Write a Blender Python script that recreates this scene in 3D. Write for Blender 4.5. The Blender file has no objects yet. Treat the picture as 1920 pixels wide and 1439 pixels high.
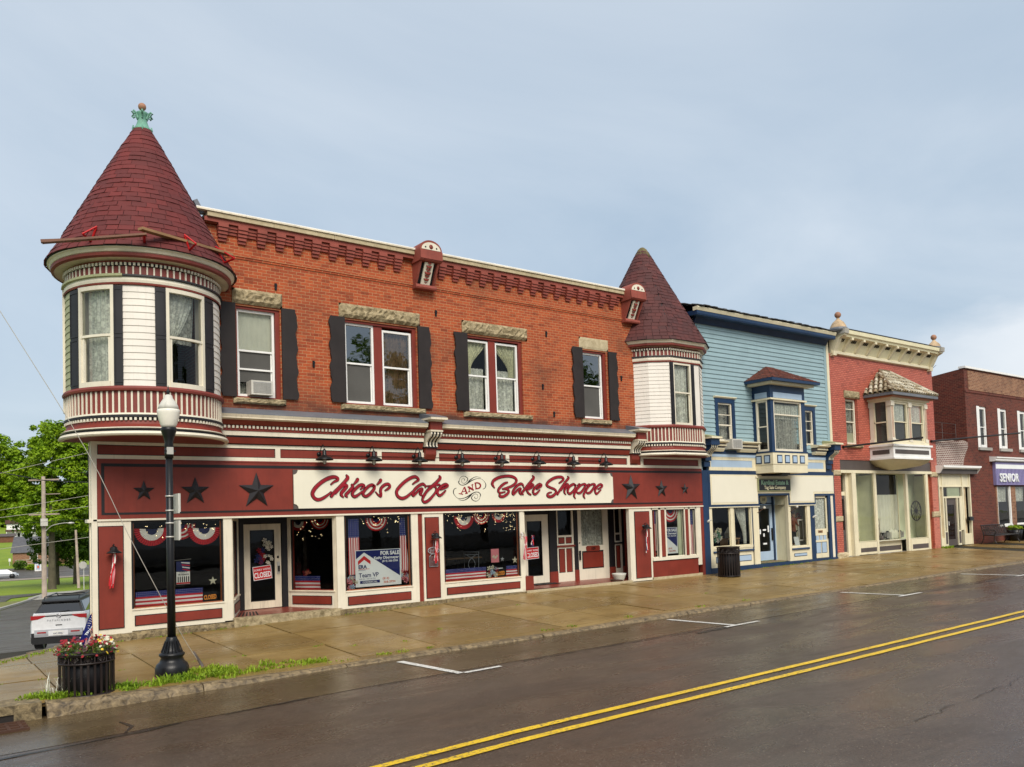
import bpy, math, random
from mathutils import Vector, Matrix
random.seed(7)
SC = bpy.context.scene
COL = SC.collection
R_ = math.radians

# ---------------------------------------------------------------- camera
cam_data = bpy.data.cameras.new('camera')
cam = bpy.data.objects.new('camera', cam_data)
COL.objects.link(cam)
SC.camera = cam
cam_data.sensor_width = 36.0
cam_data.lens = 36.0 * 1560 / 1920
cam_data.shift_y = (906.21 - 719.5) / 1920
cam_data.clip_end = 3000
m3 = Matrix(((0.79999981, -0.00068756, -0.59999986),
             (-0.59911347, -0.05526371, -0.79875464),
             (-0.03260903, 0.99847156, -0.04462288)))
cam.matrix_world = Matrix.Translation((-3.42, -19.0, 2.07)) @ m3.to_4x4()

# ---------------------------------------------------------------- light
SUN_EL, SUN_AZ = R_(42), R_(200)        # azimuth clockwise from +Y
SUN_STRENGTH, SUN_ANGLE = 1.5, R_(35)
SKY_STRENGTH = 0.10
CLOUD_STRENGTH = 0.585
EXPOSURE = 1.22
w = bpy.data.worlds.new('World'); SC.world = w; w.use_nodes = True
nt = w.node_tree; N = nt.nodes; L = nt.links
N.clear()
out = N.new('ShaderNodeOutputWorld')
sky = N.new('ShaderNodeTexSky'); sky.sky_type = 'NISHITA'; sky.sun_disc = False
sky.sun_elevation = SUN_EL; sky.sun_rotation = SUN_AZ
sky.air_density = 1.2; sky.dust_density = 2.0
bg1 = N.new('ShaderNodeBackground'); bg1.inputs[1].default_value = SKY_STRENGTH
L.new(sky.outputs[0], bg1.inputs[0])
tc = N.new('ShaderNodeTexCoord')
sep = N.new('ShaderNodeSeparateXYZ'); L.new(tc.outputs['Generated'], sep.inputs[0])
# cloud deck: noise stretched towards the horizon
def wmath(op, a, b=None, clamp=False):
    n = N.new('ShaderNodeMath'); n.operation = op; n.use_clamp = clamp
    for i, v in enumerate((a, b)):
        if v is None: continue
        if isinstance(v, (int, float)): n.inputs[i].default_value = v
        else: L.new(v, n.inputs[i])
    return n.outputs[0]
zz = wmath('ADD', wmath('MAXIMUM', sep.outputs[2], 0.0), 0.22)
cx = wmath('DIVIDE', sep.outputs[0], zz); cy = wmath('DIVIDE', sep.outputs[1], zz)
cmb = N.new('ShaderNodeCombineXYZ'); L.new(cx, cmb.inputs[0]); L.new(cy, cmb.inputs[1])
nz = N.new('ShaderNodeTexNoise'); nz.inputs['Scale'].default_value = 0.75
nz.inputs['Detail'].default_value = 7; nz.inputs['Roughness'].default_value = 0.55; nz.inputs['Distortion'].default_value = 0.7
L.new(cmb.outputs[0], nz.inputs['Vector'])
rmp = N.new('ShaderNodeValToRGB'); L.new(nz.outputs[0], rmp.inputs[0])
e = rmp.color_ramp.elements
e[0].position = 0.31; e[0].color = (0.30, 0.385, 0.48, 1)
e[1].position = 0.71; e[1].color = (0.50, 0.555, 0.615, 1)
# pale heap of cloud low on the right (towards +X) and a brighter top
nz2 = N.new('ShaderNodeTexNoise'); nz2.inputs['Scale'].default_value = 3.2; nz2.inputs['Detail'].default_value = 7
nz2.inputs['Roughness'].default_value = 0.55
mp = N.new('ShaderNodeMapping'); mp.inputs['Scale'].default_value = (1, 1, 2.2)
L.new(tc.outputs['Generated'], mp.inputs[0]); L.new(mp.outputs[0], nz2.inputs['Vector'])
edge0 = wmath('MULTIPLY', wmath('SUBTRACT', nz2.outputs[0], 0.5), 0.16)
h = wmath('SUBTRACT', wmath('ADD', 0.215, edge0), sep.outputs[2])      # heap top with a lumpy edge
h = wmath('MULTIPLY', h, 26.0, True)
edge = wmath('MULTIPLY', wmath('SUBTRACT', nz2.outputs[0], 0.5), 1.3)
rx = wmath('ADD', wmath('MULTIPLY', wmath('SUBTRACT', sep.outputs[0], 0.83), 11.0), edge)
lowc = wmath('MULTIPLY', wmath('MULTIPLY', h, wmath('ADD', rx, 0.0, True)), 0.55, True)
mixc = N.new('ShaderNodeMixRGB'); L.new(lowc, mixc.inputs[0]); L.new(rmp.outputs[0], mixc.inputs[1])
mixc.inputs[2].default_value = (0.80, 0.79, 0.79, 1)
top = wmath('MULTIPLY', wmath('SUBTRACT', sep.outputs[2], 0.35), 1.3, True)
mixt = N.new('ShaderNodeMixRGB'); L.new(top, mixt.inputs[0]); L.new(mixc.outputs[0], mixt.inputs[1])
mixt.inputs[2].default_value = (0.585, 0.615, 0.655, 1)
bg2 = N.new('ShaderNodeBackground'); bg2.inputs[1].default_value = CLOUD_STRENGTH
L.new(mixt.outputs[0], bg2.inputs[0])
ms = N.new('ShaderNodeMixShader'); ms.inputs[0].default_value = 0.90
L.new(bg1.outputs[0], ms.inputs[1]); L.new(bg2.outputs[0], ms.inputs[2]); L.new(ms.outputs[0], out.inputs[0])

sl = bpy.data.lights.new('sun', 'SUN'); sl.energy = SUN_STRENGTH; sl.angle = SUN_ANGLE
sl.color = (1.0, 0.93, 0.82)
so = bpy.data.objects.new('sun', sl); COL.objects.link(so)
sd = Vector((math.sin(SUN_AZ) * math.cos(SUN_EL), math.cos(SUN_AZ) * math.cos(SUN_EL), math.sin(SUN_EL)))
so.rotation_euler = sd.to_track_quat('Z', 'Y').to_euler()
SC.view_settings.view_transform = 'Standard'; SC.view_settings.look = 'None'
SC.view_settings.exposure = EXPOSURE; SC.view_settings.gamma = 1
SC.view_settings.use_curve_mapping = False
SC.cycles.max_bounces = 8; SC.cycles.transparent_max_bounces = 12
# ---------------------------------------------------------------- materials
MAT = {}
def nodes(name):
    m = bpy.data.materials.new(name); m.use_nodes = True
    t = m.node_tree; b = t.nodes['Principled BSDF']
    MAT[name] = m
    return m, t, t.nodes, t.links, b
class G:
    """small node-graph helper"""
    def __init__(s, t): s.t = t; s.N = t.nodes; s.L = t.links
    def put(s, n, i, v):
        if v is None: return
        if isinstance(v, (int, float)): n.inputs[i].default_value = v
        elif isinstance(v, tuple): n.inputs[i].default_value = (v + (1,)) if len(v) == 3 and n.inputs[i].type == 'RGBA' else v
        else: s.L.new(v, n.inputs[i])
    def m(s, op, a, b=None, c=None, clamp=False):
        n = s.N.new('ShaderNodeMath'); n.operation = op; n.use_clamp = clamp
        s.put(n, 0, a); s.put(n, 1, b); s.put(n, 2, c); return n.outputs[0]
    def mix(s, f, a, b, mode='MIX'):
        n = s.N.new('ShaderNodeMixRGB'); n.blend_type = mode
        s.put(n, 0, f); s.put(n, 1, a); s.put(n, 2, b); return n.outputs[0]
    def pos(s): return s.N.new('ShaderNodeNewGeometry').outputs['Position']
    def gen(s): return s.N.new('ShaderNodeTexCoord').outputs['Generated']
    def island(s): return s.N.new('ShaderNodeNewGeometry').outputs['Random Per Island']
    def sep(s, v):
        n = s.N.new('ShaderNodeSeparateXYZ'); s.L.new(v, n.inputs[0]); return n.outputs
    def comb(s, x, y, z=0.0):
        n = s.N.new('ShaderNodeCombineXYZ'); s.put(n, 0, x); s.put(n, 1, y); s.put(n, 2, z); return n.outputs[0]
    def scale(s, v, sc):
        n = s.N.new('ShaderNodeMapping'); n.inputs['Scale'].default_value = sc; s.L.new(v, n.inputs[0]); return n.outputs[0]
    def noise(s, v, sc, det=4, rough=.55, dist=0):
        n = s.N.new('ShaderNodeTexNoise'); s.L.new(v, n.inputs['Vector'])
        n.inputs['Scale'].default_value = sc; n.inputs['Detail'].default_value = det
        n.inputs['Roughness'].default_value = rough; n.inputs['Distortion'].default_value = dist
        return n.outputs[0]
    def vor(s, v, sc, feature='F1'):
        n = s.N.new('ShaderNodeTexVoronoi'); n.feature = feature; s.L.new(v, n.inputs['Vector'])
        n.inputs['Scale'].default_value = sc; return n.outputs[0]
    def ramp(s, f, stops):
        n = s.N.new('ShaderNodeValToRGB'); s.L.new(f, n.inputs[0]); el = n.color_ramp.elements
        while len(el) < len(stops): el.new(0.5)
        for e, (p, c) in zip(el, stops): e.position = p; e.color = (c, c, c, 1) if isinstance(c, (int, float)) else c + (1,)
        return n.outputs[0]
    def bump(s, h, st, b, dist=.02):
        n = s.N.new('ShaderNodeBump'); n.inputs['Strength'].default_value = st; n.inputs['Distance'].default_value = dist
        s.L.new(h, n.inputs['Height']); s.L.new(n.outputs[0], b.inputs['Normal'])
def mulc(c, k): return tuple(min(1, x * k) for x in c)

def paint(name, col, rough=.5, var=.18, streak=.25, bump=.15, spec=.4, isl=0., metal=0.):
    """weathered paint: blotches, faint vertical dirt streaks, fine relief"""
    m, t, N, L, b = nodes(name); g = G(t); p = g.pos()
    n1 = g.noise(p, 1.7, 5); n2 = g.noise(g.scale(p, (9, 9, .8)), 1.6, 5, .65)
    c = g.mix(g.ramp(n1, [(.3, 0), (.7, 1)]), mulc(col, 1 - var), mulc(col, 1 + var * .5))
    dirt = g.m('MULTIPLY', g.ramp(n2, [(.52, 0), (.78, 1)]), streak)
    c = g.mix(dirt, c, mulc(col, .35))
    if isl:
        c = g.mix(g.m('MULTIPLY', g.island(), isl), c, mulc(col, .45))
    L.new(c, b.inputs['Base Color'])
    b.inputs['Roughness'].default_value = rough; b.inputs['Specular IOR Level'].default_value = spec
    b.inputs['Metallic'].default_value = metal
    if bump: g.bump(g.noise(p, 60, 3), bump, b, .003)
    return m

def brick(name, c1, c2, mortar, bw=.21, bh=.075, ms=.009, stain=.4, stainc=(.05, .035, .03), patch=None, rough=.85, bump=.5, soot=None):
    m, t, N, L, b = nodes(name); g = G(t); p = g.pos(); s = g.sep(p)
    v = g.comb(g.m('ADD', s[0], s[1]), s[2])
    n = N.new('ShaderNodeTexBrick'); L.new(v, n.inputs['Vector'])
    n.inputs['Scale'].default_value = 1; n.inputs['Brick Width'].default_value = bw; n.inputs['Row Height'].default_value = bh
    n.inputs['Mortar Size'].default_value = ms; n.inputs['Mortar Smooth'].default_value = .3; n.inputs['Bias'].default_value = -.1
    n.inputs['Color1'].default_value = c1 + (1,); n.inputs['Color2'].default_value = c2 + (1,); n.inputs['Mortar'].default_value = mortar + (1,)
    big = g.noise(p, .55, 6, .6); fine = g.noise(p, 14, 4, .6)
    c = g.mix(g.ramp(fine, [(.3, 0), (.75, .35)]), n.outputs[0], mulc(c2, .62))
    cell = g.noise(g.comb(g.m('FLOOR', g.m('MULTIPLY', g.m('ADD', s[0], s[1]), 1 / bw)), g.m('FLOOR', g.m('MULTIPLY', s[2], 1 / bh))), 3.1, 0)
    c = g.mix(g.ramp(cell, [(.35, 0), (.42, 0), (.62, .0), (.74, .55)]), c, mulc(c2, .5))
    c = g.mix(g.m('MULTIPLY', g.ramp(big, [(.50, 0), (.72, 1)]), stain), c, stainc)
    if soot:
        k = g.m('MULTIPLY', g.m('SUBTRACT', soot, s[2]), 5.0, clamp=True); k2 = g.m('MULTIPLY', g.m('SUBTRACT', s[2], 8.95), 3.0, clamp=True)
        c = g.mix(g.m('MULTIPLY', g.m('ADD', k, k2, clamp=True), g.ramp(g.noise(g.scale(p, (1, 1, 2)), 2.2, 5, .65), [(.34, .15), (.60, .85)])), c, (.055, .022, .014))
    if patch:
        c = g.mix(g.ramp(g.noise(p, 1.3, 6, .7), [(.46, 0), (.56, .85)]), c, patch)
    L.new(c, b.inputs['Base Color']); b.inputs['Roughness'].default_value = rough
    hgt = g.m('ADD', g.m('MULTIPLY', n.outputs['Fac'], -1.0), g.m('MULTIPLY', fine, .35))
    g.bump(hgt, bump, b, .012)
    return m

def stone(name, c1, c2, sc=9, rough=.9, bump=.8, dist=.03):
    m, t, N, L, b = nodes(name); g = G(t); p = g.pos()
    n1 = g.noise(p, sc, 8, .68, .6); n2 = g.noise(p, sc * .25, 4)
    c = g.mix(g.ramp(n1, [(.35, 0), (.65, 1)]), c2, c1)
    c = g.mix(g.ramp(n2, [(.5, 0), (.8, .5)]), c, mulc(c2, .7))
    L.new(c, b.inputs['Base Color']); b.inputs['Roughness'].default_value = rough
    g.bump(n1, bump, b, dist)
    return m

def plain(name, col, rough=.6, metal=0, emit=0, spec=.5):
    m, t, N, L, b = nodes(name); g = G(t)
    n1 = g.noise(g.pos(), 8, 4)
    L.new(g.mix(g.ramp(n1, [(.3, 0), (.7, 1)]), mulc(col, .93), mulc(col, 1.03)), b.inputs['Base Color'])
    b.inputs['Roughness'].default_value = rough; b.inputs['Metallic'].default_value = metal
    b.inputs['Specular IOR Level'].default_value = spec
    if emit:
        b.inputs['Emission Color'].default_value = col + (1,); b.inputs['Emission Strength'].default_value = emit
    return m

# café paints
paint('barn_red', (.20, .028, .016), .5, .2, .28)
paint('roof_trim_red', (.21, .040, .030), .55, .2, .2)
paint('corbel_red', (.27, .062, .042), .7, .25, .35, .4)
paint('cream', (.72, .66, .53), .5, .09, .24)
paint('cream_worn', (.70, .62, .47), .6, .2, .55, .4)
paint('cream_bluehouse', (.72, .65, .46), .5, .1, .26)
paint('white_clap', (.72, .67, .60), .55, .06, .22, .2)
paint('green_clap', (.36, .37, .20), .6, .1, .3, .2)
paint('charcoal', (.016, .015, .018), .55, .25, .1)
paint('shutter_brown', (.028, .022, .021), .55, .25, .15, .15, .25)
paint('black_trim', (.009, .008, .010), .6, .2, .0)
paint('navy', (.009, .032, .085), .45, .2, .12)
paint('light_blue', (.36, .47, .60), .5, .08, .1)
paint('blue_clap', (.27, .385, .42), .6, .08, .20, .2, isl=.12)
paint('purple', (.25, .22, .42), .5, .12, .12)
paint('lead_grey', (.14, .15, .17), .45, .2, .3)
paint('white_trim', (.80, .79, .76), .45, .06, .12)
paint('wood_brown', (.16, .060, .028), .5, .3, .2)
paint('plank', (.30, .17, .08), .7, .3, .4)
paint('taupe', (.085, .068, .062), .55, .15, .1)
paint('pale_yellow', (.76, .70, .47), .55, .1, .3)
paint('lemon_stone', (.55, .42, .25), .8, .3, .5)
paint('orange_frame', (.36, .12, .05), .5, .2, .1)
paint('iron_black', (.007, .007, .008), .36, .3, .0, .3, .35)
paint('bronze_brown', (.018, .011, .009), .42, .3, .1, .3, .35)
paint('aluminium', (.52, .50, .45), .4, .15, .3, .1, .5, metal=.3)
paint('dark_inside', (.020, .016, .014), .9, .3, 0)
paint('floor_inside', (.045, .025, .015), .7, .3, 0)
paint('pale_inside', (.70, .68, .50), .9, .15, .1)
paint('green_inside', (.62, .66, .46), .9, .15, .1)
paint('linen', (.72, .71, .60), .9, .12, .1)
paint('red_fabric', (.50, .012, .018), .8, .15, .0)
paint('white_fabric', (.78, .76, .72), .85, .08, .0)
paint('blue_fabric', (.018, .024, .10), .8, .2, .0)
paint('sign_ivory', (.74, .70, .57), .35, .03, .04, .05)
paint('sign_red', (.26, .008, .018), .35, .15, .0, .05)
paint('sign_black', (.008, .008, .009), .4, .1, 0, .05)
paint('sign_navy', (.006, .012, .12), .3, .1, .0, .0)
paint('sign_white', (.80, .82, .82), .3, .04, .0, .0)
paint('sign_scarlet', (.55, .012, .015), .35, .1, .0, .0)
paint('orange_print', (.85, .30, .04), .4, .1, 0, 0)
paint('faded_red', (.60, .16, .10), .5, .2, 0, 0)
paint('green_print', (.10, .26, .16), .5, .3, 0, 0)
paint('kerning_green', (.30, .50, .34), .5, .2, 0, 0)
paint('copper_green', (.13, .30, .22), .6, .35, .5, .5)
paint('terracotta', (.36, .18, .11), .7, .3, .3, .4)
paint('finial_clay', (.50, .36, .22), .8, .5, .9, .6)
paint('rust', (.07, .030, .016), .8, .4, .3, .5)
paint('pole_wood', (.36, .29, .23), .85, .3, .5, .5)
paint('bark', (.10, .085, .055), .95, .35, .5, 1.0)
paint('skin', (.45, .26, .17), .6, .1, 0)
paint('leather', (.22, .065, .03), .6, .25, 0)
paint('pottery', (.56, .54, .48), .5, .15, .4)
paint('screen_mesh', (.085, .082, .075), .85, .15, .15)
paint('moss_cap', (.16, .13, .06), .95, .5, .5, .8)
paint('pink_print', (.70, .22, .25), .5, .3, 0)
paint('roof_grey', (.10, .10, .11), .9, .2, .2)
stone('sandstone', (.47, .38, .23), (.15, .115, .055))
stone('smooth_stone', (.50, .42, .27), (.36, .29, .17), 6, .85, .3, .01)
stone('foundation', (.33, .25, .13), (.07, .05, .025), 11, .8, .8, .03)
stone('kerb_stone', (.32, .235, .125), (.050, .034, .018), 10, .55, .9, .03)
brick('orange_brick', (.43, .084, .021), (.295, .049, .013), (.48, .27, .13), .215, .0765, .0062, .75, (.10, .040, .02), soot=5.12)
brick('painted_brick', (.56, .150, .095), (.46, .105, .068), (.30, .065, .042), .21, .078, .012, .3, (.20, .05, .03), None, .55, .9)
brick('pink_brick', (.58, .20, .14), (.52, .165, .11), (.40, .12, .08), .21, .075, .008, .5, (.26, .05, .03), None, .6)
brick('maroon_brick', (.155, .026, .014), (.085, .016, .010), (.18, .085, .05), .21, .080, .0085, .6, (.035, .018, .014))
brick('tan_brick', (.30, .13, .065), (.17, .05, .028), (.40, .29, .18), .21, .075, .011, .5, (.06, .03, .02))
brick('white_brick', (.13, .038, .028), (.20, .10, .08), (.56, .51, .45), .21, .088, .018, .6, (.07, .04, .03))
brick('red_tile', (.27, .045, .03), (.22, .04, .025), (.06, .03, .02), .15, .15, .008, .3, (.1, .05, .03), None, .35, .2)

def shingle(name, c1, c2, moss=0):
    m, t, N, L, b = nodes(name); g = G(t); p = g.pos()
    c = g.mix(g.ramp(g.island(), [(0, 0), (1, 1)]), c1, c2)
    c = g.mix(g.ramp(g.noise(p, 1.1, 5), [(.42, 0), (.75, .5)]), c, mulc(c2, .45))
    c = g.mix(g.ramp(g.noise(p, 120, 2), [(.35, 0), (.7, .35)]), c, mulc(c2, .4))
    L.new(c, b.inputs['Base Color']); b.inputs['Roughness'].default_value = .78
    g.bump(g.noise(p, 150, 2), .5, b, .004)
shingle('red_shingle', (.165, .018, .015), (.105, .013, .012))
shingle('maroon_shingle', (.110, .024, .020), (.068, .017, .016))
shingle('rust_shingle', (.22, .055, .03), (.10, .03, .02))
shingle('clay_tile', (.66, .62, .50), (.24, .17, .08))
shingle('grey_shingle', (.13, .125, .12), (.05, .048, .05))

def glass(name, tint=(.80, .86, .84), refl=1.0, base=.05):
    m = bpy.data.materials.new(name); m.use_nodes = True; MAT[name] = m
    t = m.node_tree; t.nodes.clear(); g = G(t)
    o = t.nodes.new('ShaderNodeOutputMaterial'); mx = t.nodes.new('ShaderNodeMixShader')
    tr = t.nodes.new('ShaderNodeBsdfTransparent'); tr.inputs[0].default_value = tint + (1,)
    gl = t.nodes.new('ShaderNodeBsdfGlossy'); gl.inputs['Roughness'].default_value = .015
    fr = t.nodes.new('ShaderNodeFresnel'); fr.inputs['IOR'].default_value = 1.5
    bp = t.nodes.new('ShaderNodeBump'); bp.inputs['Strength'].default_value = .12; bp.inputs['Distance'].default_value = .01
    t.links.new(g.noise(g.pos(), 1.6, 2), bp.inputs['Height']); t.links.new(bp.outputs[0], gl.inputs['Normal'])
    f = g.m('ADD', g.m('MULTIPLY', fr.outputs[0], refl), base, clamp=True)
    t.links.new(f, mx.inputs[0]); t.links.new(tr.outputs[0], mx.inputs[1]); t.links.new(gl.outputs[0], mx.inputs[2])
    t.links.new(mx.outputs[0], o.inputs[0])
glass('glass_shop', (.80, .82, .80), .55, .0)
glass('glass_upper', (.86, .88, .85), .8, .0)
glass('glass_mirror', (.75, .78, .76), 2.0, .20)
glass('glass_half', (.82, .84, .80), 1.6, .08)
glass('glass_pale', (.95, .97, .93), .6, .0)
glass('car_glass', (.10, .11, .12), 1.3, .08)

def lace(name, col, dens=.55, sc=26):
    m = bpy.data.materials.new(name); m.use_nodes = True; MAT[name] = m
    t = m.node_tree; t.nodes.clear(); g = G(t)
    o = t.nodes.new('ShaderNodeOutputMaterial'); mx = t.nodes.new('ShaderNodeMixShader')
    tr = t.nodes.new('ShaderNodeBsdfTransparent'); df = t.nodes.new('ShaderNodeBsdfDiffuse'); df.inputs[0].default_value = col + (1,)
    p = g.pos()
    flo = g.ramp(g.vor(p, sc * .45), [(.18, 1), (.42, 0)])
    fine = g.ramp(g.noise(p, sc * 1.6, 3, .6), [(.40, 0), (.60, 1)])
    fold = g.ramp(g.noise(g.scale(p, (7, 7, .35)), 1.5, 3), [(.35, 0), (.65, 1)])
    f = g.m('ADD', g.m('ADD', g.m('MULTIPLY', flo, .35), g.m('MULTIPLY', fine, .30)), g.m('MULTIPLY', fold, .30))
    f = g.m('ADD', f, dens - .45, clamp=True)
    t.links.new(f, mx.inputs[0]); t.links.new(tr.outputs[0], mx.inputs[1]); t.links.new(df.outputs[0], mx.inputs[2])
    t.links.new(mx.outputs[0], o.inputs[0])
lace('lace', (.92, .92, .84), .86, 17)
lace('lace_grey', (.66, .65, .58), .72, 15)
lace('cream_curtain', (.80, .78, .55), .95)
lace('brown_curtain', (.42, .26, .15), .85, 10)
lace('sheer_white', (.82, .83, .76), .88)

def flag(name, vertical):
    """blue field with white star dots over (or beside) red and white stripes, in the object's own box"""
    m, t, N, L, b = nodes(name); g = G(t); s = g.sep(g.gen())
    if vertical:
        st = g.m('GREATER_THAN', g.m('FRACT', g.m('MULTIPLY', s[0], 6.5)), .5); split = .66; nx, nz = 7, 9
    else:
        st = g.m('GREATER_THAN', g.m('FRACT', g.m('MULTIPLY', s[2], 3.9)), .5); split = .64; nx, nz = 34, 3
    fx = g.m('SUBTRACT', g.m('FRACT', g.m('MULTIPLY', s[0], nx)), .5)
    fz = g.m('SUBTRACT', g.m('FRACT', g.m('MULTIPLY', g.m('DIVIDE', g.m('SUBTRACT', s[2], split), 1 - split), nz)), .5)
    d = g.m('SQRT', g.m('ADD', g.m('MULTIPLY', fx, fx), g.m('MULTIPLY', fz, fz)))
    stars = g.mix(g.m('LESS_THAN', d, .14), (.010, .018, .16), (.6, .6, .65))
    stripes = g.mix(st, (.52, .02, .03), (.80, .74, .72))
    L.new(g.mix(g.m('GREATER_THAN', s[2], split), stripes, stars), b.inputs['Base Color'])
    b.inputs['Roughness'].default_value = .85
flag('flag_vertical', True); flag('flag_sill', False)

plain('bulb_warm', (1.0, .72, .35), .4, 0, 5.0)
plain('led_warm', (1.0, .76, .40), .4, 0, 4.0)
plain('tail_lamp', (.35, .008, .012), .15)
plain('car_white', (.74, .75, .76), .18, 0, 0, .6)
plain('car_silver', (.45, .47, .50), .25, .3)
plain('car_black', (.010, .010, .011), .35)
plain('rubber', (.014, .014, .014), .8)
plain('chrome', (.6, .6, .62), .18, 1)
plain('plate_white', (.75, .75, .70), .4)
plain('plastic_grey', (.33, .34, .36), .45)
plain('lamp_globe', (.80, .76, .66), .25)
plain('poster_grey', (.30, .24, .24), .7)
plain('wire_black', (.012, .012, .012), .6)
plain('wire_pale', (.45, .42, .36), .5)
def road_paint(name, col):
    m, t, N, L, b = nodes(name); g = G(t); p = g.pos()
    wear = g.m('MULTIPLY', g.ramp(g.noise(p, 24, 6, .75), [(.50, 0), (.60, 1)]), g.ramp(g.noise(p, 1.1, 4), [(.35, .25), (.65, 1)]))
    c = g.mix(g.ramp(g.noise(p, 3, 4), [(.3, 0), (.7, 1)]), mulc(col, .80), col)
    L.new(g.mix(wear, c, (.09, .07, .05)), b.inputs['Base Color']); b.inputs['Roughness'].default_value = .45; g.bump(g.noise(p, 60, 3), .4, b, .006)
road_paint('paint_yellow', (.85, .55, .015)); road_paint('paint_white', (.76, .75, .70))
plain('petal_red', (.24, .004, .010), .7)
plain('petal_white', (.60, .56, .42), .7)
plain('petal_dark', (.06, .006, .03), .7)
plain('petal_yellow', (.75, .50, .03), .7)

def foliage(name, c1, c2, c3):
    m, t, N, L, b = nodes(name); g = G(t); p = g.pos()
    c = g.mix(g.island(), c1, c2); c = g.mix(g.ramp(g.noise(p, .5, 4), [(.4, 0), (.7, .7)]), c, c3)
    L.new(c, b.inputs['Base Color']); b.inputs['Roughness'].default_value = .6
    b.inputs['Specular IOR Level'].default_value = .25
    tl = t.nodes.new('ShaderNodeBsdfTranslucent'); L.new(c, tl.inputs[0])
    mx = t.nodes.new('ShaderNodeMixShader'); mx.inputs[0].default_value = .3
    o = [n for n in t.nodes if n.type == 'OUTPUT_MATERIAL'][0]
    L.new(b.outputs[0], mx.inputs[1]); L.new(tl.outputs[0], mx.inputs[2]); L.new(mx.outputs[0], o.inputs[0])
foliage('maple_leaf', (.25, .40, .012), (.095, .20, .010), (.36, .48, .016))
foliage('dark_leaf', (.10, .19, .014), (.045, .10, .012), (.14, .22, .016))
foliage('weed_leaf', (.27, .40, .022), (.12, .22, .014), (.36, .44, .03))
foliage('planter_leaf', (.14, .20, .03), (.06, .10, .02), (.20, .22, .05))

def ground_mat(name, c1, c2, c3, sc=1.0, rough=(.35, .8), grain=90, isl=0., bump=.5, speck=None, wet=.5):
    m, t, N, L, b = nodes(name); g = G(t); p = g.pos()
    n1 = g.noise(p, .30 * sc, 6, .6, .8); n2 = g.noise(p, 2.2 * sc, 6, .65); n3 = g.noise(p, grain, 2, .6)
    c = g.mix(g.ramp(n2, [(.35, 0), (.68, 1)]), c1, c2)
    c = g.mix(g.ramp(n1, [(.42, 0), (.66, .8)]), c, c3)
    if isl: c = g.mix(g.m('MULTIPLY', g.island(), isl), c, mulc(c2, .55))
    if speck:
        c = g.mix(g.ramp(g.vor(p, 17), [(.08, 1), (.16, 0)]), c, speck)
    if speck: c = g.mix(g.ramp(g.noise(p, 30, 3, .7), [(.34, .55), (.52, 0)]), c, mulc(c2, .45))
    c = g.mix(g.ramp(n3, [(.3, .45), (.6, 0)]), c, mulc(c2, .4))
    L.new(c, b.inputs['Base Color'])
    r = g.ramp(g.noise(g.scale(p, (.5, 1.6, 1)), .8 * sc, 5, .6, .5), [(wet - .14, rough[0]), (wet + .16, rough[1])])
    L.new(r, b.inputs['Roughness']); b.inputs['Specular IOR Level'].default_value = .38
    g.bump(g.m('ADD', n3, g.m('MULTIPLY', n2, .6)), bump, b, .008)
    return m
ground_mat('asphalt', (.088, .060, .041), (.060, .041, .028), (.108, .080, .058), 1, (.17, .46), 48, 0, .5, (.30, .25, .19), .50)
ground_mat('asphalt_far', (.092, .078, .062), (.066, .055, .044), (.12, .105, .085), 1, (.35, .7), 60)
ground_mat('gutter_asphalt', (.105, .070, .032), (.070, .046, .022), (.125, .088, .045), 1, (.12, .36), 60, 0, .35, (.26, .21, .14), .5)
ground_mat('crack_tar', (.012, .010, .009), (.02, .016, .014), (.03, .025, .02), 1, (.2, .4), 80)
ground_mat('sidewalk', (.33, .215, .072), (.21, .130, .038), (.40, .28, .115), 1, (.20, .55), 90, .55, .3, None, .50)
ground_mat('concrete_pale', (.40, .38, .34), (.33, .31, .27), (.45, .43, .39), 1, (.5, .8), 60)
ground_mat('dirt', (.030, .024, .014), (.020, .016, .010), (.04, .035, .015), 1, (.6, .9), 60)
ground_mat('grass', (.20, .29, .012), (.14, .22, .010), (.27, .33, .018), .35, (.8, .95), 6, 0, .8)
ground_mat('grass_edge', (.17, .19, .03), (.12, .14, .03), (.21, .20, .06), .6, (.8, .95), 6, 0, .8)
ground_mat('gravel', (.30, .25, .19), (.22, .18, .14), (.34, .28, .22), .5, (.7, .9), 30)

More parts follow.
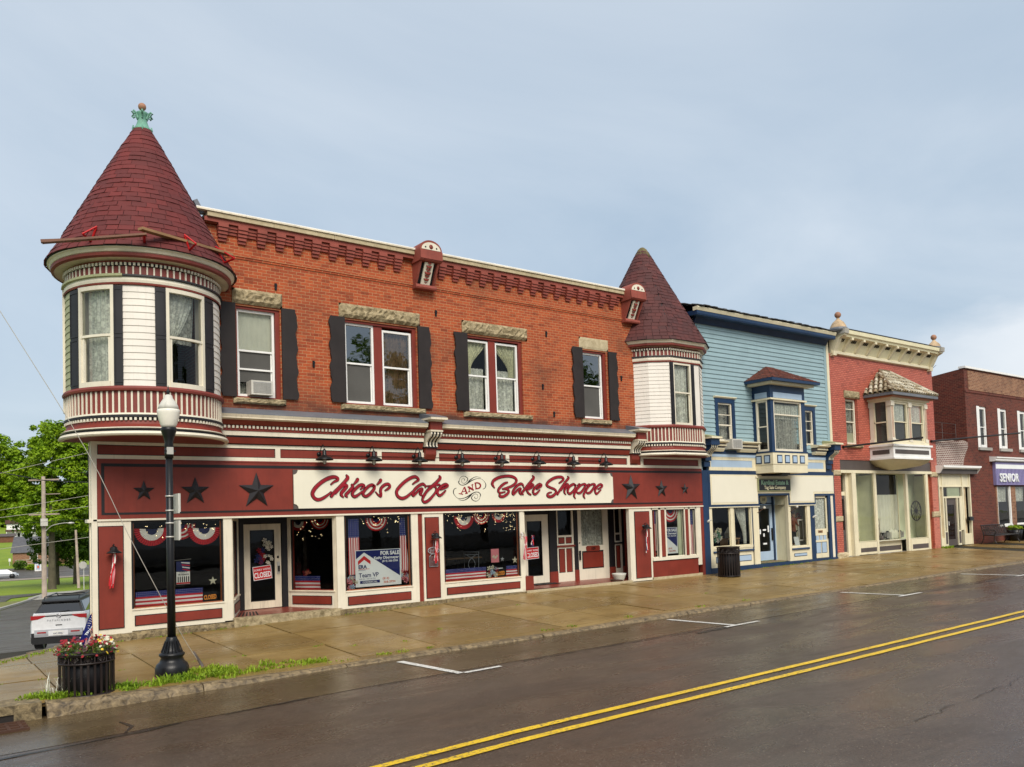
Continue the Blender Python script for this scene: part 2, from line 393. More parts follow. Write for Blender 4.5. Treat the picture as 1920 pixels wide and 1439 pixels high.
# ---------------------------------------------------------------- mesh builder
def facing(a):                       # angle measured from -Y (the street) towards +X
    return Vector((math.sin(a), -math.cos(a), 0))
class MB:
    def __init__(s, m='cream'):
        s.v = []; s.f = []; s.fm = []; s.fs = []; s.m0 = m; s.T = None
    def add(s, vs, fs, m=None, smooth=False):
        k = len(s.v); s.v += [tuple(v) for v in vs] if s.T is None else [tuple(s.T @ Vector(v)) for v in vs]
        for f in fs: s.f.append(tuple(i + k for i in f)); s.fm.append(m or s.m0); s.fs.append(smooth)
        return s
    def box(s, x0, x1, y0, y1, z0, z1, m=None):
        v = [(x, y, z) for x in (x0, x1) for y in (y0, y1) for z in (z0, z1)]
        return s.add(v, [(0, 1, 3, 2), (4, 6, 7, 5), (0, 4, 5, 1), (2, 3, 7, 6), (0, 2, 6, 4), (1, 5, 7, 3)], m)
    def obox(s, c, hx, hy, hz, rot, m=None):
        v = [Vector(c) + rot @ Vector((x * hx, y * hy, z * hz)) for x in (-1, 1) for y in (-1, 1) for z in (-1, 1)]
        return s.add(v, [(0, 1, 3, 2), (4, 6, 7, 5), (0, 4, 5, 1), (2, 3, 7, 6), (0, 2, 6, 4), (1, 5, 7, 3)], m)
    def poly(s, pts, m=None): return s.add(pts, [tuple(range(len(pts)))], m)
    def extr(s, pts, d, m=None, smooth=False):
        """close the polygon pts (3D, one plane) along vector d"""
        n = len(pts); d = Vector(d); a = [Vector(p) for p in pts]; b = [p + d for p in a]
        s.add(a + b, [tuple(range(n - 1, -1, -1)), tuple(range(n, 2 * n))], m)
        return s.add(a + b, [(i, (i + 1) % n, n + (i + 1) % n, n + i) for i in range(n)], m, smooth)
    def prof(s, yz, x0, x1, m=None, smooth=False):       # (y,z) profile along x
        return s.extr([(x0, y, z) for y, z in yz], (x1 - x0, 0, 0), m, smooth)
    def face_xz(s, xz, y0, y1, m=None):                  # (x,z) outline along y
        return s.extr([(x, y0, z) for x, z in xz], (0, y1 - y0, 0), m)
    def tube(s, pts, r, n=8, m=None, caps=True):
        pts = [Vector(p) for p in pts]; rr = r if isinstance(r, (list, tuple)) else [r] * len(pts)
        vs = []; up = Vector((0, 0, 1))
        for i, p in enumerate(pts):
            d = (pts[min(i + 1, len(pts) - 1)] - pts[max(i - 1, 0)]).normalized()
            u = d.cross(up if abs(d.z) < .95 else Vector((1, 0, 0))).normalized(); w_ = d.cross(u)
            for k in range(n):
                a = 2 * math.pi * k / n; vs.append(p + (u * math.cos(a) + w_ * math.sin(a)) * rr[i])
        fs = [(i * n + k, i * n + (k + 1) % n, (i + 1) * n + (k + 1) % n, (i + 1) * n + k) for i in range(len(pts) - 1) for k in range(n)]
        if caps: fs += [tuple(range(n)), tuple(range(len(vs) - n, len(vs)))]
        return s.add(vs, fs, m, True)
    def lathe(s, c, prof, n=24, m=None, smooth=True, sx=1, sy=1):
        vs = []
        for r, z in prof:
            for k in range(n):
                a = 2 * math.pi * k / n; vs.append((c[0] + math.cos(a) * r * sx, c[1] + math.sin(a) * r * sy, c[2] + z))
        fs = [(i * n + k, i * n + (k + 1) % n, (i + 1) * n + (k + 1) % n, (i + 1) * n + k) for i in range(len(prof) - 1) for k in range(n)]
        fs += [tuple(range(n - 1, -1, -1)), tuple(range(len(vs) - n, len(vs)))]
        return s.add(vs, fs, m, smooth)
    def ball(s, c, r, n=10, m=None, sx=1, sy=1, sz=1):
        return s.lathe(c, [(max(r * math.sin(math.pi * i / n), .0005), -r * sz * math.cos(math.pi * i / n)) for i in range(n + 1)], max(6, n + 2), m, True, sx, sy)
    def arc(s, c, r0, r1, a0, a1, z0, z1, seg=None, m=None):
        """curved box, angles in degrees from -Y towards +X"""
        seg = seg or max(1, int(abs(a1 - a0) / 4 + .5)); vs = []
        for i in range(seg + 1):
            d = facing(R_(a0 + (a1 - a0) * i / seg))
            for r in (r0, r1):
                for z in (z0, z1): vs.append((c[0] + d.x * r, c[1] + d.y * r, z))
        fs = [(0, 1, 3, 2), tuple(len(vs) - 4 + k for k in (0, 2, 3, 1))]
        for i in range(seg):
            k = 4 * i
            fs += [(k + 2, k + 3, k + 7, k + 6), (k, k + 4, k + 5, k + 1), (k + 1, k + 5, k + 7, k + 3), (k, k + 2, k + 6, k + 4)]
        return s.add(vs, fs, m)
    def band(s, path, prof, m=None, closed=False):
        """loft of path(scale)->points along (scale, z) profile"""
        rows = [[(p[0], p[1], z) for p in path(r)] for r, z in prof]; n = len(rows[0]); vs = [p for row in rows for p in row]
        lim = n if closed else n - 1
        return s.add(vs, [(i * n + k, i * n + (k + 1) % n, (i + 1) * n + (k + 1) % n, (i + 1) * n + k) for i in range(len(prof) - 1) for k in range(lim)], m)
    def build(s, name, parent=None, local=False):
        me = bpy.data.meshes.new(name); o = bpy.data.objects.new(name, me); COL.objects.link(o)
        off = Vector((0, 0, 0))
        if parent is not None:
            o.parent = parent
            if not local:
                q = parent
                while q is not None: off += q.location; q = q.parent
        me.from_pydata([tuple(Vector(v) - off) for v in s.v], [], s.f)
        keys = []
        for k in s.fm:
            if k not in keys: keys.append(k)
        for k in keys: me.materials.append(MAT[k])
        me.polygons.foreach_set('material_index', [keys.index(k) for k in s.fm])
        me.polygons.foreach_set('use_smooth', s.fs)
        me.update()
        return o

def tag(o, label, cat, group=None, kind=None):
    if label: o['label'] = label
    if cat: o['category'] = cat
    if group: o['group'] = group
    if kind: o['kind'] = kind
    return o
def thing(name, label, cat, loc=(0, 0, 0), group=None, rz=0):
    o = bpy.data.objects.new(name, None); COL.objects.link(o); o.location = loc; o.rotation_euler = (0, 0, rz)
    o.empty_display_size = .2
    return tag(o, label, cat, group)
def struct(mb, name):
    o = mb.build(name); o['kind'] = 'structure'; return o
def kids(o): return [c for c in bpy.data.objects if c.parent == o]
def dup(o, loc, label=None, rz=None, parent=None, scale=None):
    c = o.copy(); COL.objects.link(c)
    if parent is None: c.location = loc
    else: c.parent = parent
    if label: c['label'] = label
    if rz is not None: c.rotation_euler = (0, 0, rz)
    if scale: c.scale = scale
    for k in kids(o): dup(k, None, parent=c)
    return c
def walls(mb, x0, x1, z0, z1, y, depth, holes, m=None, mr=None):
    """flat wall at y facing the street with rectangular openings and their reveals"""
    xs = sorted({x0, x1, *[v for h_ in holes for v in h_[:2]]}); zs_ = sorted({z0, z1, *[v for h_ in holes for v in h_[2:4]]})
    for i in range(len(xs) - 1):
        for j in range(len(zs_) - 1):
            a, b, c, d = xs[i], xs[i + 1], zs_[j], zs_[j + 1]; mx_, mz_ = (a + b) / 2, (c + d) / 2
            if any(h_[0] < mx_ < h_[1] and h_[2] < mz_ < h_[3] for h_ in holes): continue
            mb.poly([(a, y, c), (b, y, c), (b, y, d), (a, y, d)], m)
    for a, b, c, d in holes:
        e_ = y + depth
        mb.poly([(a, y, c), (a, y, d), (a, e_, d), (a, e_, c)], mr or m); mb.poly([(b, y, c), (b, e_, c), (b, e_, d), (b, y, d)], mr or m)
        mb.poly([(a, y, d), (b, y, d), (b, e_, d), (a, e_, d)], mr or m); mb.poly([(a, y, c), (a, e_, c), (b, e_, c), (b, y, c)], mr or m)
def clap(mb, p0, p1, z0, z1, pitch, m, lap=.016):
    """lapped boards between two plan points; each board its own island"""
    d = (Vector(p1) - Vector(p0)).normalized(); nrm = Vector((d.y, -d.x)); z = z0
    while z < z1 - .004:
        t = min(z + pitch, z1)
        a0 = Vector(p0) + nrm * lap; a1 = Vector(p1) + nrm * lap; b0 = Vector(p0) + nrm * .002; b1 = Vector(p1) + nrm * .002
        mb.add([(a0.x, a0.y, z), (a1.x, a1.y, z), (b1.x, b1.y, t), (b0.x, b0.y, t), (b0.x, b0.y, z), (b1.x, b1.y, z)], [(0, 1, 2, 3), (4, 5, 1, 0)], m)
        z = t
def text(body, x, z, y, size, mat, parent, name='lettering', align='LEFT', bold=0.0, shear=0.0, sx=1.0, rot=0.0, thick=.002, local=False, space=1.0, label=None):
    cu = bpy.data.curves.new(name, 'FONT'); cu.body = body; cu.size = size; cu.align_x = align; cu.offset = bold
    cu.shear = shear; cu.extrude = thick; cu.resolution_u = 3; cu.space_character = space
    to = bpy.data.objects.new('tmp', cu); me = bpy.data.meshes.new_from_object(to)
    bpy.data.objects.remove(to); bpy.data.curves.remove(cu)
    o = bpy.data.objects.new(name, me); COL.objects.link(o); me.materials.clear(); me.materials.append(MAT[mat])
    off = Vector((0, 0, 0))
    if parent is not None:
        o.parent = parent
        if not local:
            q = parent
            while q is not None: off += q.location; q = q.parent
    ca, sa = math.cos(rot), math.sin(rot)
    for v in me.vertices:
        a, b_, c = v.co.x * sx, v.co.y, v.co.z
        v.co = Vector((x + a * ca - b_ * sa, y - c, z + a * sa + b_ * ca)) - off
    if label: o['label'] = label
    return o
def merge_text(objs, name, parent):
    """join several lettering meshes into one part"""
    vs = []; fs = []; ms = []; keys = []
    for o in objs:
        k = len(vs); vs += [tuple(v.co) for v in o.data.vertices]
        mt = o.data.materials[0].name
        if mt not in keys: keys.append(mt)
        for p in o.data.polygons: fs.append(tuple(i + k for i in p.vertices)); ms.append(keys.index(mt))
    me = bpy.data.meshes.new(name); me.from_pydata(vs, [], fs)
    for k in keys: me.materials.append(MAT[k])
    me.polygons.foreach_set('material_index', ms); me.update()
    n = bpy.data.objects.new(name, me); COL.objects.link(n); n.parent = parent
    for o in objs: bpy.data.objects.remove(o)
    return n
def curtain(x0, x1, z0, z1, y, m, parent, name='curtain', amp=.025, wl=.12, tie=None, split=None):
    """hanging cloth with folds; tie='l'/'r' pulls the lower part to that side"""
    mb = MB(m); nx = max(8, int((x1 - x0) / wl * 8)); nz = 10; vs = []
    for j in range(nz + 1):
        t = j / nz; z = z1 + (z0 - z1) * t
        for i in range(nx + 1):
            u = i / nx; x = x0 + (x1 - x0) * u
            if tie:
                k = (1 - .75 * math.sin(min(1, t * 1.15) * math.pi / 2) ** 1.6)
                x = x0 + (x1 - x0) * u * k if tie == 'l' else x1 - (x1 - x0) * (1 - u) * k
            vs.append((x, y + amp * math.sin(u * (x1 - x0) / wl * 2 * math.pi) + .3 * amp * math.sin(5 * u + 3 * t), z))
    mb.add(vs, [(j * (nx + 1) + i, j * (nx + 1) + i + 1, (j + 1) * (nx + 1) + i + 1, (j + 1) * (nx + 1) + i) for j in range(nz) for i in range(nx)], None, True)
    return mb.build(name, parent)
def sash(parent, x0, x1, z0, z1, y, mf, rail=.5, fw=.055, gl='glass_upper', mid=True, name='window', back=None, label=None):
    """double hung window: frame part with pane sub-parts; glass plane at y+.04"""
    mb = MB(mf); b = y - .0
    mb.box(x0, x0 + fw, b, b + .09, z0, z1); mb.box(x1 - fw, x1, b, b + .09, z0, z1)
    mb.box(x0 + fw, x1 - fw, b, b + .09, z1 - fw, z1); mb.box(x0 + fw, x1 - fw, b - .02, b + .09, z0, z0 + fw * 1.1)
    zr = z0 + (z1 - z0) * rail
    if mid:
        mb.box(x0 + fw, x1 - fw, b + .015, b + .08, zr - .022, zr + .022)
        mb.box(x0 + fw, x0 + fw + .03, b + .045, b + .085, z0 + fw, zr - .022); mb.box(x1 - fw - .03, x1 - fw, b + .045, b + .085, z0 + fw, zr - .022)
    f = mb.build(name, parent)
    if label: f['label'] = label
    g1 = MB(gl)
    if mid:
        g1.poly([(x0 + fw, b + .04, zr), (x1 - fw, b + .04, zr), (x1 - fw, b + .04, z1 - fw), (x0 + fw, b + .04, z1 - fw)])
        g1.build('pane', f); g1 = MB(gl)
        g1.poly([(x0 + fw, b + .062, z0 + fw), (x1 - fw, b + .062, z0 + fw), (x1 - fw, b + .062, zr), (x0 + fw, b + .062, zr)])
        g1.build('pane', f)
    else:
        g1.poly([(x0 + fw, b + .04, z0 + fw), (x1 - fw, b + .04, z0 + fw), (x1 - fw, b + .04, z1 - fw), (x0 + fw, b + .04, z1 - fw)])
        g1.build('pane', f)
    return f
def catmull(p, n=6):
    out_ = []
    for i in range(len(p) - 1):
        a, b, c, d = p[max(i - 1, 0)], p[i], p[i + 1], p[min(i + 2, len(p) - 1)]
        for k in range(n):
            t = k / n
            out_.append(tuple(.5 * (2 * b[j] + (c[j] - a[j]) * t + (2 * a[j] - 5 * b[j] + 4 * c[j] - d[j]) * t * t + (3 * b[j] - a[j] - 3 * c[j] + d[j]) * t ** 3) for j in range(len(b))))
    out_.append(tuple(p[-1])); return out_
def stroke(mb, pts, y, thick, m, grow=0.0, n=5):
    """brush stroke: (x, z, width) spine swept as a raised rounded ribbon"""
    P = catmull(pts, n); vs = []; k = len(P)
    for i, (x, z, w_) in enumerate(P):
        a = P[max(i - 1, 0)]; b = P[min(i + 1, k - 1)]; dx, dz = b[0] - a[0], b[1] - a[1]; l = math.hypot(dx, dz) or 1
        nx, nz_ = -dz / l, dx / l; hw = max(w_, .004) / 2 + grow
        vs += [(x + nx * hw, y, z + nz_ * hw), (x + nx * hw * .8, y - thick, z + nz_ * hw * .8), (x - nx * hw * .8, y - thick, z - nz_ * hw * .8), (x - nx * hw, y, z - nz_ * hw)]
    fs = []
    for i in range(k - 1):
        q = 4 * i; fs += [(q, q + 1, q + 5, q + 4), (q + 1, q + 2, q + 6, q + 5), (q + 2, q + 3, q + 7, q + 6)]
    mb.add(vs, fs, m)
    for (x, z, w_) in (P[0], P[-1]):
        hw = max(w_, .004) / 2 + grow
        mb.extr([(x + hw * .97 * math.cos(t * math.pi / 5), y, z + hw * .97 * math.sin(t * math.pi / 5)) for t in range(10)], (0, -thick * .99, 0), m)
# ---------------------------------------------------------------- ground
def lerp(tab, x):
    if x <= tab[0][0]: return tab[0][1]
    for (a, u), (b, v) in zip(tab, tab[1:]):
        if x <= b: return u + (v - u) * (x - a) / (b - a)
    return tab[-1][1]
ZG = [(-6, -.20), (0, -.19), (2.6, -.14), (5, -.10), (8, -.09), (11, -.02), (19, -.01), (20.7, .03), (26, .09), (28, .13), (36, .15), (39, .19), (50, .28), (95, .8)]
def zs(x, y): return lerp(ZG, x) + lerp([(-1.5, .020), (2.5, .043)], x) * y          # pavement surface
ZR = [(-14, -.66), (-1.7, -.515), (2.5, -.41), (8.6, -.355), (16.3, -.27), (30.5, -.15), (60, .15), (120, .9)]
def zr(x): return lerp(ZR, x)                                                        # carriageway
HY = [(-60, -.55), (-3, -.55), (0, -.58), (9, -1.45), (18, -2.38), (27, -2.58), (40, -2.66), (59, -3.04), (81, -3.6), (110, -4.3), (141, -4.9), (150, -4.9), (166, -3.6), (180, -2.5), (248, 1.24), (320, 7), (500, 22), (900, 40)]
def hh(y): return lerp(HY, y)
def sheet(name, bands, mat, dz, kind='structure'):
    """strip that follows the fall of the side street: rows of (y, x_left, x_right)"""
    rows = []
    ys_ = sorted({b[0] for b in bands} | {y for y, _ in HY if bands[0][0] < y < bands[-1][0]})
    for y in ys_:
        l = lerp([(b[0], b[1]) for b in bands], y); r = lerp([(b[0], b[2]) for b in bands], y); rows.append((y, l, r))
    mb = MB(mat); vs = []; nx = 6
    for y, l, r in rows: vs += [(l + (r - l) * i / nx, y, hh(y) + dz) for i in range(nx + 1)]
    mb.add(vs, [(j * (nx + 1) + i, j * (nx + 1) + i + 1, (j + 1) * (nx + 1) + i + 1, (j + 1) * (nx + 1) + i) for j in range(len(rows) - 1) for i in range(nx)])
    return struct(mb, name)
sheet('ground', [(-120, -400, 500), (900, -500, 900)], 'grass', -.03)
sheet('side_street', [(-5.4, -14, 60), (37.7, -10, 60), (37.8, 1.78, 60), (45, 2.45, 60), (51.2, 4.34, 60), (60.3, 6.7, 60), (70.7, 10.5, 60), (72.5, 12.4, 60)], 'asphalt_far', .0)
sheet('crossing_road', [(57, -60, 3.9), (63, -60, 4.9), (65.1, -60, 6.7), (70.6, -60, 8.4)], 'asphalt_far', .02)
sheet('verge', [(45, -60, 2.4), (51.2, -60, 4.3), (57, -60, 5.8)], 'grass_edge', .008)
sheet('pale_pavement', [(56, 5.5, 6.3), (60.3, 5.8, 7.4), (70.7, 8.6, 12.2)], 'concrete_pale', .028)
sheet('park_path', [(129, -60, 80), (141.5, -60, 80)], 'gravel', .02)
sheet('back_street', [(138, -60, 90), (162, -60, 90)], 'asphalt_far', .028)
mb = MB('asphalt')            # kerb line of the far verge
for (y0, x0), (y1, x1) in zip([(37.8, 1.7), (45, 2.35), (51.2, 4.25), (56, 5.6)], [(45, 2.35), (51.2, 4.25), (56, 5.6), (60.3, 6.6)]):
    mb.add([(x0 - .25, y0, hh(y0) + .14), (x0, y0, hh(y0) + .14), (x1, y1, hh(y1) + .14), (x1 - .25, y1, hh(y1) + .14), (x0, y0, hh(y0)), (x1, y1, hh(y1))], [(0, 1, 2, 3), (1, 4, 5, 2)], 'concrete_pale')
struct(mb, 'verge_kerb')
# main street
mb = MB('asphalt'); xs = [-40, -14, -8, -1.7, 2.5, 8.6, 16.3, 30.5, 45, 60, 120]
def road_strip(mb, y0, y1, dz, mat, x0=-40, x1=120):
    q = [x for x in xs if x0 < x < x1]; q = [x0] + q + [x1]; vs = []
    for x in q: vs += [(x, y0, zr(x) + dz), (x, y1, zr(x) + dz)]
    mb.add(vs, [(2 * i, 2 * i + 2, 2 * i + 3, 2 * i + 1) for i in range(len(q) - 1)], mat)
road_strip(mb, -16.9, -5.3, 0, 'asphalt')
struct(mb, 'road')
mb = MB('gutter_asphalt'); road_strip(mb, -7.30, -5.31, .004, 'gutter_asphalt'); struct(mb, 'parking_lane')
# tar seams and cracks
def crack(pts, w0, dz=.008, mat='crack_tar', jit=.02, seed=1):
    rnd = random.Random(seed); P = []
    for (a, b), (c, d) in zip(pts, pts[1:]):
        n = max(2, int(math.hypot(c - a, d - b) / .18))
        for i in range(n): P.append((a + (c - a) * i / n + rnd.uniform(-jit, jit), b + (d - b) * i / n + rnd.uniform(-jit, jit), w0 * rnd.uniform(.3, 1.4)))
    P.append(pts[-1] + (w0 * .3,)); vs = []
    for i, (x, y, w_) in enumerate(P):
        a = P[max(i - 1, 0)]; b = P[min(i + 1, len(P) - 1)]; dx, dy = b[0] - a[0], b[1] - a[1]; l = math.hypot(dx, dy) or 1
        vs += [(x - dy / l * w_ / 2, y + dx / l * w_ / 2, zr(x) + dz), (x + dy / l * w_ / 2, y - dx / l * w_ / 2, zr(x) + dz)]
    CR.add(vs, [(2 * i, 2 * i + 1, 2 * i + 3, 2 * i + 2) for i in range(len(P) - 1)], mat)
CR = MB('crack_tar')
crack([(-12, -7.55), (-2.4, -7.5), (-1.0, -7.42), (-.3, -7.36)], .085, seed=2)
crack([(.3, -7.36), (1.6, -7.32)], .07, seed=3)
crack([(2.6, -7.36), (4.6, -7.42)], .025, seed=4); crack([(5.4, -7.4), (10.2, -7.42)], .035, seed=5)
crack([(9.7, -7.6), (10.9, -7.55)], .16, seed=6); crack([(12.2, -7.5), (17, -7.5)], .02, seed=7)
crack([(19.5, -7.5), (33, -7.5)], .06, seed=8)
crack([(-.9, -6.6), (-.85, -7.0), (-1.0, -7.35)], .06, seed=9)
crack([(12.6, -5.9), (14.4, -6.1), (16.6, -6.0)], .012, jit=.04, seed=10)
crack([(6.0, -14.0), (9.0, -13.9), (12.2, -13.2), (18, -13.0)], .012, jit=.05, seed=11)
crack([(16.0, -11.95), (17.5, -12.3), (19.5, -12.2)], .012, jit=.05, seed=12)
crack([(20, -9.3), (27, -9.2)], .012, jit=.03, seed=13)
struct(CR, 'road_cracks')
# markings
def mark(name, quads, mat, dz=.012):
    mb = MB(mat)
    for q in quads: mb.poly([(x, y, zr(x) + dz) for x, y in q])
    return struct(mb, name)
for nm, y0, sd_ in (('centre_line', -11.08, 3), ('centre_line', -11.42, 4)):
    rnd = random.Random(sd_); mb = MB('paint_yellow'); X = -20.0; vs = []
    q = []
    while X < 110: q.append(X); X += .35 if X < 30 else 3
    for x in q: vs += [(x, y0 - .062 + rnd.uniform(-.006, .006), zr(x) + .010), (x, y0 + .062 + rnd.uniform(-.006, .006), zr(x) + .010)]
    mb.add(vs, [(2 * i, 2 * i + 2, 2 * i + 3, 2 * i + 1) for i in range(len(q) - 1)]); struct(mb, nm)
for x in (4.0, 11.0, 18.05, 25.1, 32.2, 39.3):
    a = .12
    pts = [(x - .16, -5.72), (x + a - .16, -5.72), (x + a + .05, -7.40), (x + .66, -7.46), (x + .66, -7.56), (x - .02 if x < 5 else x - .35, -7.50)]
    mb = MB('paint_white')
    mb.poly([(p, q_, zr(p) + .011) for p, q_ in [(x - .16, -5.72), (x - .02, -7.52), (x + .11, -7.50), (x - .02, -5.72)]])
    x_l = x + .10 if x < 5 else x - .30
    mb.poly([(p, q_, zr(p) + .0125) for p, q_ in [(x_l, -7.58), (x + .85, -7.56), (x + .85, -7.46), (x_l, -7.47)]])
    struct(mb, 'parking_mark')
# pavement slabs: each flag its own block with small tilt
def clip(poly, a, b):
    """keep the part of a plan polygon left of a->b"""
    o = []; side = lambda p: (b[0] - a[0]) * (p[1] - a[1]) - (b[1] - a[1]) * (p[0] - a[0])
    for i, p in enumerate(poly):
        q = poly[(i + 1) % len(poly)]; sp, sq = side(p), side(q)
        if sp >= 0: o.append(p)
        if sp * sq < 0:
            t = sp / (sp - sq); o.append((p[0] + (q[0] - p[0]) * t, p[1] + (q[1] - p[1]) * t))
    return o
EDGE = [((-.5, .2), (-1.76, -.95)), ((-1.76, -.95), (-3.6, -3.2)), ((-3.6, -3.2), (-4.4, -5.6))]
rnd = random.Random(5); mb = MB('sidewalk')
rows = [(-.02, -1.715, 0.0), (-1.738, -3.415, 0.0), (-3.44, -4.975, 0.0), (-4.99, -5.26, 0.0)]
for ri, (ya, yb, off) in enumerate(rows):
    X = -6.19 + off; step = 1.62 if ri < 3 else 2.4
    if ri == 1: X += .02
    while X < 62:
        g_ = .018 + rnd.uniform(0, .010); x1 = X + step - g_
        P = [(X, yb), (x1, yb), (x1, ya), (X, ya)]
        if x1 > 15 and X < 15: pass
        for a, b in EDGE: P = clip(P, a, b)
        if len(P) > 2:
            t1, t2, t3 = rnd.uniform(-.006, .006), rnd.uniform(-.004, .004), rnd.uniform(-.004, .004)
            top = [(x, y, zs(x, y) + t1 + t2 * (x - X) + t3 * (y - yb)) for x, y in P]
            mb.extr(top, (0, 0, -.08))
        X += step if X < 34 else step * 2
struct(mb, 'sidewalk')
mb = MB('dirt'); vs = []
q = [-4.3, -3, -1.5, 0, 2.6, 5, 8, 11, 19, 20.7, 26, 28, 36, 39, 50, 62]
for x in q: vs += [(x, -5.3, zs(x, -5.3) - .03), (x, .3, zs(x, .3) - .03)]
mb.add(vs, [(2 * i, 2 * i + 2, 2 * i + 3, 2 * i + 1) for i in range(1, len(q) - 1)])
mb.poly([(-4.2, -5.3, -.34), (-3, -5.3, -.33), (-3, -2.6, -.30), (-3.5, -3.2, -.30)]); mb.poly([(-3, -5.3, -.33), (-1.5, -5.3, -.33), (-1.5, -.8, -.26), (-1.76, -1, -.26), (-3, -2.6, -.30)])
struct(mb, 'joint_soil')
# kerb around the corner along the side street
mb = MB('kerb_stone')
pe = [(-.30, .6), (-.62, .12), (-1.19, -.42), (-1.76, -.93), (-2.7, -2.1), (-3.6, -3.2), (-4.1, -4.4), (-4.4, -5.5)]
for (x0, y0), (x1, y1) in zip(pe, pe[1:]):
    d = Vector((x1 - x0, y1 - y0)).normalized(); n_ = Vector((d.y, -d.x)) * -.0; o_ = Vector((-d.y, d.x)) * -1
    o_ = Vector((d.y, -d.x))
    a = Vector((x0, y0)) + d * .02; b = Vector((x1, y1)) - d * .02
    if (a + o_ * .1).x > a.x: o_ = -o_
    P = [a, b, b + o_ * .14, a + o_ * .14]
    mb.extr([(p.x, p.y, zs(p.x, p.y) + rnd.uniform(-.01, .02)) for p in P], (0, 0, -.5))
struct(mb, 'corner_kerb')
# main kerb: separate worn stones
mb = MB('kerb_stone'); X = -1.62
while X < 80:
    ln = rnd.uniform(2.0, 2.6); n = 14 if X < 32 else 3; vs = []
    for i in range(n + 1):
        x = X + (ln - .02) * i / n; w1 = rnd.uniform(-.013, .013); w2 = rnd.uniform(-.012, .012)
        if i in (0, n): w1 += .02; w2 -= .015
        z = zs(x, -5.4) + .008
        vs += [(x, -5.27, z), (x, -5.40, z + w2 * .3), (x, -5.475 + w1, z - .022 + w2 * .6), (x, -5.50 + w1, z - .08 + w2), (x, -5.52, zr(x) - .05)]
    mb.add(vs, [(5 * i + k, 5 * i + k + 1, 5 * i + k + 6, 5 * i + k + 5) for i in range(n) for k in range(4)] + [(0, 1, 2, 3, 4), tuple(5 * n + k for k in (4, 3, 2, 1, 0))], None, False)
    X += ln
struct(mb, 'kerb')
# storm drain at the corner
d = thing('storm_drain', 'rusty street drain grate under a broken concrete kerb hood beside the flower bin', 'drain', (-2.2, -5.6, -.52))
mb = MB('foundation')
mb.box(-4.2, -1.68, -5.46, -4.9, -.40, -.275); mb.box(-2.02, -1.68, -5.455, -5.0, -.62, -.40); mb.box(-4.2, -3.4, -5.455, -5.0, -.62, -.40)
mb.build('concrete_hood', d)
mb = MB('rust')
for i in range(9): mb.box(-3.2 + i * .15, -3.16 + i * .15, -6.05, -5.5, -.512, -.487)
for y in (-6.05, -5.88, -5.70, -5.52): mb.box(-3.2, -1.9, y - .02, y + .02, -.515, -.482)
mb.build('grate', d)
mb = MB('dark_inside'); mb.box(-3.4, -2.02, -5.44, -5.2, -.62, -.41); mb.build('opening', d)
# pavement on the camera's side of the street
mb = MB('concrete_pale')
vs = []
for x in xs: vs += [(x, -17.0, zr(x) + .14), (x, -30, zr(x) + .2), (x, -17.0, zr(x) - .1)]
mb.add(vs, [(3 * i, 3 * i + 3, 3 * i + 4, 3 * i + 1) for i in range(len(xs) - 1)] + [(3 * i + 2, 3 * i + 5, 3 * i + 3, 3 * i) for i in range(len(xs) - 1)])
struct(mb, 'opposite_sidewalk')
mb = MB('asphalt_far'); mb.poly([(-60, -30, .0), (130, -30, .3), (130, -90, .3), (-60, -90, 0)]); struct(mb, 'opposite_dark_ground')  # unseen dark ground, added so the shop windows reflect less green

# weeds along the kerb and in the joints
def blades(name, spots, mat, hgt, seed, kind='stuff', label=None, cat=None, wide=.0075):
    rnd = random.Random(seed); mb = MB(mat)
    for x, y, r, n, hk in spots:
        for _ in range(n):
            a = rnd.uniform(0, 6.283); q = r * math.sqrt(rnd.random()); px, py = x + math.cos(a) * q, y + math.sin(a) * q * .7
            z = zs(px, py) - .02; h_ = hgt * hk * rnd.uniform(.35, 1.1); b = rnd.uniform(0, 6.283); lx, ly = math.cos(b), math.sin(b)
            wd = wide * rnd.uniform(.6, 1.7); bend = h_ * rnd.uniform(.2, 1.0)
            p0 = (px, py); p1 = (px + lx * bend * .35, py + ly * bend * .35); p2 = (px + lx * bend, py + ly * bend)
            mb.add([(p0[0] - ly * wd, p0[1] + lx * wd, z), (p0[0] + ly * wd, p0[1] - lx * wd, z), (p1[0] + ly * wd * 1.2, p1[1] - lx * wd * 1.2, z + h_ * .65), (p1[0] - ly * wd * 1.2, p1[1] + lx * wd * 1.2, z + h_ * .65), (p2[0], p2[1], z + h_ * (.95 if bend < h_ * .6 else .7))], [(0, 1, 2, 3), (3, 2, 4)])
    o = mb.build(name); return tag(o, label, cat, None, kind)
sp = []
rw = random.Random(11)
for i in range(90):
    if i % 9 in (3, 4): continue                                   # mat of weeds behind the kerb between bin and guy wire
    x = rw.uniform(-1.9, 1.3); y = -5.12 + rw.uniform(-.12, .22) + max(0, (x + .9)) * .22 * rw.random()
    sp.append((x, y, .13, 46, rw.uniform(.5, 1.25)))
for i in range(34):
    sp.append((rw.uniform(.2, 1.15), -4.45 + rw.uniform(-.35, .25), .12, 26, .9))
for i in range(26):
    x = rw.uniform(1.2, 2.9); sp.append((x, -4.95 + .12 * (x - 1.2) * .5 + rw.uniform(-.12, .12) + (.25 if 1.7 < x < 2.5 and i % 2 else 0), .12, 26, rw.uniform(.5, 1.3)))
for i in range(9): sp.append((rw.uniform(2.8, 5.0), -5.05 + rw.uniform(-.06, .05), .09, 12, .55))
for x in (4.35, 7.9, 8.6, 10.3, 12.8, 14.6): sp.append((x, -5.05, .16, 26, .6))
for i in range(60): x = rw.uniform(-.4, 8.2); sp.append((x, -.06, .09, 9 if x > 3.4 else 16, .45))
for i in range(40): x = rw.uniform(19.5, 26.5); sp.append((x, -.12, .08, 9, .5))
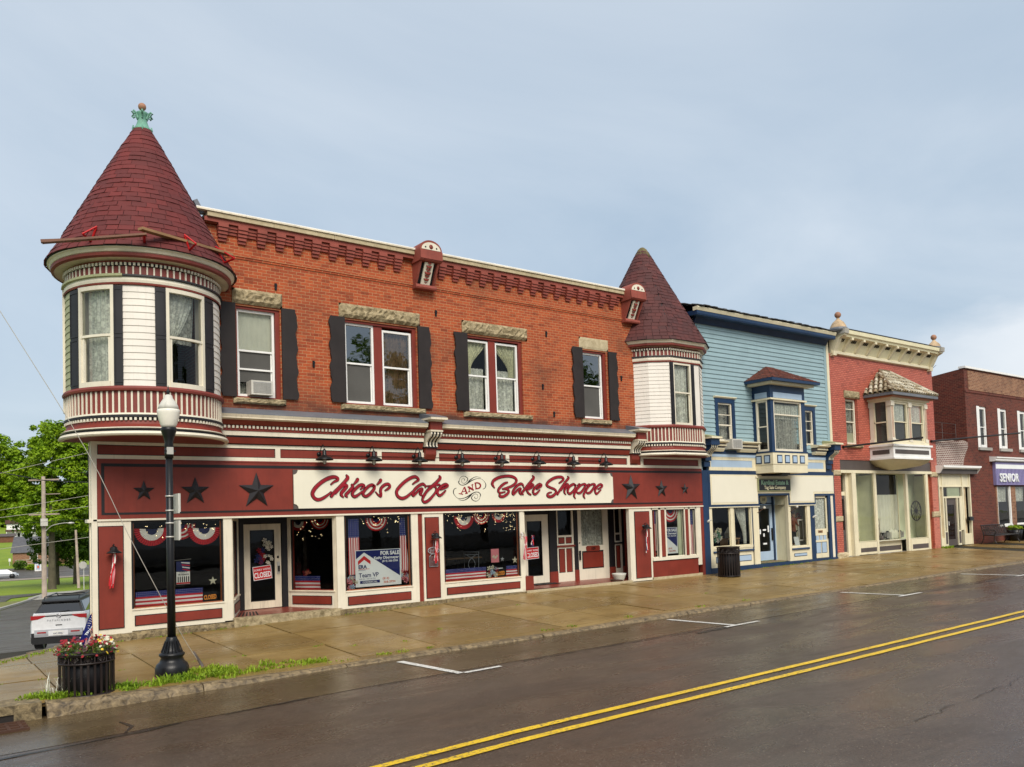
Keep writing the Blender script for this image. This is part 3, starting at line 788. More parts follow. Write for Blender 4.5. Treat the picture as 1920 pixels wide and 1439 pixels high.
for x in (35.4, 35.7, 35.95): sp.append((x, -.22, .2, 60, 1.2))
for i in range(18): x = rw.uniform(-3, 3.5); sp.append((x, -3.42 + rw.uniform(-.03, .03), .07, 10, .4))
for i in range(22): y = rw.uniform(-5.0, -.9); sp.append((-2.2 + .25 * (y + 5) * .3 + rw.uniform(-.03, .03) - .1, y, .07, 10, .45))
for x, y in ((4.9, -4.2), (3.9, -3.9), (6.2, -3.4), (9.6, -1.72), (13.5, -3.0), (15.0, -3.42)): sp.append((x, y, .08, 16, .45))
for i in range(24): t = rw.random(); sp.append((-.6 - 2.4 * t, -.05 - 2.4 * t, .13, 22, .6))
blades('weeds', sp, 'weed_leaf', .12, 3, label='bright green weeds growing along the kerb and in the pavement joints', cat='weeds')
sp = [(-1.45 + rw.uniform(-.12, .1), -5.0 + rw.uniform(-.1, .1), .08, 3, 2.6) for _ in range(9)]
blades('dry_grass', sp, 'linen', .17, 5, label='dry straw coloured grass stalks left of the flower bin', cat='grass', wide=.003)
# ================================================================ the corner café
cafe = thing('cafe_building', 'long two storey orange brick corner building with red storefront and two cone roofed turrets', 'building', (9.5, 0, 0))
WINS = [(3.02, 4.07), (5.74, 7.82), (9.43, 11.37), (13.70, 14.72)]
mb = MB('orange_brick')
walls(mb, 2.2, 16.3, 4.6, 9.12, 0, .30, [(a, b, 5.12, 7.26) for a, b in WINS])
SX, SY = 1.66, 10.0                                        # the side street wall runs off square
mb.poly([(0, .02, -.9), (SX, SY, -2.0), (SX, SY, 8.9), (0, .02, 9.12)])
mb.poly([(SX, SY, -2), (19, SY, -1), (19, SY, 8.9), (SX, SY, 8.9)]); mb.poly([(19, .3, -.3), (19, SY, -1), (19, SY, 8.9), (19, .3, 9.12)])
mb.poly([(2.2, 0, 4.6), (2.2, 1.2, 4.6), (2.2, 1.2, 9.12), (2.2, 0, 9.12)]); mb.poly([(16.3, 0, 4.6), (16.3, 0, 9.12), (19, .3, 9.12), (19, .3, 4.6)])
mb.box(2.2, 16.3, -.035, 0, 8.40, 8.455); mb.box(2.2, 16.3, -.02, 0, 8.35, 8.40)          # string course
mb.box(2.3, 16.2, -.10, 0, 9.06, 9.16)
mb.build('wall', cafe)
mb = MB('roof_grey'); mb.poly([(0, 0, 9.10), (19, 0, 9.10), (19, SY, 8.88), (SX, SY, 8.88)]); mb.build('flat_roof', cafe)
# dark rooms behind the glass
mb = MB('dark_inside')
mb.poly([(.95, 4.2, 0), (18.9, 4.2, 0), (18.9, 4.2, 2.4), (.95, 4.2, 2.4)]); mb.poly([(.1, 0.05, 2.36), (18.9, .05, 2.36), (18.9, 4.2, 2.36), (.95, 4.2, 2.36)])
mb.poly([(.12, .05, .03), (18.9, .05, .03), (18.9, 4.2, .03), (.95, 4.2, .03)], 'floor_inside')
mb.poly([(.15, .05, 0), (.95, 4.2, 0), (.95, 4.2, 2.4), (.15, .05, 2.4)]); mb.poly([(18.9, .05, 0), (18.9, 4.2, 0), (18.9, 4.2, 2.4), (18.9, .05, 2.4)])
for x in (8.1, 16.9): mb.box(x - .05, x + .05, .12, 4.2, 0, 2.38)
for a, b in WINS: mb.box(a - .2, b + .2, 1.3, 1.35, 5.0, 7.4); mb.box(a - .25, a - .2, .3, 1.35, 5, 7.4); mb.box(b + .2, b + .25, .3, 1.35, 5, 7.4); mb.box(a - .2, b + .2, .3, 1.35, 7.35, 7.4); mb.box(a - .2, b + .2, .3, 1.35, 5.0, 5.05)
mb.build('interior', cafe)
# corbel table: stepped brackets of painted brick
mb = MB('corbel_red'); rnd = random.Random(1)
k = 0; x = 2.72
while x < 16.1:
    if not (7.5 < x < 8.5 or 15.35 < x < 16.2):
        for z0, z1, d, hw in ((8.99, 9.075, .175, .115), (8.915, 8.985, .15, .11), (8.84, 8.91, .12, .105), (8.765, 8.835, .09, .095), (8.695, 8.76, .05, .085)):
            mb.box(x - hw, x + hw, -d, .0, z0, z1)
    xm = x + .2275
    if not (7.45 < xm < 8.6 or 15.3 < xm < 16.2):
        for z0, z1, d in ((9.0, 9.07, .10), (8.935, 8.995, .075), (8.87, 8.93, .045)): mb.box(xm - .11, xm + .11, -d, 0, z0, z1)
    x += .455
mb.box(2.3, 16.2, -.15, -.0, 9.08, 9.175)
mb.build('corbel_table', cafe)
mb = MB('smooth_stone'); X = 2.35; rnd = random.Random(3)
while X < 16.15:
    l = min(1.55, 16.15 - X); mb.box(X, X + l - .008, -.205, .3, 9.18, 9.285 + rnd.uniform(-.004, .004)); X += l
mb.build('coping', cafe)
mb = MB('cream_worn'); mb.box(2.1, 16.2, -.235, .1, 9.29, 9.325); mb.box(2.1, 16.2, -.23, .25, 9.326, 9.35, 'white_trim'); mb.build('roof_edge', cafe)
for x, z in ((3.98, 7.83), (4.9, 6.05), (8.45, 7.75), (12.3, 7.6), (12.1, 6.0), (15.35, 6.5), (12.5, 5.2)):
    mb = MB('iron_black'); mb.box(x - .025, x + .025, -.03, .0, z - .09, z + .07); mb.box(x - .035, x + .035, -.035, -.02, z + .01, z + .04); mb.build('wall_anchor', cafe)
# lintels and sills
def rough_block(name, x0, x1, z0, z1, d, m, parent, seed, amp=.02):
    rnd = random.Random(seed); n = max(6, int((x1 - x0) / .07)); k = 5; mb = MB(m); vs = []
    for j in range(k + 1):
        for i in range(n + 1):
            e_ = i in (0, n) or j in (0, k); vs.append((x0 + (x1 - x0) * i / n, (-d * .45 if e_ else -d - rnd.uniform(0, amp * 2)), z0 + (z1 - z0) * j / k + (0 if e_ else rnd.uniform(-.01, .01))))
    mb.add(vs, [(j * (n + 1) + i, j * (n + 1) + i + 1, (j + 1) * (n + 1) + i + 1, (j + 1) * (n + 1) + i) for j in range(k) for i in range(n)])
    mb.box(x0, x1, -d * .45, .05, z0, z1); return mb.build(name, parent)
LS = [(2.93, 4.13, 'sandstone', .06), (5.60, 7.93, 'sandstone', .06), (9.28, 11.56, 'sandstone', .055), (13.60, 14.82, 'smooth_stone', .02)]
for i, (a, b, m_, d) in enumerate(LS): rough_block('lintel', a, b, 7.30, 7.655, d, m_, cafe, i, .03 if d > .03 else .002)
for i, (a, b) in enumerate([(2.92, 4.17), (5.60, 8.04), (9.26, 11.66), (13.58, 14.84)]): rough_block('sill', a, b, 4.965, 5.105, .10, 'sandstone', cafe, 20 + i, .012)
# shutters with a scalloped outer edge
def shutter(parent, xa, xb, z0, z1, outer, seed):
    rnd = random.Random(seed); n = 36; ph = rnd.uniform(0, 2); P = []
    for i in range(n + 1):
        z = z0 + (z1 - z0) * i / n; w_ = .022 * math.sin(z * 11 + ph) + .012 * math.sin(z * 23 + ph * 2)
        P.append(((xa if outer < 0 else xb) + w_, z))
    inner = xb if outer < 0 else xa
    P = P + [(inner, z1 - .015 * 0), (inner, z0)]
    mb = MB('shutter_brown'); mb.face_xz(P, -.075, -.035); return mb.build('shutter', parent)
for i, (a, b, o_) in enumerate([(2.64, 2.99, -1), (4.09, 4.46, 1), (5.33, 5.73, -1), (7.84, 8.22, 1), (9.01, 9.42, -1), (13.28, 13.68, -1), (14.77, 15.14, 1)]):
    shutter(cafe, a, b, 5.115 + .01 * (i % 3), 7.29 + .02 * (i % 2), o_, i)
# sashes
def jamb(parent, a, b):
    mb = MB('wood_brown'); mb.box(a, a + .03, .04, .28, 5.12, 7.26, 'barn_red'); mb.box(b - .10, b, .04, .28, 5.12, 7.26, 'barn_red'); mb.box(a + .03, b - .10, .04, .28, 7.20, 7.26, 'barn_red'); mb.box(a + .03, b - .1, .02, .28, 5.12, 5.145, 'barn_red')
    return mb.build('window_casing', parent)
def screen(f, x0, x1, z0, z1, y, m='screen_mesh'):
    mb = MB(m); mb.poly([(x0, y, z0), (x1, y, z0), (x1, y, z1), (x0, y, z1)]); return mb.build('insect_screen', f)
for a, b in WINS: jamb(cafe, a, b)
YW = .10
f = sash(cafe, 3.05, 3.96, 5.15, 7.20, YW, 'white_trim', .53, label='window with an air conditioner in its bottom sash')
mb = MB('white_trim'); mb.box(3.10, 3.91, YW + .01, YW + .06, 5.78, 5.82); mb.build('storm_rail', f)
screen(f, 3.11, 3.90, 5.5, 6.24, YW + .055); curtain(3.10, 3.92, 6.22, 7.16, YW + .12, 'linen', f, 'blind', .004); curtain(3.1, 3.90, 5.2, 5.5, YW + .2, 'lace_grey', f)
f = sash(cafe, 5.78, 6.60, 5.15, 7.20, YW, 'white_trim', .5, gl='glass_mirror', label='left half of the paired window, dark above and screened below')
screen(f, 5.85, 6.53, 5.22, 6.15, YW + .055)
f = sash(cafe, 6.84, 7.71, 5.15, 7.12, YW, 'white_trim', .51, gl='glass_half', label='right half of the paired window with brown curtains')
curtain(6.9, 7.66, 5.2, 7.08, YW + .16, 'brown_curtain', f, wl=.10)
mb = MB('barn_red'); mb.box(6.60, 6.84, YW - .02, YW + .1, 5.15, 7.2); mb.build('window_mullion', cafe)
f = sash(cafe, 9.47, 10.22, 5.15, 7.16, YW, 'white_trim', .5, label='left half of the paired window with swagged cream curtains')
curtain(9.53, 10.2, 6.22, 7.12, YW + .13, 'cream_curtain', f, tie='l'); curtain(9.52, 10.17, 5.2, 6.4, YW + .2, 'lace', f)
f = sash(cafe, 10.46, 11.26, 5.15, 7.16, YW, 'white_trim', .5, label='right half of the paired window with swagged cream curtains')
curtain(10.5, 11.2, 6.22, 7.12, YW + .13, 'cream_curtain', f, tie='r'); curtain(10.52, 11.2, 5.2, 6.4, YW + .2, 'lace', f)
mb = MB('barn_red'); mb.box(10.22, 10.46, YW - .02, YW + .1, 5.15, 7.2); mb.build('window_mullion', cafe)
f = sash(cafe, 13.73, 14.60, 5.15, 7.20, YW, 'white_trim', .5, gl='glass_mirror', label='single window nearest the far turret'); screen(f, 13.8, 14.53, 5.22, 6.15, YW + .055)

# ---- scuppers with a painted shell head
def scupper(cx_):
    mb = MB('corbel_red'); w_ = .34
    mb.prof([(-.46, 8.97), (-.50, 9.0), (-.50, 9.26), (0, 9.26), (0, 8.97)], cx_ - w_, cx_ + w_)
    arcp = [(cx_ + w_ * math.cos(t * math.pi / 14), 9.26 + .27 * math.sin(t * math.pi / 14)) for t in range(15)]
    mb.face_xz(arcp, -.49, 0); mb.box(cx_ - w_ - .0, cx_ + w_, -.52, -.49, 9.02, 9.24)
    mb.prof([(-.42, 8.965), (-.13, 8.42), (0, 8.42), (0, 8.965)], cx_ - w_ + .04, cx_ - w_ + .10); mb.prof([(-.42, 8.965), (-.13, 8.42), (0, 8.42), (0, 8.965)], cx_ + w_ - .10, cx_ + w_ - .04)
    mb.prof([(-.20, 8.30), (-.22, 8.34), (-.20, 8.41), (0, 8.41), (0, 8.30)], cx_ - w_ + .02, cx_ + w_ - .02)
    o = mb.build('scupper', cafe)
    mb = MB('black_trim'); mb.prof([(-.30, 8.96), (-.06, 8.42), (0, 8.42), (0, 8.96)], cx_ - w_ + .10, cx_ + w_ - .10); mb.build('recess', o)
    mb = MB('cream'); mb.prof([(-.405, 8.955), (-.145, 8.43), (-.10, 8.43), (-.36, 8.955)], cx_ - .135, cx_ + .135)
    mb.face_xz([(cx_ + (w_ - .05) * math.cos(t * math.pi / 14), 9.27 + .20 * math.sin(t * math.pi / 14)) for t in range(15)], -.500, -.49)
    mb.build('scupper_panel', o)
    mb = MB('sign_scarlet'); mb.m0 = 'barn_red'
    for k in range(7):
        t = k / 6; y = -.415 + .25 * t; z = 8.92 - .44 * t; r = (.03, .075, .055, .09, .06, .08, .035)[k]
        mb.ball((cx_, y, z), r, 6, None, 1, .25, .55)
        mb.ball((cx_ - r * .8, y, z + .02), .028, 5, None, 1, .5, 1); mb.ball((cx_ + r * .8, y, z + .02), .028, 5, None, 1, .5, 1)
    mb.ball((cx_, -.50, 9.35), .062, 8, None, 1, .35, 1)
    for s_ in (-1, 1): mb.ball((cx_ + s_ * .17, -.50, 9.33), .026, 6, 'black_trim', 1, .4, 1)
    mb.build('ornament', o)
scupper(8.06); scupper(15.78)

# ---- cornice above the storefront
def run_cornice(x0, x1):
    mb = MB('cream_worn'); mb.prof([(-.42, 4.60), (-.45, 4.665), (-.40, 4.67), (-.38, 4.60)], x0, x1)
    mb.prof([(-.36, 4.545), (-.42, 4.575), (-.42, 4.60), (-.30, 4.60), (-.30, 4.545)], x0, x1)
    mb.prof([(-.44, 4.668), (-.44, 4.685), (-.0, 4.86), (0, 4.668)], x0, x1, 'lead_grey')
    mb.prof([(-.355, 4.545), (-.25, 4.44), (0, 4.44), (0, 4.545)], x0, x1, 'barn_red')
    o = mb.build('cornice', cafe)
    mb = MB('cream'); x = x0 + .03
    while x < x1 - .05: mb.box(x, x + .05, -.235, -.20, 4.37, 4.43); x += .094
    mb.build('dentils', o)
    mb = MB('barn_red'); mb.prof([(-.20, 4.31), (-.20, 4.44), (0, 4.44), (0, 4.31)], x0, x1); mb.prof([(-.10, 4.03), (-.15, 4.17), (0, 4.17), (0, 4.03)], x0, x1)
    mb.box(x0, x1, -.155, 0, 4.17, 4.205, 'black_trim'); mb.box(x0, x1, -.185, 0, 4.207, 4.308, 'cream'); mb.box(x0, x1, -.205, -.1, 4.431, 4.439, 'black_trim')
    mb.box(x0, x1, -.12, 0, 4.168, 4.1695, 'black_trim'); mb.box(x0, x1, -.085, 0, 4.025, 4.045, 'black_trim')
    mb.build('architrave', o)
    return o
run_cornice(2.50, 7.86); run_cornice(8.30, 15.48)
mb = MB('dark_inside'); mb.poly([(0, .02, 3.6), (19, .02, 3.6), (19, .02, 4.9), (0, .02, 4.9)], 'barn_red'); mb.build('backing_board', cafe)
# consoles
def console(x):
    mb = MB('cream_worn'); mb.prof([(-.56, 4.78), (-.60, 4.83), (-.56, 4.85), (0, 4.98), (0, 4.78)], x - .25, x + .25, 'lead_grey'); mb.box(x - .26, x + .26, -.62, -.02, 4.76, 4.815); mb.box(x - .2, x + .2, -.52, -.02, 4.72, 4.76)
    mb.box(x - .18, x + .18, -.46, 0, 4.50, 4.72, 'barn_red'); mb.box(x - .19, x + .19, -.48, 0, 4.455, 4.50)
    S = [(-.44, 4.455), (-.45, 4.40), (-.40, 4.33), (-.28, 4.27), (-.20, 4.20), (-.19, 4.12), (-.22, 4.08), (0, 4.08), (0, 4.455)]
    mb.prof(S, x - .17, x + .17, 'black_trim')
    for dx in (-.15, -.05, .05, .15): mb.prof([(y - .012 if y < 0 else y, z) for y, z in S], x + dx - .022, x + dx + .022, 'cream')
    mb.box(x - .17, x + .17, -.22, 0, 4.05, 4.08, 'black_trim'); mb.box(x - .16, x + .16, -.16, 0, 3.88, 4.05, 'barn_red'); mb.prof([(-.10, 3.76), (-.16, 3.88), (0, 3.88), (0, 3.76)], x - .16, x + .16, 'barn_red')
    return mb.build('console_bracket', cafe)
console(8.09); console(15.72)

# ---- frieze of small panels and the big sign fascia
mb = MB('cream')
mb.box(-.02, 19.0, -.045, .02, 3.63, 3.715); mb.box(-.02, 7.9, -.045, .02, 3.93, 4.01); mb.box(8.28, 15.56, -.045, .02, 3.93, 4.01); mb.box(16.05, 19.0, -.045, .02, 3.93, 4.0)
RAILS = [(-.02, .06), (3.88, 4.00), (6.56, 6.68), (7.78, 7.93), (8.28, 8.40), (10.63, 10.75), (13.24, 13.36), (15.44, 15.56), (16.05, 16.17), (18.86, 19.0)]
for a, b in RAILS: mb.box(a, b, -.045, .02, 3.715, 3.93)
mb.build('frieze_frame', cafe)
mb = MB('barn_red')
mids = [(.06, 3.88), (4.0, 6.56), (6.68, 7.78), (8.40, 10.63), (10.75, 13.24), (13.36, 15.44), (16.17, 18.86)]
for a, b in mids:
    mb.box(a, b, -.02, .02, 3.716, 3.929, 'black_trim'); mb.box(a + .015, b - .015, -.024, .02, 3.73, 3.915)
mb.box(7.93, 8.28, -.03, .02, 3.716, 4.0); mb.box(15.56, 16.05, -.03, .02, 3.716, 4.0)
mb.build('frieze_panels', cafe)
mb = MB('barn_red')
mb.box(0.0, 19.0, -.04, .02, 2.365, 3.63)
for a, b, c, d in [(.13, 18.98, 3.47, 3.535), (.13, 18.98, 2.455, 2.50), (.13, .19, 2.50, 3.47)]: mb.box(a, b, -.046, -.03, c, d, 'black_trim')
mb.box(.05, 19.0, -.052, -.03, 3.60, 3.632)
o = mb.build('fascia', cafe)
mb = MB('cream'); mb.box(-.03, 19.0, -.06, .06, 2.325, 2.365); mb.build('storefront_head', cafe)
# corner post with its side panel
mb = MB('cream'); mb.box(-.06, .045, -.055, .06, -.03, 4.02); mb.box(-.14, .04, -.06, .2, 2.30, 2.37)
rt = Matrix.Translation((-.05, .06, 0)) @ Matrix.Rotation(math.atan2(SY, SX), 4, 'Z')
mb.T = rt; mb.box(0, .8, -.0, .03, -.1, 4.02); mb.box(.08, .7, -.0, .038, .1, 2.2, 'taupe'); mb.box(.08, .7, -.0, .038, 2.45, 3.9, 'taupe')
mb.build('corner_post', cafe)

# ---- pillars between the shop windows
def framed(mb, x0, x1, z0, z1, y, fw=.0):
    mb.box(x0, x1, y - .012, y + .02, z0, z1, 'black_trim'); mb.box(x0 + .016, x1 - .016, y - .018, y + .02, z0 + .016, z1 - .016, 'barn_red')
def pillar(x0, x1, a, b, zb, wr=None):
    mb = MB('cream'); mb.box(x0, x1, -.03, .10, zb, 2.325); framed(mb, a, b, .085, 2.225, -.035); return mb.build('pillar', cafe)
pillar(.045, .70, .055, .55, -.03); pillar(7.84, 8.48, 7.90, 8.34, .0); pillar(15.44, 16.44, 15.66, 16.35, .0)
def posts(parent, m, rows, name='post'):
    for r in rows: mb = MB(r[6] if len(r) > 6 else m); mb.box(*r[:6]); mb.build(name, parent)
posts(cafe, 'cream', [(2.64, 2.83, -.03, .10, .02, 2.325), (5.39, 5.60, -.03, .10, .02, 2.325), (7.50, 7.70, -.03, .1, .02, 2.325), (7.70, 7.84, .0, .1, .02, 2.325, 'barn_red'), (11.06, 11.20, -.03, .10, .02, 2.325), (18.66, 18.86, -.03, .10, .35, 2.325), (18.86, 19.0, -.04, .10, .0, 2.325, 'barn_red')])
def knee(x0, x1, z0, z1, T=None, m='cream', name='kneewall'):
    mb = MB(m); mb.T = T; mb.box(x0, x1, -.035, .10, z0, z1); framed(mb, x0 + .05, x1 - .06, z0 + .10, z1 - .11, -.04); mb.box(x0 - .0, x1, -.055, .12, z1 - .0, z1 + .03); return mb.build(name, cafe)
knee(.70, 2.64, -.0, .43); knee(5.60, 7.50, .0, .43); knee(8.48, 11.06, .03, .44)
mb = MB('barn_red'); mb.box(16.44, 18.66, -.03, .1, .07, .58); mb.box(16.44, 18.68, -.07, .12, .60, .70, 'cream'); mb.box(16.44, 18.66, -.05, .1, .58, .60, 'black_trim'); mb.build('kneewall', cafe)
def display(x0, x1, z0, z1, y, inner='orange_frame', T=None, gl='glass_shop', fw=.035):
    mb = MB(inner); mb.T = T
    mb.box(x0, x0 + fw, y, y + .06, z0, z1, 'black_trim'); mb.box(x1 - fw, x1, y, y + .06, z0, z1, 'black_trim'); mb.box(x0 + fw, x1 - fw, y, y + .06, z1 - .03, z1, 'black_trim')
    mb.box(x0 + fw, x0 + fw + .025, y + .03, y + .06, z0, z1 - .03); mb.box(x1 - fw - .025, x1 - fw, y + .03, y + .06, z0, z1 - .03); mb.box(x0 + fw, x1 - fw, y, y + .06, z0, z0 + .02)
    f = mb.build('display_window', cafe)
    g_ = MB(gl); g_.T = T; g_.poly([(x0 + fw, y + .03, z0 + .02), (x1 - fw, y + .03, z0 + .02), (x1 - fw, y + .03, z1 - .03), (x0 + fw, y + .03, z1 - .03)]); g_.build('pane', f)
    return f
display(.71, 2.64, .46, 2.31, 0); display(5.61, 7.50, .46, 2.31, 0); display(8.49, 11.06, .47, 2.31, 0)
# stone footing
rough_block('foundation', .0, 2.9, -.42, -.015, .05, 'foundation', cafe, 40, .02)
mb = MB('foundation'); mb.box(2.9, 11.2, -.07, .1, -.3, .025); mb.build('foundation', cafe)
mb = MB('smooth_stone'); mb.box(16.4, 19.0, -.03, .1, -.2, .07, 'smooth_stone'); mb.build('foundation', cafe)
# entrance 1
def seg(A, B): return Matrix.Translation((A[0], A[1], 0)) @ Matrix.Rotation(math.atan2(B[1] - A[1], B[0] - A[0]), 4, 'Z')
mb = MB('red_tile'); mb.poly([(2.8, -.05, .055), (5.5, -.05, .055), (4.8, 1.5, .075), (3.4, 1.5, .075)]); mb.box(2.83, 5.42, -.10, .12, -.25, .062, 'sandstone'); mb.build('entrance_floor', cafe)
mb = MB('red_tile'); mb.poly([(11.1, -.04, .07), (15.5, -.04, .03), (16.8, 1.3, .06), (11.6, 1.3, .09)])
mb.box(11.2, 15.44, -.10, .04, -.2, .045, 'smooth_stone')
mb.build('entrance_floor', cafe)
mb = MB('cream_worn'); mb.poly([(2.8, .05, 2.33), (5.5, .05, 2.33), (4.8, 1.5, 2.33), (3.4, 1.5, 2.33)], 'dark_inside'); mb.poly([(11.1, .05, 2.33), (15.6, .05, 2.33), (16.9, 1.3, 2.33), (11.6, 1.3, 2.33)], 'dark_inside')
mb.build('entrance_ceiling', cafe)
for A, B, nm in (((2.82, .02), (3.42, 1.40), 0), ((4.73, 1.40), (5.42, .02), 0), ((11.22, .02), (11.95, 1.2), 1)):
    T = seg(A, B); l = math.dist(A, B)
    mb = MB('cream_worn' if nm == 0 else 'cream'); mb.T = T
    mb.box(0, .09, -.04, .06, .05, 2.33); mb.box(l - .1, l, -.04, .06, .05, 2.33); mb.box(.09, l - .1, -.04, .06, 2.27, 2.33)
    if nm == 0: mb.box(.09, l - .1, -.04, .06, .05, .46, 'cream'); framed(mb, .14, l - .15, .14, .36, -.045); mb.box(.05, l - .05, -.07, .08, .46, .49, 'cream_worn')
    else: mb.box(.09, l, -.04, .06, .05, .46, 'barn_red'); mb.box(.0, l, -.08, .08, .40, .46, 'barn_red')
    mb.build('entrance_side', cafe)
    display(.09, l - .1, .49, 2.27, -.01, 'barn_red', T)
mb = MB('barn_red'); mb.box(11.20, 11.50, -.03, .30, .04, .44); mb.build('pier_base', cafe)
def door(x0, x1, z0, z1, y, m, gx0, gx1, gz0, gz1, parent=cafe, hx=None, name='door'):
    mb = MB(m); mb.box(x0, gx0, y, y + .05, z0, z1); mb.box(gx1, x1, y, y + .05, z0, z1); mb.box(gx0, gx1, y, y + .05, gz1, z1); mb.box(gx0, gx1, y, y + .05, z0, gz0)
    for a, b, c, d in ((gx0, gx0 + .018, gz0, gz1), (gx1 - .018, gx1, gz0, gz1), (gx0, gx1, gz1 - .018, gz1), (gx0, gx1, gz0, gz0 + .018)): mb.box(a, b, y - .006, y + .03, c, d, 'black_trim')
    o = mb.build(name, parent); g_ = MB('glass_shop'); g_.poly([(gx0, y + .025, gz0), (gx1, y + .025, gz0), (gx1, y + .025, gz1), (gx0, y + .025, gz1)]); g_.build('door_glass', o)
    if hx is not None:
        h_ = MB('aluminium'); h_.box(hx - .035, hx + .035, y - .03, y, .92, 1.22); h_.box(hx - .02, hx + .02, y - .07, y - .03, .98, 1.12, 'black_trim'); h_.lathe((hx, y - .0, 1.34), [(.025, -.03), (.025, .03)], 10, 'black_trim'); h_.build('door_handle', o)
    return o
mb = MB('black_trim'); mb.box(3.42, 3.58, 1.38, 1.5, .06, 2.33); mb.box(4.55, 4.73, 1.38, 1.5, .06, 2.33); mb.box(3.58, 4.55, 1.38, 1.5, 2.20, 2.33); mb.build('door_frame', cafe)
d1 = door(3.58, 4.53, .09, 2.18, 1.40, 'cream_worn', 3.74, 4.36, .27, 2.03, hx=4.45)
# entrance 2: glazed door, panelled side light, house door with lace, narrow side light
for a, b in ((11.95, 12.05), (13.14, 13.44), (14.18, 14.32), (15.70, 15.93), (16.32, 16.40)):
    mb = MB('black_trim'); mb.box(a, b, 1.18, 1.3, .42, 2.33); mb.box(a - .005, b + .005, 1.17, 1.3, .05, .42, 'barn_red'); mb.build('entrance_post', cafe)
posts(cafe, 'black_trim', [(12.05, 13.14, 1.2, 1.3, 2.22, 2.33)], 'door_head')
door(12.05, 13.12, .10, 2.22, 1.22, 'cream', 12.28, 12.86, .33, 2.02, hx=None)
def house_panel(x0, x1, nm, lights):
    mb = MB('cream'); y = 1.22; w_ = x1 - x0; s_ = .07
    mb.box(x0, x0 + s_, y, y + .05, .07, 2.33); mb.box(x1 - s_, x1, y, y + .05, .07, 2.33); mb.box(x0 + s_, x1 - s_, y, y + .05, .07, .36)
    zs_ = [(.36, 1.12, 'barn_red'), (1.27, 1.48, 'barn_red' if lights > 1 else 'black_trim')]; mb.box(x0 + s_, x1 - s_, y, y + .05, 1.12, 1.27); mb.box(x0 + s_, x1 - s_, y, y + .05, 1.48, 1.54)
    iw = w_ - 2 * s_
    for z0, z1, m_ in zs_:
        for k in range(lights):
            a = x0 + s_ + iw * k / lights + .02; b = x0 + s_ + iw * (k + 1) / lights - .02; mb.box(a, b, y + .01, y + .04, z0, z1, 'black_trim'); mb.box(a + .02, b - .02, y + .005, y + .04, z0 + .02, z1 - .02, m_)
        if lights > 1: mb.box(x0 + w_ / 2 - .025, x0 + w_ / 2 + .025, y, y + .05, z0, z1)
    mb.box(x0 - .01, x1 + .01, y - .05, y + .01, 1.17, 1.225, 'barn_red' if lights > 1 else 'black_trim')
    o = mb.build(nm, cafe); g_ = MB('glass_shop'); g_.poly([(x0 + s_, y + .03, 1.54), (x1 - s_, y + .03, 1.54), (x1 - s_, y + .03, 2.33), (x0 + s_, y + .03, 2.33)]); g_.build('pane', o)
house_panel(13.45, 14.17, 'side_light', 2); house_panel(15.94, 16.31, 'side_light', 1)
mb = MB('cream'); y = 1.22; mb.box(14.33, 14.50, y, y + .05, .06, 2.33); mb.box(15.45, 15.69, y, y + .05, .06, 2.33); mb.box(14.5, 15.45, y, y + .05, 1.0, 1.17); mb.box(14.5, 15.45, y, y + .05, .06, .42)
mb.box(14.52, 15.45, y + .01, y + .04, .42, 1.0, 'black_trim'); mb.box(14.55, 15.42, y + .0, y + .04, .46, .95, 'barn_red')
d3 = mb.build('door', cafe); d3['label'] = 'cream house door with lace window and red kick panel'
g_ = MB('glass_shop'); g_.poly([(14.5, y + .025, 1.17), (15.45, y + .025, 1.17), (15.45, y + .025, 2.33), (14.5, y + .025, 2.33)]); g_.build('door_glass', d3)
curtain(14.5, 15.45, 1.17, 2.33, y + .07, 'lace_grey', d3, 'lace_curtain', .02, .1)
mb = MB('barn_red'); mb.face_xz([(14.72, .98), (15.24, .98), (15.28, 1.02), (15.28, 1.12), (15.24, 1.16), (14.72, 1.16), (14.68, 1.12), (14.68, 1.02)], y - .02, y); mb.build('number_plate', d3)
text('109', 14.98, 1.02, y - .021, .13, 'iron_black', d3, 'house_number', 'CENTER', .004)
mb = MB('black_trim'); mb.box(14.37, 14.42, y - .05, y, .72, 1.02); mb.ball((14.40, y - .02, 1.27), .02, 6); mb.build('door_handle', d3)
mb = MB('barn_red'); mb.T = seg((16.40, 1.2), (16.62, .05)); mb.box(0, 1.2, -.02, .02, .05, 2.33); mb.build('entrance_side', cafe)
# triple window on the right
mb = MB('cream')
for a, b in ((16.44, 16.50), (16.80, 16.90), (17.10, 17.16), (18.05, 18.09), (18.26, 18.33), (18.62, 18.66)): mb.box(a, b, -.02, .08, .70, 2.325)
mb.box(16.44, 18.66, -.02, .08, 2.26, 2.325)
mb.box(16.90, 17.10, -.0, .08, .72, 2.26, 'barn_red'); mb.box(18.09, 18.26, -.0, .08, .72, 2.26, 'barn_red'); mb.build('window_posts', cafe)
for a, b in ((16.50, 16.80), (17.16, 18.05), (18.33, 18.62)): display(a, b, .70, 2.26, .02, 'cream', fw=.012)
f = MB('green_inside'); f.box(17.86, 18.05, .12, .14, .72, 2.26); f.build('curtain', cafe)

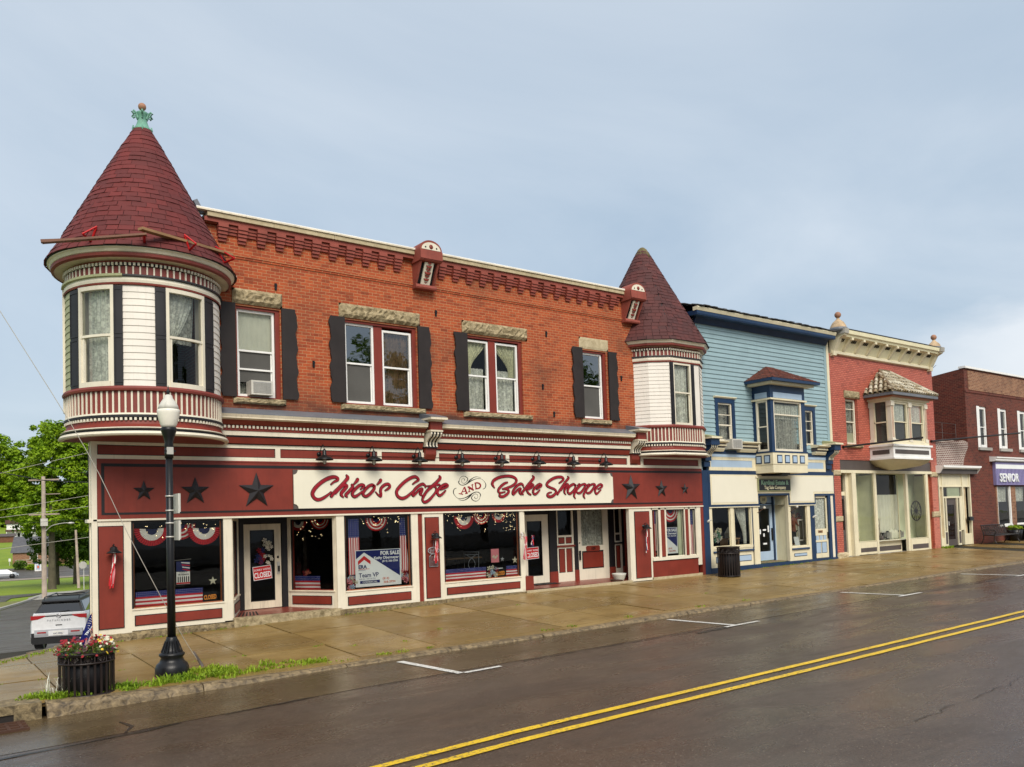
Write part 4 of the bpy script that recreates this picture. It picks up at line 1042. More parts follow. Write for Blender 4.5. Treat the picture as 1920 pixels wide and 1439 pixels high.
# ---- turrets
def ppath(c, angs): return lambda r: [(c[0] + facing(R_(a)).x * r, c[1] + facing(R_(a)).y * r) for a in angs]
def clap_path(mb, path, r, z0, z1, pitch, m):
    z = z0
    while z < z1 - .004: t = min(z + pitch, z1); mb.band(path, [(r + .002, z), (r + .018, z), (r + .004, t)], m); z = t
def along(pts, sp, off=0):
    d = off
    for (a, b) in zip(pts, pts[1:]):
        a, b = Vector(a[:2]), Vector(b[:2]); l = (b - a).length
        while d < l:
            p = a + (b - a) * (d / l); u = (b - a) / l; yield p, math.atan2(u.y, u.x); d += sp
        d -= l
def bars(mb, pts, sp, w_, d, z0, z1, m=None):
    for p, a in along(pts, sp, sp / 2): mb.obox((p.x, p.y, (z0 + z1) / 2), w_ / 2, d / 2, (z1 - z0) / 2, Matrix.Rotation(a, 3, 'Z'), m)
def cone_roof(c, angs, prof, step, tabw, m, seed, name, parent, closed=True):
    """courses of separate shingle tabs over a cone or faceted spire; prof: (r,z) bottom to top"""
    rnd = random.Random(seed); mb = MB(m); tab = [(z, r) for r, z in prof]; z0, z1 = prof[0][1], prof[-1][1]
    n = int((z1 - z0) / step); polyg = len(angs) < 30
    def P(a, r, z):
        if polyg:
            for q, t in zip(angs, angs[1:] + [angs[0] + 360]):
                if q <= a <= t or q <= a + 360 <= t or q <= a - 360 <= t:
                    aa = a if q <= a <= t else (a + 360 if q <= a + 360 <= t else a - 360); k = (aa - q) / (t - q)
                    A, B = facing(R_(q)) * r, facing(R_(t)) * r; v = A + (B - A) * k; return (c[0] + v.x, c[1] + v.y, z)
        v = facing(R_(a)) * r; return (c[0] + v.x, c[1] + v.y, z)
    for k in range(n):
        zb, zt = z0 + (z1 - z0) * k / n, z0 + (z1 - z0) * (k + 1.25) / n; rb, rt_ = lerp(tab, zb), lerp(tab, min(zt, z1)); zt = min(zt, z1)
        cnt = max(7, int(2 * math.pi * rb / tabw)); a = rnd.uniform(0, 360 / cnt); edges_ = []
        for i in range(cnt): edges_.append(a + 360 * i / cnt + rnd.uniform(-1, 1) * 40 / cnt)
        for i in range(cnt):
            a0, a1 = edges_[i], (edges_[(i + 1) % cnt] + (360 if i == cnt - 1 else 0)) - .35; o_ = .016 + rnd.uniform(0, .010); dz = rnd.uniform(-.012, .006); sub = max(1, int((a1 - a0) / 7)) if not polyg else max(1, int((a1 - a0) / 12)); vs = []
            for j in range(sub + 1):
                t = a0 + (a1 - a0) * j / sub; vs += [P(t, rb - .004, zb + dz), P(t, rb + o_, zb + dz), P(t, rt_ + .006, zt)]
            mb.add(vs, [(3 * j + q, 3 * j + q + 3, 3 * j + q + 4, 3 * j + q + 1) for j in range(sub) for q in (0, 1)])
    full = [P(a, 1, 0) for a in angs]
    mb.band(ppath(c, angs), [(r - .02, z) for r, z in prof], 'black_trim', True)
    return mb.build(name, parent)

TC = (1.05, .05); TR = 1.52
A1 = [i * 4 - 100 for i in range(51)]
# body: one part with the siding, everything else hangs on it
mb = MB('white_clap')
for a0, a1, m_ in ((-100, -77, 'green_clap'), (-28.4, -6.2, 'white_clap'), (46.4, 100, 'white_clap')):
    n = max(2, int((a1 - a0) / 3.5)); clap_path(mb, ppath(TC, [a0 + (a1 - a0) * i / n for i in range(n + 1)]), TR, 4.98, 7.02, .136, m_)
mb.arc(TC, 1.30, TR - .005, -100, -65.3, 4.98, 7.02, None, 'white_clap'); mb.arc(TC, 1.30, TR - .005, -34.7, 1.4, 4.98, 7.02, None, 'white_clap'); mb.arc(TC, 1.3, TR - .005, 35, 100, 4.98, 7.02, None, 'white_clap')
mb.arc(TC, 1.30, TR + .06, -106, -98, 4.6, 7.3, None, 'cream')
t1 = mb.build('turret', cafe); t1['label'] = 'big round corner turret with tall red cone roof'
def skirt(t, path, path_end, R, zoff=0):
    mb = MB('barn_red'); z = lambda v: v + zoff
    mb.band(path, [(R + .02, z(4.885)), (R + .075, z(4.90)), (R + .085, z(4.94)), (R + .06, z(4.985)), (R - .05, z(4.99))], 'roof_trim_red')
    mb.band(path, [(R + .005, z(4.43)), (R + .005, z(4.89))], 'roof_trim_red')
    bars(mb, path(R + .012), .118, .034, .028, z(4.45), z(4.885), 'cream')
    mb.band(path, [(R + .02, z(4.405)), (R + .045, z(4.415)), (R + .035, z(4.45)), (R, z(4.455))], 'cream')
    mb.band(path, [(R + .0, z(4.30)), (R + .015, z(4.36)), (R + .06, z(4.365)), (R + .06, z(4.405)), (R + .02, z(4.41))], 'charcoal')
    bars(mb, path(R + .03), .088, .045, .04, z(4.300), z(4.355), 'cream')
    mb.band(path, [(R + .085, z(4.16)), (R + .02, z(4.23)), (R + .01, z(4.30))], 'barn_red')
    mb.band(path, [(R + .10, z(4.13)), (R + .12, z(4.145)), (R + .085, z(4.165))], 'cream')
    mb.band(path, [(R + .13, z(4.075)), (R + .09, z(4.10)), (R + .10, z(4.13))], 'charcoal')
    mb.band(path, [(R + .08, z(3.99)), (R + .15, z(4.00)), (R + .17, z(4.03)), (R + .14, z(4.055)), (R + .135, z(4.078))], 'cream')
    mb.build('skirt', t)
    mb = MB('barn_red'); pts = [(p[0], p[1], z(3.992)) for p in path(R + .085)]; mb.poly(pts, 'roof_trim_red'); mb.build('underside', t)
def frieze(t, path, R, seg_green=None):
    mb = MB('barn_red')
    mb.band(path, [(R + .04, 7.02), (R + .05, 7.045), (R + .02, 7.075)], 'roof_trim_red')
    mb.band(path, [(R + .035, 7.07), (R + .045, 7.12), (R + .03, 7.185)], 'cream')
    mb.band(path, [(R + .03, 7.18), (R + .075, 7.19), (R + .07, 7.225), (R, 7.235)], 'charcoal')
    mb.band(path, [(R - .0, 7.22), (R - .0, 7.53)], 'roof_trim_red'); bars(mb, path(R + .008), .128, .030, .028, 7.235, 7.40, 'cream')
    mb.band(path, [(R + .0, 7.40), (R + .02, 7.405), (R + .02, 7.47), (R, 7.475)], 'black_trim'); bars(mb, path(R + .035), .082, .042, .04, 7.41, 7.465, 'cream')
    mb.build('frieze', t)
frieze(t1, ppath(TC, A1), TR); skirt(t1, ppath(TC, A1), None, TR)
mb = MB('green_clap'); mb.band(ppath(TC, [i * 4 - 100 for i in range(19)]), [(TR + .035, 7.175), (TR + .083, 7.186), (TR + .078, 7.235), (TR + .01, 7.245)]); mb.build('unpainted_moulding', t1)
def eave(t, pth, R, m3='roof_trim_red'):
    mb = MB('cream_worn')
    mb.band(pth, [(R - .10, 7.60), (R - .06, 7.62), (R - .03, 7.67), (R + .0, 7.69), (R + .005, 7.735)], 'cream'); mb.band(pth, [(R - .12, 7.515), (R - .07, 7.545), (R - .06, 7.60), (R - .085, 7.605)], m3)
    mb.band(pth, [(R - .55, 7.51), (R - .12, 7.53)], 'cream_worn'); mb.band(pth, [(R - .4, 7.74), (R + .02, 7.735), (R + .025, 7.715), (R + .0, 7.70)], 'black_trim')
    mb.build('eave', t)
A2 = [i * 6 - 180 for i in range(61)]
eave(t1, ppath(TC, A2[8:-8]), 1.86)
cone_roof(TC, [i * 6 for i in range(60)], [(1.90, 7.715), (1.66, 8.12), (1.00, 9.38), (.48, 10.35), (.17, 10.90)], .118, .27, 'red_shingle', 5, 'roof', t1)
mb = MB('concrete_pale'); mb.tube([(TC[0] + math.sin(R_(a)) * (r + .03), TC[1] - math.cos(R_(a)) * (r + .03), z) for r, z, a in ((1.88, 7.76, 74), (1.66, 8.12, 74), (1.38, 8.65, 75), (1.08, 9.22, 77))], .020, 6)
mb.obox((TC[0] + 1.14, -.06, 9.38), .05, .05, .16, Matrix.Rotation(-.5, 3, 'Y'), 'lead_grey'); mb.build('flashing', t1)
mb = MB('copper_green')
mb.lathe((TC[0], TC[1], 10.84), [(.21, 0), (.19, .03), (.205, .05), (.165, .08), (.125, .16), (.095, .26), (.085, .34), (.11, .40), (.12, .44), (.07, .47), (.03, .49)], 16)
for k in range(6):
    a = k * math.pi / 3 + .3; d = Vector((math.cos(a), math.sin(a), 0)); o_ = Vector((TC[0], TC[1], 10.84))
    mb.tube([o_ + d * .10 + Vector((0, 0, .30)), o_ + d * .15 + Vector((0, 0, .40)), o_ + d * .20 + Vector((0, 0, .43)), o_ + d * .235 + Vector((0, 0, .39)), o_ + d * .20 + Vector((0, 0, .355)), o_ + d * .175 + Vector((0, 0, .38))], .022, 6)
    mb.tube([o_ + d * .18 + Vector((0, 0, -.02)), o_ + d * .23 + Vector((0, 0, .0)), o_ + d * .21 + Vector((0, 0, .09))], .016, 5)
mb.ball((TC[0], TC[1], 11.42), .085, 10, 'terracotta'); mb.build('finial', t1)
def curved_window(a0, a1, lab):
    mb = MB('cream'); z0, z1 = 4.985, 7.02; r0, r1 = TR - .07, TR + .035; fa = 2.4
    mb.arc(TC, r0, r1, a0, a0 + fa, z0, z1); mb.arc(TC, r0, r1, a1 - fa, a1, z0, z1); mb.arc(TC, r0, r1, a0 + fa, a1 - fa, z1 - .085, z1); mb.arc(TC, r0, r1 + .02, a0 + fa, a1 - fa, z0, z0 + .10)
    mb.arc(TC, r0 + .02, r1 - .01, a0 + fa, a1 - fa, 5.99, 6.04); mb.arc(TC, r0 + .01, r1 - .03, a0 + fa, a0 + fa + 2.2, z0 + .1, 5.99); mb.arc(TC, r0 + .01, r1 - .03, a1 - fa - 2.2, a1 - fa, z0 + .1, 5.99)
    f = mb.build('curved_window', cafe); f['label'] = lab
    for za, zb, r in ((6.04, 6.94, TR - .01), (5.08, 5.99, TR - .035)):
        g_ = MB('glass_upper'); n = 8; g_.band(ppath(TC, [a0 + fa + (a1 - a0 - 2 * fa) * i / n for i in range(n + 1)]), [(r, za), (r, zb)]); g_.build('pane', f)
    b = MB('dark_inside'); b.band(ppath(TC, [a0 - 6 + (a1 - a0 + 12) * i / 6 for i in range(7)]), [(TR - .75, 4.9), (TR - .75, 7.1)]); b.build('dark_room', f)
    return f
def arc_curtain(f, a0, a1, z0, z1, r, m, tie=0):
    mb = MB(m); nx, nz = 40, 10; vs = []
    for j in range(nz + 1):
        t = j / nz
        for i in range(nx + 1):
            u = i / nx; k = 1 - tie * .85 * t ** 1.3; a = R_(a0 + (a1 - a0) * u * k); rr = r + .02 * math.sin(u * 38)
            d = facing(a); vs.append((TC[0] + d.x * rr, TC[1] + d.y * rr, z1 + (z0 - z1) * t))
    mb.add(vs, [(j * (nx + 1) + i, j * (nx + 1) + i + 1, (j + 1) * (nx + 1) + i + 1, (j + 1) * (nx + 1) + i) for j in range(nz) for i in range(nx)], None, True); mb.build('curtain', f)
f = curved_window(-65.2, -34.9, 'turret window with white flowered lace'); arc_curtain(f, -63, -37, 5.05, 6.96, TR - .16, 'lace')
f = curved_window(1.5, 34.8, 'turret window with a lace curtain pulled aside'); arc_curtain(f, 4, 30, 5.85, 6.96, TR - .16, 'lace', 1.0); arc_curtain(f, 8, 33, 5.95, 6.96, TR - .22, 'lace_grey', .15)
def arc_shutter(a0, a1):
    mb = MB('charcoal'); mb.arc(TC, TR + .0, TR + .035, a0, a1, 5.0, 7.0, 3)
    for za, zb in ((5.05, 5.98), (6.03, 6.95)):
        mb.arc(TC, TR + .035, TR + .045, a0, a0 + .9, za, zb, 1); mb.arc(TC, TR + .035, TR + .045, a1 - .9, a1, za, zb, 1); mb.arc(TC, TR + .035, TR + .045, a0 + .9, a1 - .9, za, za + .03, 2); mb.arc(TC, TR + .035, TR + .045, a0 + .9, a1 - .9, zb - .03, zb, 2)
    mb.build('shutter', cafe)
for a, b in ((-76.5, -65.4), (-34.7, -28.4), (-6.2, 1.3), (35.0, 46.4)): arc_shutter(a, b)

# far turret: faceted
TD = (17.50, .90); RD = 1.83; AD = [-95, -67.5, -45, -22.5, 22.5, 45, 67.5, 95]
mb = MB('white_clap'); yf = TD[1] - RD * math.cos(R_(22.5)); xl, xr_ = TD[0] - RD * math.sin(R_(22.5)), TD[0] + RD * math.sin(R_(22.5))
pd_ = ppath(TD, AD)
clap_path(mb, ppath(TD, AD[:4]), RD, 4.98, 7.02, .120, 'white_clap'); clap_path(mb, ppath(TD, AD[4:]), RD, 4.98, 7.02, .120, 'white_clap')
mb.band(ppath(TD, AD[:4]), [(RD - .01, 4.9), (RD - .01, 7.1)], 'white_clap'); mb.band(ppath(TD, AD[4:]), [(RD - .01, 4.9), (RD - .01, 7.1)], 'white_clap')
mb.box(xl + .01, 16.92, yf, yf + .1, 4.98, 7.02, 'white_clap'); mb.box(17.78, xr_ - .01, yf, yf + .1, 4.98, 7.02, 'white_clap')
t2 = mb.build('turret', cafe); t2['label'] = 'smaller faceted turret at the far end'
frieze(t2, pd_, RD); skirt(t2, pd_, None, RD)
AF = [-180, -157.5, -135, -112.5, -90, -67.5, -45, -22.5, 22.5, 45, 67.5, 90, 112.5, 135, 157.5]
eave(t2, ppath(TD, AF[3:12]), 2.09)
cone_roof(TD, AF, [(2.13, 7.715), (1.38, 9.05), (.28, 11.05), (.15, 11.25)], .118, .25, 'maroon_shingle', 8, 'roof', t2)
mb = MB('moss_cap'); mb.lathe((TD[0], TD[1], 10.98), [(.34, -.04), (.25, .14), (.15, .30), (.07, .37), (.01, .39)], 12); mb.build('moss_cap', t2)
f = sash(cafe, 16.90, 17.76, 4.99, 7.02, yf - .02, 'cream', .52, .065, name='window', label='lace curtained window of the far turret')
curtain(16.98, 17.7, 5.05, 6.95, yf + .14, 'lace', f)
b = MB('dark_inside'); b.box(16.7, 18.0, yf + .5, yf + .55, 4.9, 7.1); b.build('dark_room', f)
for a, b_ in ((16.82, 16.90), (17.76, 17.90)):
    mb = MB('charcoal'); mb.box(a if a > 17 else a - .06, b_ , yf - .045, yf - .01, 5.0, 7.0)
    x0, x1 = (a if a > 17 else a - .06), b_
    for za, zb in ((5.05, 5.98), (6.03, 6.95)): mb.box(x0 + .02, x1 - .02, yf - .052, yf - .045, za, zb, 'black_trim')
    mb.build('shutter', cafe)
# lettering strokes: x, z, width on the sign's own plane
SR= [[5.248,3.09,0.026,5.332,3.153,0.043,5.425,3.196,0.059,5.427,3.244,0.068,5.345,3.272,0.077,5.221,3.252,0.085,5.047,3.171,0.085,4.893,3.057,0.085,4.801,2.954,0.085,4.764,2.86,0.085,4.796,2.775,0.077,4.875,2.723,0.077,4.976,2.731,0.068,5.088,2.787,0.059,5.181,2.848,0.043,5.243,2.905,0.026],[5.668,3.312,0.043,5.698,3.255,0.085,5.633,3.172,0.077,5.473,3.018,0.077,5.325,2.885,0.077,5.251,2.8,0.068],[5.366,2.875,0.043,5.472,2.98,0.051,5.578,3.066,0.068,5.667,3.056,0.077,5.617,2.979,0.077,5.532,2.893,0.077,5.515,2.826,0.068,5.56,2.782,0.034],[5.809,3.076,0.059,5.829,3.037,0.068,5.731,2.921,0.068,5.634,2.825,0.068,5.665,2.782,0.034],[5.961,3.212,0.077,5.939,3.173,0.068,5.868,3.105,0.034],[6.04,2.968,0.026,6.139,3.046,0.059,6.086,3.08,0.068,6.0,3.056,0.068,5.869,2.949,0.068,5.809,2.853,0.068,5.844,2.794,0.068,5.897,2.789,0.068,5.994,2.842,0.051,6.082,2.909,0.034],[6.433,3.046,0.051,6.368,3.075,0.068,6.269,3.046,0.068,6.158,2.948,0.068,6.102,2.86,0.068,6.133,2.802,0.068,6.208,2.796,0.068,6.318,2.869,0.068,6.408,2.967,0.068,6.421,3.026,0.059,6.367,3.065,0.051],[6.607,3.195,0.077,6.594,3.163,0.068,6.509,3.089,0.034],[6.73,2.934,0.026,6.803,2.971,0.051,6.871,3.035,0.059,6.83,3.094,0.068,6.734,3.083,0.068,6.625,3.003,0.068,6.599,2.919,0.068,6.608,2.844,0.068,6.595,2.786,0.059,6.525,2.824,0.043,6.462,2.893,0.026],[7.541,3.099,0.026,7.63,3.154,0.043,7.72,3.209,0.059,7.684,3.263,0.068,7.609,3.29,0.077,7.483,3.257,0.077,7.332,3.175,0.077,7.193,3.067,0.077,7.08,2.948,0.077,7.059,2.852,0.077,7.111,2.765,0.077,7.22,2.726,0.077,7.344,2.763,0.068,7.471,2.849,0.059,7.599,2.946,0.051],[7.917,3.011,0.026,7.912,3.061,0.051,7.843,3.099,0.068,7.728,3.055,0.068,7.599,2.957,0.068,7.533,2.848,0.068,7.55,2.794,0.059,7.633,2.859,0.051,7.737,2.946,0.059,7.826,2.967,0.068,7.785,2.88,0.077,7.759,2.836,0.068,7.821,2.792,0.034],[8.365,3.311,0.043,8.39,3.261,0.077,8.282,3.155,0.077,8.122,3.033,0.077,7.978,2.923,0.068,7.871,2.791,0.068,7.823,2.682,0.059,7.879,2.621,0.068,7.995,2.658,0.068,8.127,2.767,0.059,8.234,2.888,0.051,8.251,2.999,0.043,8.174,3.033,0.034],[7.93,3.044,0.026,8.072,3.049,0.034,8.201,3.071,0.043,8.358,3.082,0.043],[8.393,2.954,0.034,8.525,2.998,0.051,8.62,3.054,0.059,8.555,3.093,0.068,8.448,3.054,0.068,8.341,2.976,0.068,8.286,2.877,0.068,8.322,2.804,0.068,8.387,2.798,0.059,8.481,2.864,0.043,8.543,2.92,0.026],[10.16,2.996,0.026,10.11,3.062,0.068,10.095,3.118,0.077,10.156,3.202,0.077,10.32,3.278,0.077,10.52,3.316,0.077,10.72,3.322,0.077,10.885,3.28,0.077,10.947,3.204,0.077,10.902,3.118,0.068,10.78,3.042,0.068,10.613,2.995,0.051,10.447,2.958,0.034],[10.619,3.146,0.034,10.524,3.118,0.059,10.404,3.043,0.068,10.308,2.949,0.068,10.299,2.874,0.059,10.385,2.854,0.043,10.526,2.877,0.026],[10.447,2.958,0.034,10.564,2.957,0.051,10.657,2.919,0.059,10.642,2.853,0.068,10.557,2.787,0.068,10.439,2.741,0.068,10.335,2.761,0.068,10.349,2.826,0.043],[11.186,3.013,0.034,11.165,3.08,0.059,11.093,3.104,0.068,10.983,3.061,0.068,10.86,2.956,0.068,10.796,2.861,0.068,10.818,2.804,0.059,10.904,2.87,0.051,11.003,2.946,0.051,11.087,2.965,0.068,11.048,2.888,0.068,11.046,2.841,0.059,11.092,2.797,0.034],[11.541,3.332,0.043,11.576,3.278,0.077,11.473,3.176,0.077,11.32,3.032,0.077,11.181,2.897,0.068,11.13,2.84,0.059,11.165,2.797,0.034],[11.292,2.935,0.034,11.393,3.022,0.051,11.494,3.089,0.068,11.554,3.06,0.059,11.465,2.993,0.059,11.328,2.935,0.051,11.326,2.877,0.059,11.385,2.819,0.059,11.445,2.795,0.034],[11.673,2.953,0.034,11.775,3.001,0.051,11.852,3.06,0.068,11.792,3.094,0.068,11.69,3.05,0.068,11.575,2.954,0.068,11.534,2.876,0.068,11.568,2.813,0.068,11.63,2.808,0.059,11.719,2.865,0.043,11.784,2.924,0.026],[12.536,3.129,0.034,12.629,3.175,0.051,12.708,3.239,0.068,12.665,3.297,0.077,12.544,3.308,0.077,12.378,3.284,0.077,12.196,3.209,0.077,12.073,3.117,0.077,12.07,3.048,0.077,12.201,2.991,0.068,12.348,2.944,0.068,12.404,2.875,0.077,12.356,2.794,0.077,12.218,2.726,0.077,12.086,2.739,0.077,12.074,2.796,0.059,12.149,2.842,0.043,12.224,2.853,0.026],[12.88,3.322,0.034,12.909,3.275,0.068,12.812,3.187,0.068,12.652,3.024,0.068,12.509,2.862,0.068,12.453,2.794,0.051],[12.602,2.92,0.043,12.729,3.024,0.051,12.854,3.094,0.059,12.875,3.059,0.068,12.772,2.966,0.068,12.722,2.885,0.068,12.735,2.826,0.051,12.771,2.791,0.026],[13.177,3.059,0.051,13.101,3.094,0.068,12.975,3.047,0.068,12.878,2.954,0.068,12.858,2.86,0.068,12.917,2.808,0.068,13.011,2.836,0.068,13.124,2.929,0.068,13.176,3.035,0.059,13.116,3.088,0.051],[13.27,3.058,0.051,13.35,3.094,0.059,13.25,2.964,0.068,13.134,2.824,0.068,13.099,2.742,0.059,13.142,2.665,0.026],[13.282,2.976,0.043,13.412,3.07,0.051,13.539,3.094,0.068,13.585,3.058,0.068,13.501,2.952,0.068,13.385,2.846,0.068,13.275,2.823,0.059,13.214,2.858,0.043],[13.649,3.058,0.051,13.746,3.082,0.059,13.628,2.951,0.068,13.51,2.809,0.068,13.483,2.738,0.059,13.527,2.667,0.026],[13.661,2.975,0.043,13.793,3.07,0.051,13.923,3.094,0.068,13.97,3.058,0.068,13.884,2.95,0.068,13.766,2.843,0.068,13.653,2.82,0.059,13.599,2.856,0.043],[14.093,2.937,0.034,14.21,2.985,0.051,14.27,3.045,0.068,14.215,3.088,0.068,14.099,3.046,0.068,13.997,2.95,0.068,13.961,2.878,0.068,14.005,2.8,0.068,14.071,2.817,0.051,14.155,2.877,0.034,14.206,2.913,0.026]]
SB= [[8.994,3.186,0.022,8.977,3.146,0.029,9.022,3.087,0.022,9.1,3.067,0.018,9.195,3.087,0.023,9.3,3.14,0.032,9.405,3.193,0.027,9.519,3.233,0.018,9.64,3.251,0.014,9.745,3.234,0.009,9.824,3.174,0.011,9.871,3.107,0.022,9.872,3.04,0.027,9.833,2.98,0.018,9.775,2.96,0.014],[9.268,3.133,0.018,9.317,3.18,0.032,9.382,3.226,0.029,9.48,3.28,0.018,9.586,3.3,0.013,9.714,3.274,0.005],[9.172,3.206,0.022,9.161,3.245,0.009,9.106,3.245,0.007,9.071,3.199,0.007,9.087,3.14,0.009,9.149,3.119,0.009,9.221,3.153,0.013,9.279,3.226,0.027,9.242,3.285,0.02,9.156,3.318,0.014,9.069,3.298,0.009,9.008,3.232,0.009,8.998,3.173,0.011],[9.67,2.76,0.022,9.688,2.8,0.029,9.642,2.86,0.022,9.562,2.881,0.018,9.465,2.861,0.023,9.359,2.809,0.032,9.254,2.757,0.027,9.142,2.719,0.018,9.024,2.704,0.014,8.923,2.721,0.009,8.848,2.78,0.011,8.803,2.846,0.022,8.802,2.911,0.027,8.839,2.97,0.018,8.894,2.989,0.014],[9.391,2.815,0.018,9.342,2.77,0.032,9.277,2.724,0.029,9.18,2.672,0.018,9.077,2.654,0.013,8.953,2.681,0.005],[9.489,2.742,0.022,9.499,2.702,0.009,9.555,2.701,0.007,9.591,2.747,0.007,9.575,2.807,0.009,9.512,2.829,0.009,9.438,2.795,0.013,9.38,2.723,0.027,9.418,2.663,0.02,9.504,2.629,0.014,9.594,2.648,0.009,9.657,2.714,0.009,9.667,2.773,0.011]]
SA= [[9.144,2.998,0.027,9.085,2.89,0.027,9.036,2.831,0.03],[9.168,3.002,0.048,9.204,2.909,0.054,9.234,2.85,0.048],[9.101,2.89,0.021,9.196,2.909,0.021],[8.974,2.842,0.021,9.099,2.821,0.027],[9.186,2.84,0.027,9.258,2.856,0.021],[9.311,3.028,0.03,9.315,2.902,0.03],[9.279,3.021,0.039,9.35,2.988,0.06,9.444,2.941,0.048],[9.425,3.087,0.03,9.428,2.954,0.024],[9.393,3.074,0.018,9.449,3.09,0.015],[9.283,2.889,0.018,9.338,2.895,0.018],[9.523,3.12,0.045,9.542,2.981,0.045],[9.507,3.127,0.03,9.596,3.134,0.036,9.675,3.1,0.045,9.689,3.04,0.051,9.638,2.987,0.039,9.525,2.971,0.03]]
# ================================================================ things fixed on and standing in the café front
def trip(a): return [tuple(a[i:i + 3]) for i in range(0, len(a), 3)]
sg = thing('shop_sign', 'long ivory sign board with dark red brush script above the café windows', 'sign', (9.5, -.05, 2.5))
mb = MB('sign_ivory'); x0, x1, z0, z1, c = 4.30, 14.74, 2.515, 3.435, .11
P = []
for cx_, cz, a0 in ((x0, z0, 90), (x1, z0, 180), (x1, z1, 270), (x0, z1, 0)):
    pts = [(cx_ + c * math.cos(R_(a0 - t * 15)), cz + c * math.sin(R_(a0 - t * 15))) for t in range(7)]
    P += pts
mb.face_xz([(x, z) for x, z in P], -.085, -.06); mb.build('board', sg)
mb = MB('lead_grey'); mb.box(x0 - .01, x1 + .01, -.064, -.05, z0 - .01, z1 + .01, 'taupe'); mb.build('back_board', sg)
mb = MB('sign_red')
for k, s_ in enumerate(SR): stroke(mb, trip(s_), -.085 - .001 * (k % 7), .012, 'sign_black', .011)
for k, s_ in enumerate(SR): stroke(mb, trip(s_), -.092 - .001 * (k % 7), .022, 'sign_red')
mb.build('script_lettering', sg)
mb = MB('sign_black')
for k, s_ in enumerate(SB): stroke(mb, trip(s_), -.085 - .0007 * k, .004, 'sign_black', 0, 8)
mb.build('scrollwork', sg)
mb = MB('sign_red')
for k, s_ in enumerate(SA): stroke(mb, trip(s_), -.085 - .0006 * k, .006, 'sign_red')
mb.build('and_lettering', sg)

def star(x, z, r, label, y=-.055, grp='black metal stars on the sign fascia', mat='charcoal', name='wall_star', d=None):
    mb = MB(mat); d = d or r * .30; P = []
    for k in range(10):
        a = math.pi / 2 + k * math.pi / 5; q = r if k % 2 == 0 else r * .40; P.append((x + q * math.cos(a), y, z + q * math.sin(a)))
    vs = P + [(x, y - d, z), (x, y + .004, z)]
    mb.add(vs, [(k, (k + 1) % 10, 10) for k in range(10)] + [((k + 1) % 10, k, 11) for k in range(10)])
    o = mb.build(name); return tag(o, label, 'star', grp)
star(.96, 2.95, .23, 'small black star left of the lamp post, leftmost on the fascia')
star(2.03, 2.94, .325, 'medium black star just right of the lamp post')
star(3.41, 2.94, .435, 'large black star beside the left end of the sign')
star(15.56, 2.97, .435, 'large black star beside the right end of the sign')
star(16.96, 2.94, .31, 'medium black star between two others right of the sign')
star(18.10, 2.93, .205, 'smallest black star next to the blue corner board')

# gooseneck lamps
def gooseneck(x, label):
    o = thing('gooseneck_lamp', label, 'lamp', (x, -.045, 3.80), 'black gooseneck lamps over the sign')
    mb = MB('iron_black'); mb.tube([(x - .03, -.03, 3.83), (x - .03, -.075, 3.83)], .05, 12); mb.build('wall_plate', o)
    mb = MB('iron_black'); mb.tube(catmull([(x - .03, -.07, 3.83), (x - .02, -.11, 3.90), (x - .01, -.17, 4.01), (x, -.23, 4.04), (x, -.28, 3.99), (x, -.295, 3.88)], 4), .011, 8); mb.build('arm', o)
    mb = MB('iron_black'); mb.lathe((x, -.30, 0), [(.02, 3.93), (.045, 3.90), (.05, 3.80), (.075, 3.765), (.14, 3.745), (.20, 3.70), (.215, 3.665), (.205, 3.67), (.12, 3.72), (.04, 3.735)], 20); mb.build('shade', o)
    mb = MB('lamp_globe'); mb.lathe((x, -.30, 0), [(.035, 3.71), (.045, 3.68), (.045, 3.61), (.025, 3.575), (.002, 3.57)], 10, 'pottery')
    for k in range(4):
        a = k * math.pi / 2 + .4; mb.tube([(x + .055 * math.cos(a), -.3 + .055 * math.sin(a), 3.71), (x + .056 * math.cos(a), -.3 + .056 * math.sin(a), 3.60), (x, -.3, 3.555)], .005, 4, 'iron_black')
    mb.build('bulb_cage', o); return o
ords = ['first', 'second', 'third', 'fourth', 'fifth', 'sixth', 'seventh', 'eighth']
where = ['above the C of Chico', 'above the gap after Chico', 'above the word Cafe', 'above the small AND scroll', 'above the word Bake', 'between the words Bake and Shoppe', 'above the middle of Shoppe', 'above the right end of the sign']
where = ['over the sign, nearest the big round turret', 'over the sign, second from the round turret', 'over the sign, left of the middle console', 'over the sign, right of the middle console', 'over the sign, second right of the middle console', 'over the sign, third from the far turret', 'over the sign, second from the far turret', 'over the sign, nearest the far turret']
g0 = gooseneck(5.0, 'black gooseneck lamp ' + where[0])
for k in range(1, 8): dup(g0, (5.0 + 1.325 * k, -.045, 3.80), 'black gooseneck lamp ' + where[k])
mb = MB('iron_black'); mb.tube([(4.97, -.052, 3.80), (14.25, -.052, 3.82)], .008, 6); tag(mb.build('conduit'), 'thin black conduit running between the gooseneck lamps', 'conduit')

